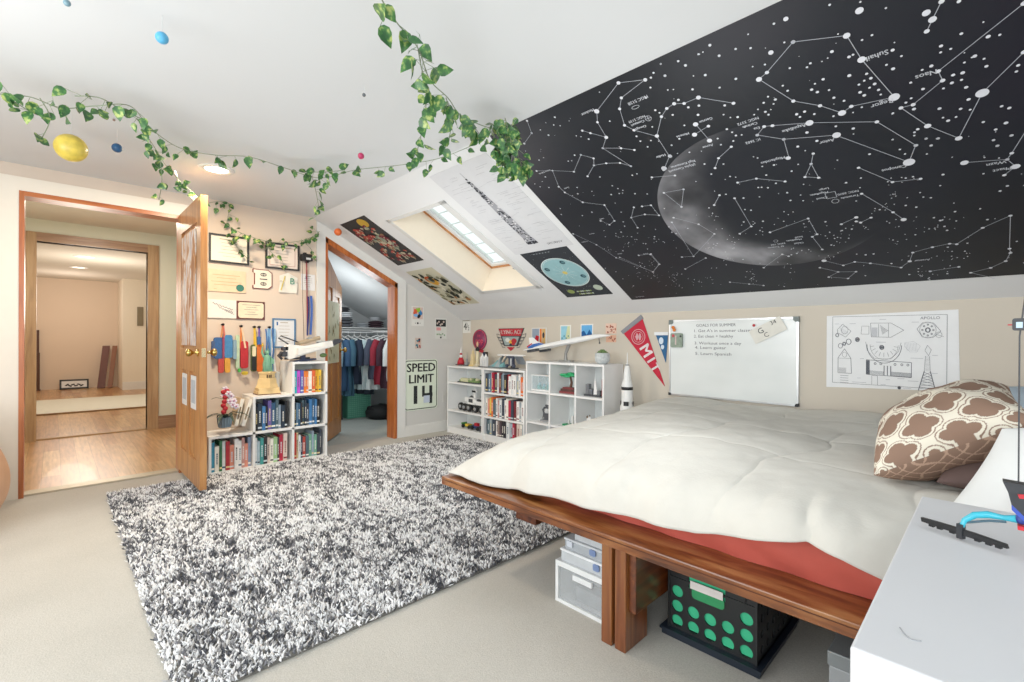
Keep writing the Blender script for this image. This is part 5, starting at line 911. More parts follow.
cen = np.array([-.93, -.36]); cen = cen/np.linalg.norm(cen); d_ = np.sqrt((xx-.50*(-cen[0]))**2+(yy-.50*(-cen[1]))**2)   # offset dark disc
lit = np.clip((d_-.86+.22*(fbm(xx*2.2+3, yy*2.2+7, 4, 17)-.5))/.34, 0, 1)**.8; nz = fbm(xx*3+9, yy*3+5, 5, 3); big = np.clip((fbm(xx*1.6+3, yy*1.6+1, 3, 11)-.42)*4, 0, 1)
br = lit*(.03+.62*nz**2.0)*(1-.65*big)+.0; base = np.array(lin('#181b22')[:3])
rgb = base[None, :]*(1-lit[:, None])+(np.stack([br, br, br*1.08], 1))*lit[:, None]*.95; rgb = np.where(lit[:, None] > 0, rgb+base*(.2), base*1.02)
w = MB(FS); V = [(mcx+mr*x, mcy+mr*y, .0052) for x, y in zip(xx, yy)]; w.add(V, [(i*na+j, i*na+(j+1) % na, (i+1)*na+(j+1) % na, (i+1)*na+j) for i in range(nr) for j in range(na)])
# only keep faces below the mural edges (crescent lies fully inside)
w.build('moon', vcol('moon_print', .5, .3), mu, col=np.concatenate([rgb, np.ones((len(rgb), 1))], 1))
ZW = {'A': (620, 0, 4.545), 'B': (820, 0, 4.548), 'C': (620, 140, 4.26), 'D': (820, 130, 4.264), 'E': (500, 60, 2.843)}
def zp(k, x, y): a, b, s_ = ZW[k]; return FS.px(a+x/s_, b+y/s_)
LN = [('A', [(116, 357), (8, 440), (0, 490), (22, 565), (65, 587), (168, 615), (190, 525), (214, 488), (247, 467), (293, 465), (358, 438), (517, 464)]), ('A', [(168, 615), (226, 706), (200, 768)]), ('E', [(338, 62), (414, 53)]),
 ('A', [(345, 560), (408, 634)]), ('A', [(340, 607), (403, 568)]), ('A', [(788, 185), (669, 324), (633, 355), (789, 454), (910, 475), (1010, 508), (1052, 478), (1248, 436), (1099, 265), (1031, 156), (788, 185)]),
 ('A', [(625, 609), (656, 570), (694, 566), (862, 553), (1168, 548), (1345, 655)]), ('D', [(408, 60), (380, 132), (70, 18)]), ('A', [(985, 609), (745, 628), (625, 609)]), ('A', [(745, 628), (769, 713)]),
 ('B', [(553, 0), (512, 82), (486, 136)]), ('B', [(928, 8), (538, 318), (558, 360), (424, 470), (369, 485), (490, 567), (631, 623), (738, 417), (928, 230)]), ('D', [(908, -50), (818, 93), (798, 120), (834, 150), (786, 187)]), ('D', [(616, 134), (798, 120)]),
 ('C', [(475, 24), (421, 73), (406, 115)]), ('C', [(502, 177), (582, 160), (704, 172)]), ('C', [(425, 231), (402, 273)]), ('C', [(489, 244), (560, 364), (511, 395)]), ('C', [(640, 389), (802, 330), (840, 397), (820, 408), (862, 462)]), ('C', [(272, 206), (263, 281), (188, 221), (272, 206)]),
 ('C', [(229, 327), (336, 355), (403, 396), (314, 492), (222, 347)]), ('C', [(314, 492), (265, 495)]), ('C', [(366, 499), (279, 546)]), ('C', [(613, 540), (692, 483), (719, 491)]), ('C', [(469, 602), (551, 610), (612, 616)]), ('C', [(95, 279), (133, 274), (167, 317), (107, 313), (49, 327), (76, 370)]), ('C', [(49, 327), (60, 283)]), ('C', [(137, 155), (235, 147)]),
 ('C', [(824, 53), (815, 97), (789, 153), (847, 156), (815, 97)]), ('C', [(130, 484), (167, 526), (141, 559), (0, 497)]),
 ('D', [(165, 156), (310, 217), (429, 203)]), ('D', [(178, 267), (312, 346), (357, 377)]), ('D', [(92, 397), (155, 368)]), ('D', [(155, 385), (174, 390), (218, 369)]), ('D', [(740, 627), (643, 604), (728, 583), (792, 554), (812, 519), (808, 501), (812, 360), (694, 412), (583, 482), (553, 480), (480, 495), (396, 518), (383, 555), (346, 582), (215, 564), (149, 558), (100, 573), (18, 553)]), ('D', [(470, 598), (592, 579)]), ('D', [(0, 583), (78, 601), (154, 600), (120, 629), (38, 623), (78, 601)]),
 ('E', [(338, 62), (276, 143), (278, 174), (303, 217), (293, 248), (373, 299)]), ('E', [(235, 198), (258, 205), (303, 217)]), ('E', [(293, 248), (345, 248), (383, 253)]), ('E', [(231, 267), (267, 277), (268, 297), (250, 328)]), ('E', [(231, 267), (211, 315), (150, 312), (105, 313)]), ('E', [(268, 297), (303, 291), (342, 290), (373, 299)]), ('E', [(150, 312), (168, 358), (185, 374), (236, 402), (298, 410), (326, 455), (312, 466), (287, 455)]), ('E', [(209, 492), (275, 523), (331, 560), (436, 600), (454, 578), (430, 549), (395, 553)]), ('E', [(91, 205), (78, 170)]), ('E', [(91, 205), (70, 235)])]
w = MB(FS)
for k, pl_ in LN: w.stroke([zp(k, *p) for p in pl_], .0022, .006)
w.build('constellation_lines', P('#9ea2aa', .6), mu)
w = MB(FS); SR = {'A': [(845, 80, 0)], }
BIG = [('A', 633, 355, 12), ('A', 862, 553, 16), ('A', 345, 560, 13), ('A', 340, 607, 13), ('A', 408, 634, 13), ('B', 122, 156, 12), ('B', 190, 265, 14), ('B', 338, 436, 19), ('B', 101, 508, 15), ('B', 738, 417, 20), ('B', 76, 609, 17), ('D', 380, 132, 21), ('D', 616, 134, 13), ('D', 834, 150, 14), ('D', 357, 377, 12), ('D', 18, 553, 13), ('B', 631, 623, 12), ('B', 490, 567, 12), ('B', 512, 82, 12), ('B', 180, 42, 13), ('B', 484, 52, 12), ('C', 717, 72, 11), ('C', 188, 117, 13), ('C', 215, 65, 10), ('E', 276, 143, 9), ('E', 303, 217, 7), ('E', 447, 213, 7), ('E', 467, 305, 10), ('E', 484, 270, 7), ('E', 496, 121, 6), ('E', 414, 53, 6), ('E', 338, 62, 6), ('A', 358, 438, 11), ('D', 383, 555, 9), ('D', 155, 368, 9), ('A', 687, 233, 10), ('A', 755, 80, 9)]
for k, x, y, r in BIG: q = zp(k, x, y); w.disc(q[0], q[1], r/ZW[k][2]*.0041*.95, c=.0068, n=18)
for k, pl_ in LN:
    for p in pl_: q = zp(k, *p); w.disc(q[0], q[1], .0072 if k in 'AB' else .0062, c=.0066, n=12)
MED = {'A': [(701, 102), (595, 213), (527, 217), (452, 248), (410, 200), (358, 241), (266, 273), (299, 292), (389, 336), (206, 339), (528, 353), (454, 393), (331, 401), (660, 288), (748, 187), (773, 304), (851, 300), (866, 282), (741, 384), (763, 407), (119, 440), (140, 393), (154, 326), (187, 285), (360, 475), (267, 449), (312, 483), (241, 517), (707, 447), (699, 467), (674, 434), (654, 462), (611, 516), (628, 492), (662, 503), (676, 516), (840, 502), (819, 526), (804, 514), (887, 375), (872, 402), (898, 413), (884, 513), (477, 474), (472, 516), (503, 529), (536, 527), (356, 517), (403, 568), (294, 565), (148, 572), (236, 656), (142, 634), (127, 663), (271, 626), (445, 625), (511, 596), (528, 611), (554, 608), (460, 653), (507, 662), (516, 636), (487, 582), (851, 597), (896, 635), (809, 661), (162, 496), (181, 508)],
 'B': [(45, 16), (237, 154), (192, 176), (55, 229), (133, 253), (151, 243), (331, 222), (371, 249), (303, 289), (333, 307), (134, 338), (213, 330), (15, 355), (42, 404), (64, 439), (202, 361), (232, 350), (178, 379), (226, 393), (249, 376), (267, 403), (183, 414), (202, 428), (277, 424), (110, 453), (191, 482), (62, 523), (152, 579), (332, 509), (413, 370), (465, 312), (507, 294), (469, 399), (415, 441), (391, 461), (428, 490), (544, 488), (560, 529), (583, 543), (619, 526), (640, 489), (683, 493), (676, 446), (665, 391), (644, 357), (649, 325), (606, 335), (600, 371), (562, 396), (657, 278), (704, 249), (746, 261), (757, 295), (643, 147), (595, 216), (551, 203), (549, 232), (765, 160), (818, 152), (743, 549), (826, 477), (861, 485), (846, 553), (799, 583), (871, 610), (789, 631), (807, 657), (901, 291), (893, 319), (445, 582), (430, 596), (429, 611), (483, 625), (537, 624), (506, 656), (331, 629), (73, 569), (632, 0)],
 'C': [(221, 18), (297, 48), (361, 98), (442, 98), (390, 141), (470, 151), (494, 154), (624, 145), (665, 180), (713, 220), (727, 253), (595, 238), (590, 198), (604, 197), (631, 199), (533, 292), (559, 295), (528, 345), (575, 350), (380, 285), (698, 342), (656, 480), (754, 479), (587, 72), (607, 108), (657, 102), (760, 99), (732, 128), (731, 485), (452, 227), (527, 243), (397, 456), (450, 473), (487, 456), (525, 505), (240, 395), (209, 366), (290, 373), (415, 437), (190, 288), (100, 437), (560, 586), (682, 645), (700, 620), (726, 561), (770, 230), (781, 254), (610, 342), (12, 222), (65, 225), (117, 226), (15, 345), (38, 433), (152, 377), (222, 389), (400, 440)],
 'D': [(212, 98), (341, 78), (363, 97), (456, 97), (476, 62), (310, 36), (453, 31), (501, 31), (525, 185), (513, 232), (697, 181), (799, 233), (768, 255), (757, 62), (740, 38), (817, 18), (175, 200), (171, 241), (112, 220), (427, 262), (441, 281), (473, 284), (411, 324), (366, 317), (486, 369), (513, 381), (531, 406), (542, 423), (576, 343), (683, 331), (714, 377), (618, 512), (629, 478), (545, 495), (839, 470), (407, 442), (123, 457), (63, 458), (24, 387), (49, 486), (305, 565), (381, 612), (420, 587), (543, 608), (95, 424), (136, 418), (110, 415), (229, 524), (195, 528), (157, 525), (397, 194), (366, 200), (255, 335), (155, 298), (194, 617), (463, 630)],
 'E': [(157, 160), (154, 182), (172, 184), (139, 211), (116, 196), (218, 213), (253, 222), (313, 171), (389, 214), (416, 104), (458, 8), (430, 47), (470, 41), (478, 82), (400, 228), (125, 275), (112, 282), (195, 285), (205, 284), (213, 268), (285, 330), (320, 355), (317, 380), (336, 363), (340, 377), (350, 368), (377, 325), (390, 321), (383, 254), (220, 360), (222, 378), (262, 371), (130, 330), (100, 350), (115, 358), (140, 360), (172, 420), (175, 437), (180, 470), (262, 430), (235, 440), (345, 430), (355, 470), (410, 470), (345, 487), (375, 500), (415, 520), (440, 500), (420, 535), (300, 590), (330, 600), (350, 620), (380, 640), (400, 620), (300, 500), (350, 540), (390, 590)]}
for k, l in MED.items():
    for p in l: q = zp(k, *p); w.disc(q[0], q[1], random.uniform(.0035, .0062) if k in 'AB' else random.uniform(.003, .005), c=.0064, n=8)
for i in range(330):
    a = random.uniform(-1.95, 2.15); b = random.uniform(MB0+.01, MB1-.01); w.disc(a, b, random.uniform(.0012, .0032), c=.0062, n=6)
for i in range(40):   # denser clusters low on the left
    ca, cb = random.uniform(-1.9, .0), random.uniform(MB0+.05, MB0+.8)
    for j in range(7): w.disc(ca+random.gauss(0, .03), max(MB0+.01, cb+random.gauss(0, .03)), random.uniform(.0015, .0035), c=.0063, n=6)
w.build('stars', P('#cfd1d8', .6), mu)
w = MB(FS)
LB = [('Suhail', 877, 54, .042), ('Regor', 882, 102, .042), ('Naos', 926, 73, .042), ('Avior', 827, 140, .036), ('Aspidiske', 794, 127, .036), ('Canopus', 894, 167, .036), ('Miaplacidus', 773, 159, .034), ('Wazn', 996, 162, .036), ('Phact', 1002, 168, .036), ('NGC 5128', 638, 99, .034), ('Omega', 641, 126.5, .03), ('Centauri', 638, 122, .03), ('NGC 5139', 637, 118, .03), ('Gacrux', 706, 119, .03), ('Mimosa', 683, 134, .03), ('Acrux', 708, 145, .03), ('Eta', 757, 127, .03), ('Carinae', 750, 124, .03), ('NGC 3372', 748, 120, .03), ('IC 2602', 753, 140, .03), ('Hadar', 661, 155, .032), ('Rigil Kentaurus', 683, 163, .032), ('(Alpha Centauri)', 682, 167, .032), ('Menkent', 588, 111, .032), ('Large', 824, 188, .028), ('Magellanic', 819, 192.5, .028), ('Cloud', 822, 197, .028), ('Tarantula', 850, 195.5, .028), ('NGC 2070', 848, 191.5, .028), ('Small', 799, 236, .028), ('Magellanic', 794, 239, .028), ('Cloud', 799, 242, .028), ('47 Tucanae', 776, 246, .028), ('NGC 104', 778, 243, .028), ('Acamar', 922, 259, .03), ('Zuben Elakrab', 545, 171, .024), ('Zaniah', 567, 187, .022), ('Sargas', 620, 253, .022), ('Shaula', 646, 253, .022), ('Antares', 592, 233, .02), ('Dschubba', 585, 241, .02), ('Kaus Australis', 640, 296, .02), ('Nunki', 602, 218, .02)]
for s_, u, v, sz in LB: q = FS.px(u, v); w.text(s_, q[0], q[1], sz*.64, .0067, ang=PI+.02); w.text(s_, q[0]+.0008, q[1], sz*.64, .0068, ang=PI+.02)
q = zp('A', 130, 533); w.ring(q[0], q[1], .014, .002, .0067); w.box(q[0]-.014, q[0]+.014, q[1]-.001, q[1]+.001, .0065, .0068); w.box(q[0]-.001, q[0]+.001, q[1]-.014, q[1]+.014, .0065, .0068)
q = zp('A', 72, 482); w.ring(q[0], q[1], .018, .002, .0067, ry=.008); q = FS.px(831, 194); w.stroke([(q[0]-.02, q[1]-.02), (q[0]+.02, q[1]-.02), (q[0]+.02, q[1]+.02), (q[0]-.02, q[1]+.02), (q[0]-.02, q[1]-.02)], .002, .0067)
q = FS.px(835.5, 200); w.ring(q[0], q[1], .014, .002, .0067); q = FS.px(776, 240); w.ring(q[0], q[1], .01, .002, .0067)
w.build('lettering', P('#b4b7be', .6), mu)
# =================================================================== RUG
def rug():
    x0, x1, y0, y1 = -4.115, -1.60, .252, 3.14
    root = thing('shag_rug', 'large grey and white shaggy rug covering the carpet', 'rug', ((x0+x1)/2, (y0+y1)/2, 0))
    MB().box(x0+.01, x1-.01, y0+.01, y1-.01, .0005, .012).build('backing', P('#6b6a66', .9), root)
    sp = .0092; nx = int((x1-x0)/sp); ny = int((y1-y0)/sp); n = nx*ny
    gx, gy = np.meshgrid(np.arange(nx), np.arange(ny)); r = np.random.default_rng(5)
    px = x0+(gx.ravel()+r.random(n))*sp; py = y0+(gy.ravel()+r.random(n))*sp
    h = .020+.014*r.random(n); lean = r.normal(0, .010, (n, 2)); wd = .0038+.0026*r.random(n)
    # tone: streaks running along x, clumped
    s1 = fbm(px*2.2+3, py*11+7, 3, 21); s2 = fbm(px*14, py*30, 2, 31); s3 = fbm(px*38, py*46, 2, 41); tn = .20*s1+.28*s2+.40*s3+r.normal(0, .075, n)
    band = (tn-np.mean(tn))/np.std(tn)
    pal = np.array([lin('#4a4c52')[:3], lin('#74757b')[:3], lin('#a9a9ab')[:3], lin('#f0f1f3')[:3]])
    idx = np.digitize(band, [-.95, -.4, .05]); idx = np.where(r.random(n) < .06, r.integers(0, 4, n), idx); c = pal[idx]*(.85+.3*r.random((n, 1)))
    ang = r.random(n)*2*PI; V = np.zeros((n, 5, 3)); 
    for j in range(4):
        a = ang+j*PI/2; V[:, j, 0] = px+wd*np.cos(a); V[:, j, 1] = py+wd*np.sin(a); V[:, j, 2] = .008
    V[:, 4, 0] = px+lean[:, 0]; V[:, 4, 1] = py+lean[:, 1]; V[:, 4, 2] = h
    # fat middle: lift two of the base verts for a yarn-like body
    V[:, 1, 2] = h*.75; V[:, 3, 2] = h*.6; V[:, 1, :2] += lean*.6; V[:, 3, :2] += lean*.5
    b = (np.arange(n)*5)[:, None]; Fc = np.concatenate([b+np.array([0, 1, 4]), b+np.array([1, 2, 4]), b+np.array([2, 3, 4]), b+np.array([3, 0, 4])], 0)
    me = bpy.data.meshes.new('pile'); Vf = (V.reshape(-1, 3)-np.array(root.location)).astype(np.float32)
    me.vertices.add(len(Vf)); me.vertices.foreach_set('co', Vf.ravel()); me.loops.add(len(Fc)*3); me.loops.foreach_set('vertex_index', Fc.ravel().astype(np.int32)); me.polygons.add(len(Fc)); me.polygons.foreach_set('loop_start', (np.arange(len(Fc))*3).astype(np.int32)); me.update(calc_edges=True)
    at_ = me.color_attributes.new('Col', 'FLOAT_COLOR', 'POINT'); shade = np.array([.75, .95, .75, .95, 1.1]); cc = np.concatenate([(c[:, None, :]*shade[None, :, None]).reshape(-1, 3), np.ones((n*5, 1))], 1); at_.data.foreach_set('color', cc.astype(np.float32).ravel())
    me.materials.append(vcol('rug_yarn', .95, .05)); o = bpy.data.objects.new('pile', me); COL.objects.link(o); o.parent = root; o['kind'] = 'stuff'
rug()

# =================================================================== BED
bed = thing('platform_bed', 'low cherry wood platform bed with a wide plank edge', 'bed', (-.8, 2.4, 0))
BX0, BX1, BYF, BYB = -1.865, .42, 1.345, 3.46
def plank(name, mat, *s_, bevel=.003): return MB().box(*s_).build(name, mat, bed, bevel)
plank('side_plank', BEDX, BX0, BX1, BYF, 1.52, .352, .39); plank('side_plank', BEDX, BX0, BX1, BYB-.15, BYB, .352, .39)
plank('foot_plank', BEDY, BX0, BX0+.16, 1.521, BYB-.151, .352, .389); plank('deck', P('#6b4226', .6), BX0+.161, BX1, 1.521, BYB-.151, .355, .388)
plank('edge_groove', P('#4a200c', .5), BX0+.01, BX1, BYF-.0015, BYF, .376, .3785, bevel=0)
for x in (-.955, -.90): plank('leg', BEDZ, x, x+.042, 1.372, 1.515, 0, .351)
for x in (-.955, -.90): plank('leg', BEDZ, x, x+.042, 3.2, 3.34, 0, .351)
plank('cross_beam', BEDY, -.912, -.901, 1.40, 3.3, .14, .35); plank('cross_beam', BEDY, -.857, -.83, 1.39, 3.3, .135, .35)
plank('foot_beam', BEDY, -1.61, -1.48, 1.6, 3.25, .19, .351); plank('foot_beam_rail', BEDY, -1.48, -.956, 2.3, 2.4, .19, .35); plank('foot_leg', BEDZ, -1.60, -1.50, 2.25, 2.40, .04, .19)
# mattress under a red fitted sheet
def softbox(name, mat, x0, x1, y0, y1, z0, z1, r, parent=None, wav=.004, nx=60, ny=60, lab=None):
    w = MB()
    def f(u, v):
        a = (u-.5)*2; b = (v-.5)*2; m_ = max(abs(a), abs(b))
        # map square to box top + sides
        X = a*(1+.12); Y = b*(1+.12); cx = max(-1, min(1, X)); cy = max(-1, min(1, Y)); over = max(abs(X)-1, abs(Y)-1, 0)/.12
        hx, hy = (x1-x0)/2, (y1-y0)/2
        z = z1-(z1-z0)*over; rr = r*(1-math.sin(min(1, over)*PI/2*1.0))*.0
        edge = min(1, max(0, (1-max(abs(cx)*1., abs(cy)*1.))/(.04))); drop = (1-edge)**2*.03 if over == 0 else .03
        bul = .02*math.sin(PI*min(1, over)); s_ = 1-.012*(1-min(1, over*3)) if over > 0 else 1
        px_ = (x0+x1)/2+cx*hx*s_+(bul if abs(X) >= 1 and over > 0 else 0)*(1 if X > 0 else -1); py_ = (y0+y1)/2+cy*hy*s_+(bul if abs(Y) >= 1 and over > 0 else 0)*(1 if Y > 0 else -1)
        zz = z-(drop if over == 0 else .03*(1-over)); zz += wav*math.sin(px_*40+zz*30)*math.sin(py_*23) if over == 0 else 0
        if over > 0: py_ += wav*math.sin(px_*30+zz*60)*(-1 if Y < 0 else 1)
        return (px_, py_, zz)
    w.grid(f, nx, ny); return w.build(name, mat, parent)
mat_ = softbox('mattress', P('#bd5346', .75, var=.04, bump=.25, bs=14), -1.34, .36, 1.495, 3.42, .391, .575, .05, nx=150, ny=120)
tag(mat_, 'mattress with a coral red fitted sheet on the platform bed', 'mattress')
# comforter
def comforter():
    nx, ny = 300, 230
    hem = [(-1.84, 1.385, .402), (-1.70, 1.385, .40), (-1.478, 1.42, .40), (-1.405, 1.42, .415), (-1.2, 1.42, .425), (-.99, 1.42, .435), (-.64, 1.42, .458), (-.478, 1.42, .49), (-.347, 1.42, .521), (-.27, 1.43, .505), (-.189, 1.45, .47), (.10, 1.5, .45)]
    def ip(x):
        if x <= hem[0][0]: return hem[0][1:]
        for (a, b, c), (d, e, f) in zip(hem, hem[1:]):
            if x <= d: q = (x-a)/(d-a); return (b+(e-b)*q, c+(f-c)*q)
        return hem[-1][1:]
    X = np.linspace(0, 1, nx+1); Y = np.linspace(0, 1, ny+1); V = []
    x0, x1 = -1.85, .02
    for v in Y:
        for u in X:
            x = x0+(x1-x0)*u; yf, zf = ip(x); y1 = 3.455
            # s: distance in from the hem
            vv = v**1.25; y = yf+(y1-yf)*vv; s = y-yf
            top = .612+.012*math.sin(x*2.2+1)*math.sin(y*2)+.010*math.sin(x*5+y*3)
            k = 1-math.exp(-(s/.085)); rise = zf+(top-zf)*(k**.8)
            # foot end: rounds down towards the foot edge
            e = x-x0; wd = .34-.22*min(1, max(0, (y-1.6)/1.6)); kf = 1-math.exp(-((e/wd)**1.1)*2.4); zfoot = .40+(.03)*(y-1.4)
            ff = max(0, min(1, (y-2.2)/1.2)); zfoot = .40+.02*ff
            z = zfoot+(rise-zfoot)*kf if rise > zfoot else rise
            # front bulge
            y2 = y-.022*math.sin(min(1, s/.16)*PI)*(1 if s < .16 else 0)
            V.append([x, y2, z, s, e])
    V = np.array(V); x, y, z, s, e = V.T
    # quilting seams: gentle curves, and drape wrinkles
    def seam(d, w=.010): return -np.exp(-(d/w)**2)*.005-np.exp(-(d/(w*7))**2)*.005
    n1 = fbm(x*4+11, y*4+2, 3, 51)-.5; n2 = fbm(x*11+1, y*9+8, 3, 61)-.5
    dz = np.zeros_like(x)
    for c in (-1.38, -.95, -.5, -.08): dz += seam(x-(c+.10*(y-2.4)+.08*n1+.03*np.sin(y*9)))
    for c in (1.95, 2.5, 3.02): dz += seam(y-(c+.06*n1+.02*np.sin(x*7)))*.6
    dz += .022*n1+.0045*n2+.001*(fbm(x*26, y*22, 2, 71)-.5)*2
    fr = np.exp(-(s/.14)**2); dz += fr*.012*np.sin(x*38+3*n1*4)*(fbm(x*5, y*2, 2, 81))*np.minimum(1, s/.03)
    fade = np.minimum(1, s/.05)*np.minimum(1, e/.06+.15); z = z+dz*fade; y = y-fr*.012*np.sin(x*23+5*n1)
    w = MB(); w.add([tuple(p) for p in np.stack([x, y, z], 1)], [(j*(nx+1)+i, j*(nx+1)+i+1, (j+1)*(nx+1)+i+1, (j+1)*(nx+1)+i) for j in range(ny) for i in range(nx)], 0, True)
    o = w.build('comforter', P('#d2d0c8', .95, var=.02, bump=.12, bs=120, spec=.05), None, solid=.012); o.modifiers['s'].offset = 1
    tag(o, 'thick off-white quilted comforter spread over the bed', 'comforter')
comforter()
# pillows
def pillow(name, lab, c, e1, e2, W_, H_, T_, mats, n=60, colf=None, p=2.6, piping=None):
    fr = Fr(c, e1, e2); V = []; F_ = []; C_ = []; k = n+1
    for side in (1, -1):
        for j in range(k):
            for i in range(k):
                u, v = math.sin(PI/2*(i/n*2-1)), math.sin(PI/2*(j/n*2-1)); uu = u*(1-.08*(1-abs(v))**1*0); edge = (1-abs(u)**p)*(1-abs(v)**p); t = T_/2*max(0, edge)**.5
                pinch = 1-.07*(1-v*v)*0; a = u*W_/2*(1-.055*(1-v*v)); b = v*H_/2*(1-.055*(1-u*u))
                V.append((a, b, side*t+.004*math.sin(u*9+v*5)*edge))
                if colf: C_.append(colf(u, v, side))
        o = 0 if side == 1 else k*k
        for j in range(n):
            for i in range(n):
                q = (o+j*k+i, o+j*k+i+1, o+(j+1)*k+i+1, o+(j+1)*k+i); F_.append(q if side == 1 else q[::-1])
    w = MB(fr); w.add(V, F_, 0, True); ob = w.build(name, mats, None, col=np.array(C_) if colf else None)
    return tag(ob, lab, 'pillow')
BR = np.array(lin('#8a6f5f')); CR = np.array(lin('#e3dccb')); LT = np.array(lin('#a88b77'))
def quatre(u, v, side):
    u *= 1+.35*u**8; v *= 1+.45*v**8
    if side < 0:
        s_ = .26; a = (u+v)/s_+.35*math.sin(v*9); b = (u-v)/s_+.35*math.sin(u*9); d = min(abs(a-round(a)), abs(b-round(b))); return tuple(LT*1.15 if d < .07 else BR*.92)
    s1, s2 = .80, .80; best = 9; U, V_ = u/s1+.25, v/s2+.1
    for ci in (math.floor(U), math.floor(U)+1):
        for cj in (math.floor(V_*2)-1, math.floor(V_*2), math.floor(V_*2)+1, math.floor(V_*2)+2):
            cx = ci+(.5 if cj % 2 else 0); cy = cj/2; dx, dy = (U-cx), (V_-cy)*1.0
            best = min(best, math.hypot(dx, dy)-.1)
            for ox, oy in ((.17, 0), (-.17, 0), (0, .17), (0, -.17)): best = min(best, math.hypot(dx-ox, (dy-oy))-.15)
    return tuple(BR if best < 0 else (CR if best < .045 else (BR if best < .066 else CR)))
e1 = Vector((.83, .31, .47)).normalized(); e2 = Vector((-.10, .95, .12)).normalized()
pc = Vector((-.113, 2.14, .765))
pillow('quatrefoil_pillow', 'big brown pillow with a cream quatrefoil pattern', pc, e1, e2, .42, .50, .25, vcol('pillow_print', .85, .1, .3), 230, quatre)
PW = P('#dcdedd', .85, var=.01, bump=.1, bs=20, spec=.1)
pillow('white_pillow', 'plump white pillow behind the chest at the right edge', (.235, 1.80, .725), Vector((1, .15, .2)), Vector((.42, .42, .80)), .62, .38, .22, PW)
pillow('blue_pillow', 'pale blue pillow against the knee wall behind the patterned one', (.30, 2.78, .735), Vector((1, -.1, .0)), Vector((-.05, .75, .5)), .62, .42, .18, P('#a3b3bf', .8, bump=.1, bs=20))
pillow('brown_pillow', 'dark brown pillow tucked under the patterned pillow', (.08, 2.12, .665), Vector((1, .1, .12)), Vector((0, 1, 0)), .40, .50, .12, P('#5d4a46', .85))

# =================================================================== under the bed
POLY = P('#d5dade', .25, alpha=.55, var=.02)
t = thing('drawer_box', 'white framed plastic drawer box with a clear front under the bed', 'storage box', (-1.06, 1.62, 0)); FZ = Fr((0, 1.455, 0), (1, 0, 0), (0, 0, 1)); x0, x1, h = -1.235, -.965, .165
w = MB(FZ); 
for r in ((x0, x0+.014, 0, h, -.34, 0), (x1-.014, x1, 0, h, -.34, 0), (x0+.014, x1-.014, 0, .014, -.34, 0), (x0+.014, x1-.014, h-.02, h, -.34, 0), (x0+.014, x1-.014, .014, h-.02, -.34, -.33)): w.box(*r)
w.build('frame', P('#e0e3e4', .4), t); dr_ = MB(FZ).box(x0+.016, x1-.016, .016, h-.022, -.012, -.006).build('drawer', P('#c9ced1', .15, alpha=.35), t)
MB(FZ).box(x0+.09, x1-.09, h-.05, h-.03, -.006, .004).build('handle', P('#dfe2e4', .4), dr_)
tag(MB(FZ).box(x0+.07, x1-.06, .0145, .07, -.2, -.04).tube([(x0+.08, .075, -.1), (x1-.08, .10, -.06)], .006, 6).build('drawer_contents', P('#8f949a', .5, var=.3)), 'grey odds and ends inside the clear-fronted drawer', 'odds and ends')
def clearbox(lab, x0, x1, z0, h, y0, dp, lidc='#dfe3e6', bodc='#cdd3d8', name='plastic_box', latch=None):
    t = thing(name, lab, 'storage box', ((x0+x1)/2, y0+dp/2, z0)); f = Fr((0, y0, 0), (1, 0, 0), (0, 0, 1))
    MB(f).box(x0, x1, z0, z0+h*.8, -dp, 0).build('body', P(bodc, .3, alpha=.8), t, .004); ld = MB(f).box(x0-.003, x1+.003, z0+h*.8, z0+h, -dp-.003, .003).build('lid', P(lidc, .3), t, .003)
    if latch: 
        for a in latch: MB(f).rbox(a-.014, a+.014, z0+h*.35, z0+h*.85, .003, .008, .006).build('latch', P('#6b80ab', .4) if a == latch[0] else P('#c3cad6', .4), ld)
    return t
clearbox('white flat box with a blue round sticker, lowest on the drawer box', -1.215, -.97, .1655, .05, 1.465, .28, latch=(-1.04, -1.0))
clearbox('clear plastic box in the middle of the stack on the drawer box', -1.20, -.97, .2165, .045, 1.47, .26, '#c3c9ce', '#b4bbc2', latch=(-1.06, -1.17))
clearbox('pale plastic box topmost of the stack on the drawer box', -1.155, -.97, .2625, .06, 1.475, .24)
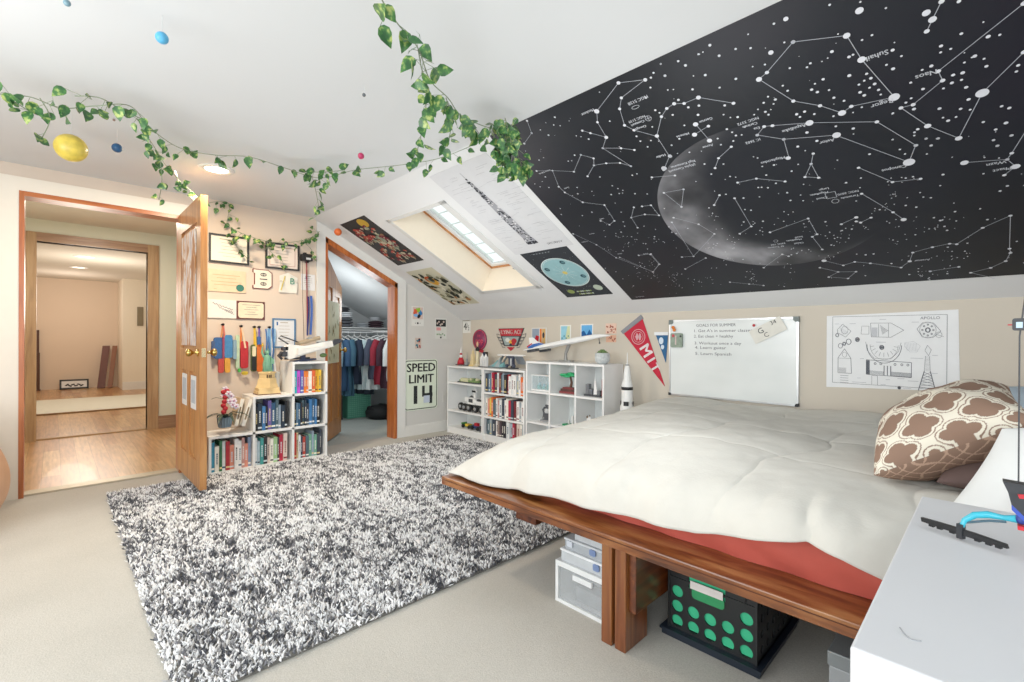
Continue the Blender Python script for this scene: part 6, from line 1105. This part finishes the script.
# green-lined black crate
t = thing('file_crate', 'black plastic crate with round holes showing green behind', 'crate', (-.66, 1.78, 0)); x0, x1, ya_, yb_, zt_ = -.815, -.515, 1.585, 1.945, .262
FCt = Fr((0, ya_, 0), (1, 0, 0), (0, 0, 1)); FCs = Fr((x1, 0, 0), (0, 1, 0), (0, 0, 1))
w = MB(); w.box(x0, x1, ya_+.004, yb_, .03, .04); w.box(x0, x0+.004, ya_, yb_, .03, zt_); w.box(x0, x1, yb_-.004, yb_, .03, zt_)
def holed(w, fr, a0, a1, b0, b1, holes, r, th=.005, skip=()):
    # panel made of small polygons around octagonal-to-round holes laid out in a grid of cells
    (xs, ys) = holes
    xe = [a0]+[(p+q)/2 for p, q in zip(xs, xs[1:])]+[a1]; ye = [b0]+[(p+q)/2 for p, q in zip(ys, ys[1:])]+[b1]; w.fr = fr; n_ = 24
    for i, cx in enumerate(xs):
        for j, cy in enumerate(ys):
            A, B, C, D_ = xe[i], xe[i+1], ye[j], ye[j+1]
            if (i, j) in skip: w.flat([(A, C), (B, C), (B, D_), (A, D_)], 0); continue
            ring = []; out = []
            for k_ in range(n_):
                tq = 2*PI*k_/n_+PI/4; ca, sa = math.cos(tq), math.sin(tq); ring.append((cx+r*ca, cy+r*sa)); tx = ((B-cx) if ca > 0 else (A-cx))/ca if abs(ca) > 1e-6 else 1e9; ty = ((D_-cy) if sa > 0 else (C-cy))/sa if abs(sa) > 1e-6 else 1e9; tt = min(tx, ty); out.append((cx+tt*ca, cy+tt*sa))
            cs_ = [(B, D_), (A, D_), (A, C), (B, C)]
            for k_ in range(n_):
                k2 = (k_+1) % n_; quad = [ring[k_], out[k_]]
                c_ = [q for q in cs_ if (abs(out[k_][0]-q[0]) > 1e-5 or abs(out[k_][1]-q[1]) > 1e-5) and (abs(out[k2][0]-q[0]) > 1e-5 or abs(out[k2][1]-q[1]) > 1e-5) and ((abs(out[k_][0]-q[0]) < 1e-5 and abs(out[k2][1]-q[1]) < 1e-5) or (abs(out[k_][1]-q[1]) < 1e-5 and abs(out[k2][0]-q[0]) < 1e-5))]
                if c_ and abs(out[k_][0]-out[k2][0]) > 1e-5 and abs(out[k_][1]-out[k2][1]) > 1e-5: quad.append(c_[0])
                quad += [out[k2], ring[k2]]; w.flat(quad, 0)
                w.add([(*ring[k_], 0), (*ring[k2], 0), (*ring[k2], -th), (*ring[k_], -th)], [(0, 1, 2, 3)])
holed(w, FCt, x0, x1, .03, .19, ([x0+.034+i*.058 for i in range(5)], [.058, .110, .162]), .0205, skip=((1, 2), (2, 2), (3, 2)))
w.fr = FCt; w.box(x0, x0+.075, .19, zt_, -.005, 0); w.box(x1-.10, x1, .19, zt_, -.005, 0); w.box(x0, x1, zt_-.02, zt_, -.014, .006); w.box(x0, x1, .205, .212, -.004, .003); w.box(x0, x0+.008, .03, zt_, 0, .004); w.box(x1-.008, x1, .03, zt_, 0, .004)
w.box(x1-.075, x1-.035, .216, .236, 0, .006)
holed(w, FCs, ya_, yb_, .03, zt_-.02, ([ya_+.04+i*.056 for i in range(6)], [.065, .115, .165, .215]), .013)
w.fr = W0; w.box(x1-.003, x1+.006, ya_, yb_, zt_-.02, zt_); w.build('crate_shell', P('#1e2022', .45), t)
w = MB(FCt); w.box(x0+.006, x1-.006, .042, .235, -.016, -.008); w.build('green_liner', P('#35b583', .6), t)
MB(FCt).box(x0+.085, x1-.105, .196, .222, .006, .009).build('white_label', P('#d9d3cf', .6), t); MB(FCt).rbox(x0+.088, x1-.102, .162, .20, .0005, .003, .012).build('hand_slot', P('#2a8a55', .6), t)
w = MB(); w.box(x0-.015, x1+.012, ya_-.018, yb_+.015, .003, .022); w.box(x0-.02, x1+.018, ya_-.025, yb_+.02, .022, .03); w.build('base_rim', P('#1d2530', .4), t)
clearbox('clear plastic bin half hidden at the corner of the white chest', -.315, -.05, 0.001, .20, 1.53, .4, '#7f8588', '#a9aeb2', 'clear_bin')
clearbox('pale storage box far back under the bed behind the leg', -.99, -.86, .001, .19, 2.2, .5, '#cfd3d4', '#c3c8ca', 'far_box') if False else None
t = thing('storage_box', 'pale white storage box in the shadow behind the crate', 'storage box', (-.93, 2.6, 0)); MB().box(-1.5, -.93, 2.6, 3.1, .0, .13).build('body', P('#c9ced0', .5), t) if False else None
w = MB(); w.box(-.82, -.45, 2.35, 2.38, 0, .17); w.build('back_board', P('#cfd4d6', .5), t); MB().box(-.815, -.455, 2.38, 2.8, 0, .16).build('body', P('#c3c8cb', .5), t)

# =================================================================== CHEST AND HANGING TOY
t = thing('white_chest', 'white laminate chest of drawers in the right foreground', 'chest of drawers', (.45, .98, 0)); 
MB().box(-.108, 1.25, .618, 1.335, .675, .72).build('top', CHEST, t, .003); MB().box(-.10, 1.24, .63, 1.33, 0, .675).build('carcass', CHEST, t)
for z0, z1 in ((.02, .22), (.23, .44), (.45, .665)): dd_ = MB().box(-.098, 1.238, .612, .629, z0, z1).build('drawer', CHEST, t, .002)
w = MB(); w.tube([(-.075+.02*q, .70-.014*q-.01*math.sin(q*PI), .7205) for q in [i/6 for i in range(7)]], .0008, 5); w.build('scratch', P('#8f9296', .5), t)
t = thing('hanging_toy', 'black, red and cyan toy aircraft hanging on a cord over the white chest', 'toy', (.03, 1.12, .74))
FT = Fr((-.038, 1.085, .735), Vector((.105, -.05, 0)), (0, 0, 1))
w = MB(FT); w.prism([(-.056, -.004), (.0, -.006), (.06, -.004), (.058, .002), (.02, .004), (-.02, .004), (-.057, .003)], -.003, .003)
for a in (-.042, -.03, -.012, .022, .036, .048): w.box(a-.003, a+.004, -.008, -.003, -.003, .003)
w.build('blade', P('#1a1c1e', .4), t); MB(FT).box(-.004, .004, -.012, .012, -.005, .005).build('hub', P('#2a2d31', .4), t)
TE = P('#2fb0c8', .3, coat=.4); pr_ = [Vector((-.037, 1.085, .743)), Vector((-.034, 1.087, .754)), Vector((-.022, 1.09, .765)), Vector((-.006, 1.09, .770)), Vector((.012, 1.085, .771)), Vector((.026, 1.08, .774))]
w = MB(); w.tube([tuple(p) for p in pr_], [.0035, .0042, .0055, .0058, .0042, .0065], 10); w.tube([(-.034, 1.087, .750), (-.004, 1.088, .761), (.014, 1.085, .765)], .002, 6, m=1); w.build('cyan_arm', [TE, P('#3d5a68', .4)], t)
w = MB(); w.ball(.030, 1.08, .775, .008, .008, .008, m=0); w.box(.026, .10, 1.07, 1.09, .760, .766, m=1); w.build('joint', [P('#2b3f8a', .4), P('#c0202c', .4)], t)
FT2 = Fr((.0135, 1.08, .786), (1, 0, 0), (0, 0, 1)); w = MB(FT2); w.prism([(-.004, .046), (.02, .045), (.09, .05), (.09, -.005), (.018, -.005), (.006, .01), (.002, .03)], -.012, .012, 0); w.prism([(.012, .03), (.05, .035), (.05, .028), (.014, .024)], .012, .015, 1); w.prism([(.006, .012), (.02, -.004), (.02, -.012), (.006, .004)], -.01, .013, 2); w.lathe([(.02, 0), (.02, .006), (.008, .009)], .05, .02, .012, 16, 3); w.build('body', [P('#2a2c30', .35), RED, P('#2f48a8', .4), P('#8f9498', .3)], t)
w = MB(); w.tube([(.0268, 1.08, .832), (.0268, 1.08, 1.06)], .0012, 6); w.tube([(.0268, 1.08, 1.06), (.034, 1.08, 1.14), (.044, 1.08, 1.5), (.05, 1.08, 2.18)], .0012, 6); w.build('cord', P('#3a3c40', .5), t)
FT3 = Fr((.0268, 1.08, 1.078), (1, 0, 0), (0, 0, 1)); w = MB(FT3); w.rbox(-.008, .05, -.009, .010, -.006, .006, .003, m=0); w.box(-.004, .003, -.005, .004, .006, .008, m=1); w.box(-.013, -.008, -.001, .001, -.001, .001, m=2); w.build('cord_clamp', [P('#23262a', .4), P('#a9c4d6', .3), RED], t)

# =================================================================== tan beanbag at the left edge
def beanbag():
    w = MB(); cx, cy = -3.86, -.545; n, k = 48, 26
    def f(u, v):
        th = u*2*PI; z = v; r = .36*(math.sin(PI*min(1, .16+.84*v))**.55)*(1+.05*math.sin(th*5+v*4)+.03*math.sin(th*9))
        return (cx+r*math.cos(th), cy+r*math.sin(th), .72*v*(1+.0*math.sin(th*3)))
    w.grid(f, n, k); o = w.build('beanbag', P('#c39a7c', .5, var=.15, scale=4, bump=.3, bs=8)); tag(o, 'tan rounded leather beanbag cut by the left edge of the picture', 'beanbag')
beanbag()

# =================================================================== IVY
LEAF, lt_, lb_ = nt('variegated_leaf'); tc = N(lt_, 'ShaderNodeTexCoord'); no = N(lt_, 'ShaderNodeTexNoise', Scale=45., Detail=2.); lt_.links.new(tc.outputs['Object'], no.inputs['Vector'])
rr = ramp(lt_, [(.38, '#22502a'), (.54, '#3c7033'), (.68, '#a9b868')]); lt_.links.new(no.outputs['Fac'], rr.inputs[0]); lt_.links.new(rr.outputs[0], lb_.inputs['Base Color']); lb_.inputs['Roughness'].default_value = .4
STEM = P('#7d8a72', .6)
def leafgeo(w, base, tip_dir, nrm, L_):
    d = tip_dir.normalized(); s_ = d.cross(nrm).normalized(); n_ = s_.cross(d).normalized(); B = base
    prof = [(0, .0), (.04, .18), (.22, .34), (.45, .33), (.72, .19), (1, 0)]; V = [tuple(B)]
    for q, r in prof[1:-1]: V += [tuple(B+d*L_*q-s_*L_*r+n_*L_*.10*(r/.4)), tuple(B+d*L_*q), tuple(B+d*L_*q+s_*L_*r+n_*L_*.10*(r/.4))]
    V.append(tuple(B+d*L_-n_*L_*.06)); F_ = [(0, 2, 1), (0, 3, 2)]
    for i in range(3): o = 1+3*i; F_ += [(o, o+1, o+4, o+3), (o+1, o+2, o+5, o+4)]
    F_ += [(10, 11, 13), (11, 12, 13)]; w.add(V, F_, 0, True)
def vine(lab, strands, dens=22, L0=.06, name='ivy_garland', pinch=.038, seed=1, stemr=.0022):
    rnd = random.Random(seed); allp = [Vector(p) for s_ in strands for p in s_[0]]; c = sum(allp, Vector())/len(allp); t = thing(name, lab, 'garland', c); ws = MB(); wl = MB()
    for s_ in strands:
        pts = [Vector(p) for p in s_[0]]; dn = s_[1] if len(s_) > 1 else dens; P2 = []
        for i in range(len(pts)-1):
            p0 = pts[max(i-1, 0)]; p1, p2 = pts[i], pts[i+1]; p3 = pts[min(i+2, len(pts)-1)]
            for k_ in range(8): q = k_/8; P2.append(.5*((2*p1)+(p2-p0)*q+(2*p0-5*p1+4*p2-p3)*q*q+(3*p1-p0-3*p2+p3)*q**3))
        P2.append(pts[-1]); P2 = [Vector((max(p.x, -4.37), p.y, p.z)) for p in P2]; ws.tube([tuple(p) for p in P2], stemr, 5); L_ = sum((b-a).length for a, b in zip(P2, P2[1:])); n_ = int(L_*dn)
        for _ in range(n_):
            fi = (_+rnd.random()*1.3)/n_*(len(P2)-1); i = min(int(fi), len(P2)-2); p = P2[i].lerp(P2[i+1], min(1, fi-i)); off = Vector((rnd.gauss(0, 1), rnd.gauss(0, 1), rnd.gauss(-.5, .8))).normalized()*rnd.uniform(.01, pinch*1.6); b = p+off; b.x = max(b.x, -4.41); b.z = min(b.z, 2.15 if b.y < 1.7 else 2.15-(b.y-1.7)*SLOPE)
            ws.tube([tuple(p), tuple(b)], .0011, 4); ld = Vector((rnd.gauss(0, .7), rnd.gauss(0, .7), rnd.gauss(-.7, .5))); nrm = (CAM-b).normalized()+Vector((rnd.gauss(0, .45), rnd.gauss(0, .45), rnd.gauss(0, .45))); e = b+ld.normalized()*L0
            if e.z > 2.15: ld.z = -abs(ld.z)-.2
            leafgeo(wl, b, ld, nrm, L0*rnd.uniform(.75, 1.25))
    ws.build('stem', STEM, t); wl.build('leaves', LEAF, t); return t
CZ = (0, 0, 1)
def cpt(u, v, z): return tuple(at(u, v, (0, 0, z), CZ))
za = 2.06
vine('long ivy garland strung along the ceiling from the left edge to the mural corner', [
    ([cpt(-30, 86, za), cpt(0, 94, za), cpt(30, 97, za), cpt(62, 108, za), cpt(95, 106, za), cpt(130, 106, za+.02), cpt(150, 128, za+.04), cpt(180, 148, za+.05), cpt(215, 155, za+.05), cpt(250, 157, za+.05), cpt(285, 168, za+.04), cpt(320, 178, za+.04), cpt(355, 170, za+.04), cpt(400, 165, za+.04), cpt(440, 158, za+.04), cpt(480, 142, za+.06)], 17),
    ([cpt(2, 95, za), cpt(18, 104, za-.03), cpt(30, 112, za-.04)], 45), ([cpt(40, 98, za), cpt(50, 118, za-.05), cpt(42, 138, za-.10)], 26),
    ([cpt(75, 96, za+.03), cpt(100, 98, za+.03), cpt(125, 112, za+.03), cpt(140, 118, za+.03)], 36),
    ([cpt(312, 176, za+.04), cpt(316, 192, za-.02), cpt(320, 214, za-.08)], 27), ([cpt(300, 172, za+.05), cpt(325, 172, za+.05), cpt(345, 170, za+.04)], 34)], seed=3, L0=.054)
wa = lambda u, v, c=.06: tuple(at(u, v, (WX+c, 0, 0), (1, 0, 0)))
vine('yellow-green ivy strand running from the ceiling over the open door to the certificates', [
    ([cpt(140, 125, 2.12), cpt(155, 148, 2.10), cpt(168, 168, 2.08), cpt(190, 190, 2.02), tuple(at(213, 212, (0, 1.0, 0), (0, 1, 0))), wa(232, 228, .2), wa(255, 238, .1), wa(280, 243, .05), wa(305, 240, .03), wa(318, 232, .03)], 30),
    ([cpt(160, 160, 2.08), cpt(162, 180, 1.98), cpt(159, 200, 1.90)], 22), ([wa(235, 232, .1), wa(236, 246, .06), wa(246, 258, .05)], 40), ([wa(266, 240, .06), wa(270, 252, .05), wa(282, 262, .05)], 46), ([wa(300, 240, .04), wa(310, 250, .04), wa(311, 258, .04)], 30)], seed=9, L0=.046)
zb = 2.0
vine('ivy garland trailing down from the top of the picture to the mural corner', [
    ([cpt(372, -25, zb), cpt(382, 0, zb), cpt(398, 24, zb), cpt(418, 48, zb), cpt(430, 80, zb), cpt(448, 98, zb), cpt(462, 116, zb+.03), cpt(490, 128, zb+.08), cpt(512, 130, zb+.10)], 20),
    ([cpt(418, 48, zb), cpt(421, 66, zb), cpt(427, 90, zb-.02), cpt(424, 118, zb-.03), cpt(418, 148, zb), cpt(412, 160, zb+.05)], 18), ([cpt(446, 98, zb), cpt(452, 120, zb), cpt(448, 142, zb+.03)], 26), ([cpt(455, 112, zb+.02), cpt(470, 122, zb+.05), cpt(480, 135, zb+.08)], 30)], seed=5, L0=.060)
vine('dense bushy clump of ivy hiding the mural corner', [([cpt(495+dx, 120+dy, 2.08), cpt(500+dx, 138+dy, 2.03), cpt(503+dx, 155+dy, 1.98), cpt(508+dx, 168+dy*.5, 1.94)], 75) for dx, dy in ((0, 0), (10, -2), (16, 4), (-4, 4), (6, 10))], seed=8, L0=.052)

# =================================================================== hanging ornaments
def ornament(lab, u, v, z, r, c, name='hanging_ball', mat=None):
    p = at(u, v, (0, 0, z), CZ); zc = 2.18 if p.y < 1.72 else 2.18-(p.y-1.72)*SLOPE
    t = thing(name, lab, 'ornament', p); MB(Fr(p, (1, 0, 0), (0, 1, 0))).ball(0, 0, 0, r, n=24).build('ball', mat or P(c, .35, var=.2, scale=30), t); MB().tube([tuple(p), (p.x, p.y, zc)], .0008, 4).build('thread', LGREY, t)
ornament('small light blue ball hanging from the ceiling near the top left', 162, 38, 2.10, .020, '#4fa3cf'); ornament('small dark blue ball hanging right of the yellow one', 117, 148, 2.08, .024, '#24507a')
ornament('small crimson ball hanging below the long ivy garland', 361, 156, 2.10, .018, '#b0305a'); ornament('tiny grey-blue ball hanging at the very top left', 67, 3, 2.12, .010, '#6f8f9c')
ornament('tiny dark speck hanging in the middle of the ceiling', 364, 95, 2.13, .008, '#5a5f62'); ornament('tiny brown ball hanging between the ivy and the blue ball', 114, 120, 2.13, .006, '#8a6f62')
ornament('large yellow ball hanging over the hall door', 71, 148, 2.00, .066, '#d2b94a'); 
p = at(338, 232, (-4.2, 0, 0), (1, 0, 0)); t = thing('hanging_ball', 'orange ball hanging in front of the closet door casing', 'ornament', p); MB(Fr(p, (1, 0, 0), (0, 1, 0))).ball(0, 0, 0, .034, n=24).build('ball', P('#d9672e', .3, var=.2, scale=30), t); MB().tube([tuple(p), (p.x, p.y, 2.18-max(0, p.y-1.72)*SLOPE)], .0008, 4).build('thread', LGREY, t)

# =================================================================== LIGHT
def area(name, loc, tgt, sx, sy, pw, col=(1, 1, 1)):
    l = bpy.data.lights.new(name, 'AREA'); l.shape = 'RECTANGLE'; l.size = sx; l.size_y = sy; l.energy = pw; l.color = col; o = bpy.data.objects.new(name, l); COL.objects.link(o); o.location = loc
    o.rotation_euler = (Vector(tgt)-Vector(loc)).to_track_quat('-Z', 'Y').to_euler(); return o
def point(name, loc, pw, r=.1, col=(1, 1, 1)):
    l = bpy.data.lights.new(name, 'POINT'); l.energy = pw; l.shadow_soft_size = r; l.color = col; o = bpy.data.objects.new(name, l); COL.objects.link(o); o.location = loc; return o
area('window_light_back', (.7, BY+.06, 1.3), (.2, 2, 1.3), 1.7, 1.2, 42, (.93, .97, 1)); area('window_light_back_left', (-1.8, BY+.06, 1.3), (-2.6, 2, 1.3), 1.7, 1.2, 42, (.95, .98, 1)); area('window_light_right', (RX-.06, 0, 1.3), (-2, .9, 1.2), 1.7, 1.2, 30, (.93, .97, 1))  # unseen area lamps added inside the window openings to fill the room
area('uplight', (-.9, -.9, .7), (-1.2, -.2, 2.2), 1.0, 1.0, 14, (.92, .97, 1)); point('room_lamp', (-2.2, -.6, 1.5), 14, .35, (1, .98, .95)); point('room_lamp_far', (-2.7, 1.9, 1.2), 13, .35, (.97, .99, 1))  # added fill for the ceiling and mid-room, no fixtures stand here
area('recessed_light', (-3.63, .775, 2.15), (-3.63, .775, 0), .15, .15, 30, (1, .82, .60)); area('hall_light', (-5.7, .30, 2.23), (-5.7, .3, 0), .3, .3, 18, (1, .88, .72))
point('hall_glow', (-5.6, .1, 1.5), 10, .25, (1, .9, .76)); point('far_hall_glow', (-9.5, .5, 1.6), 44, .4, (1, .9, .78)); point('far_hall_glow_end', (-12.0, .2, 1.7), 22, .4, (1, .86, .74)); point('bed_side_lamp', (-1.0, 1.7, 1.22), 13, .35, (.97, .99, 1)); point('closet_light', (-5.2, 2.3, 1.4), 17, .3, (.95, 1, 1))  # points by the bed and in the closet are added fill without fixtures
W_ = bpy.data.worlds.new('sky'); S.world = W_; W_.use_nodes = True; wt = W_.node_tree; wt.nodes.clear(); wo = wt.nodes.new('ShaderNodeOutputWorld'); bg = wt.nodes.new('ShaderNodeBackground'); wt.links.new(bg.outputs[0], wo.inputs[0])
bg.inputs['Color'].default_value = (.86, .96, .98, 1); bg.inputs['Strength'].default_value = 1.5
S.view_settings.view_transform = 'Standard'; S.view_settings.look = 'None'; S.view_settings.exposure = 0; S.view_settings.gamma = 1.1
S.cycles.max_bounces = 8; S.cycles.diffuse_bounces = 5; S.cycles.sample_clamp_indirect = 8; S.cycles.use_denoising = True
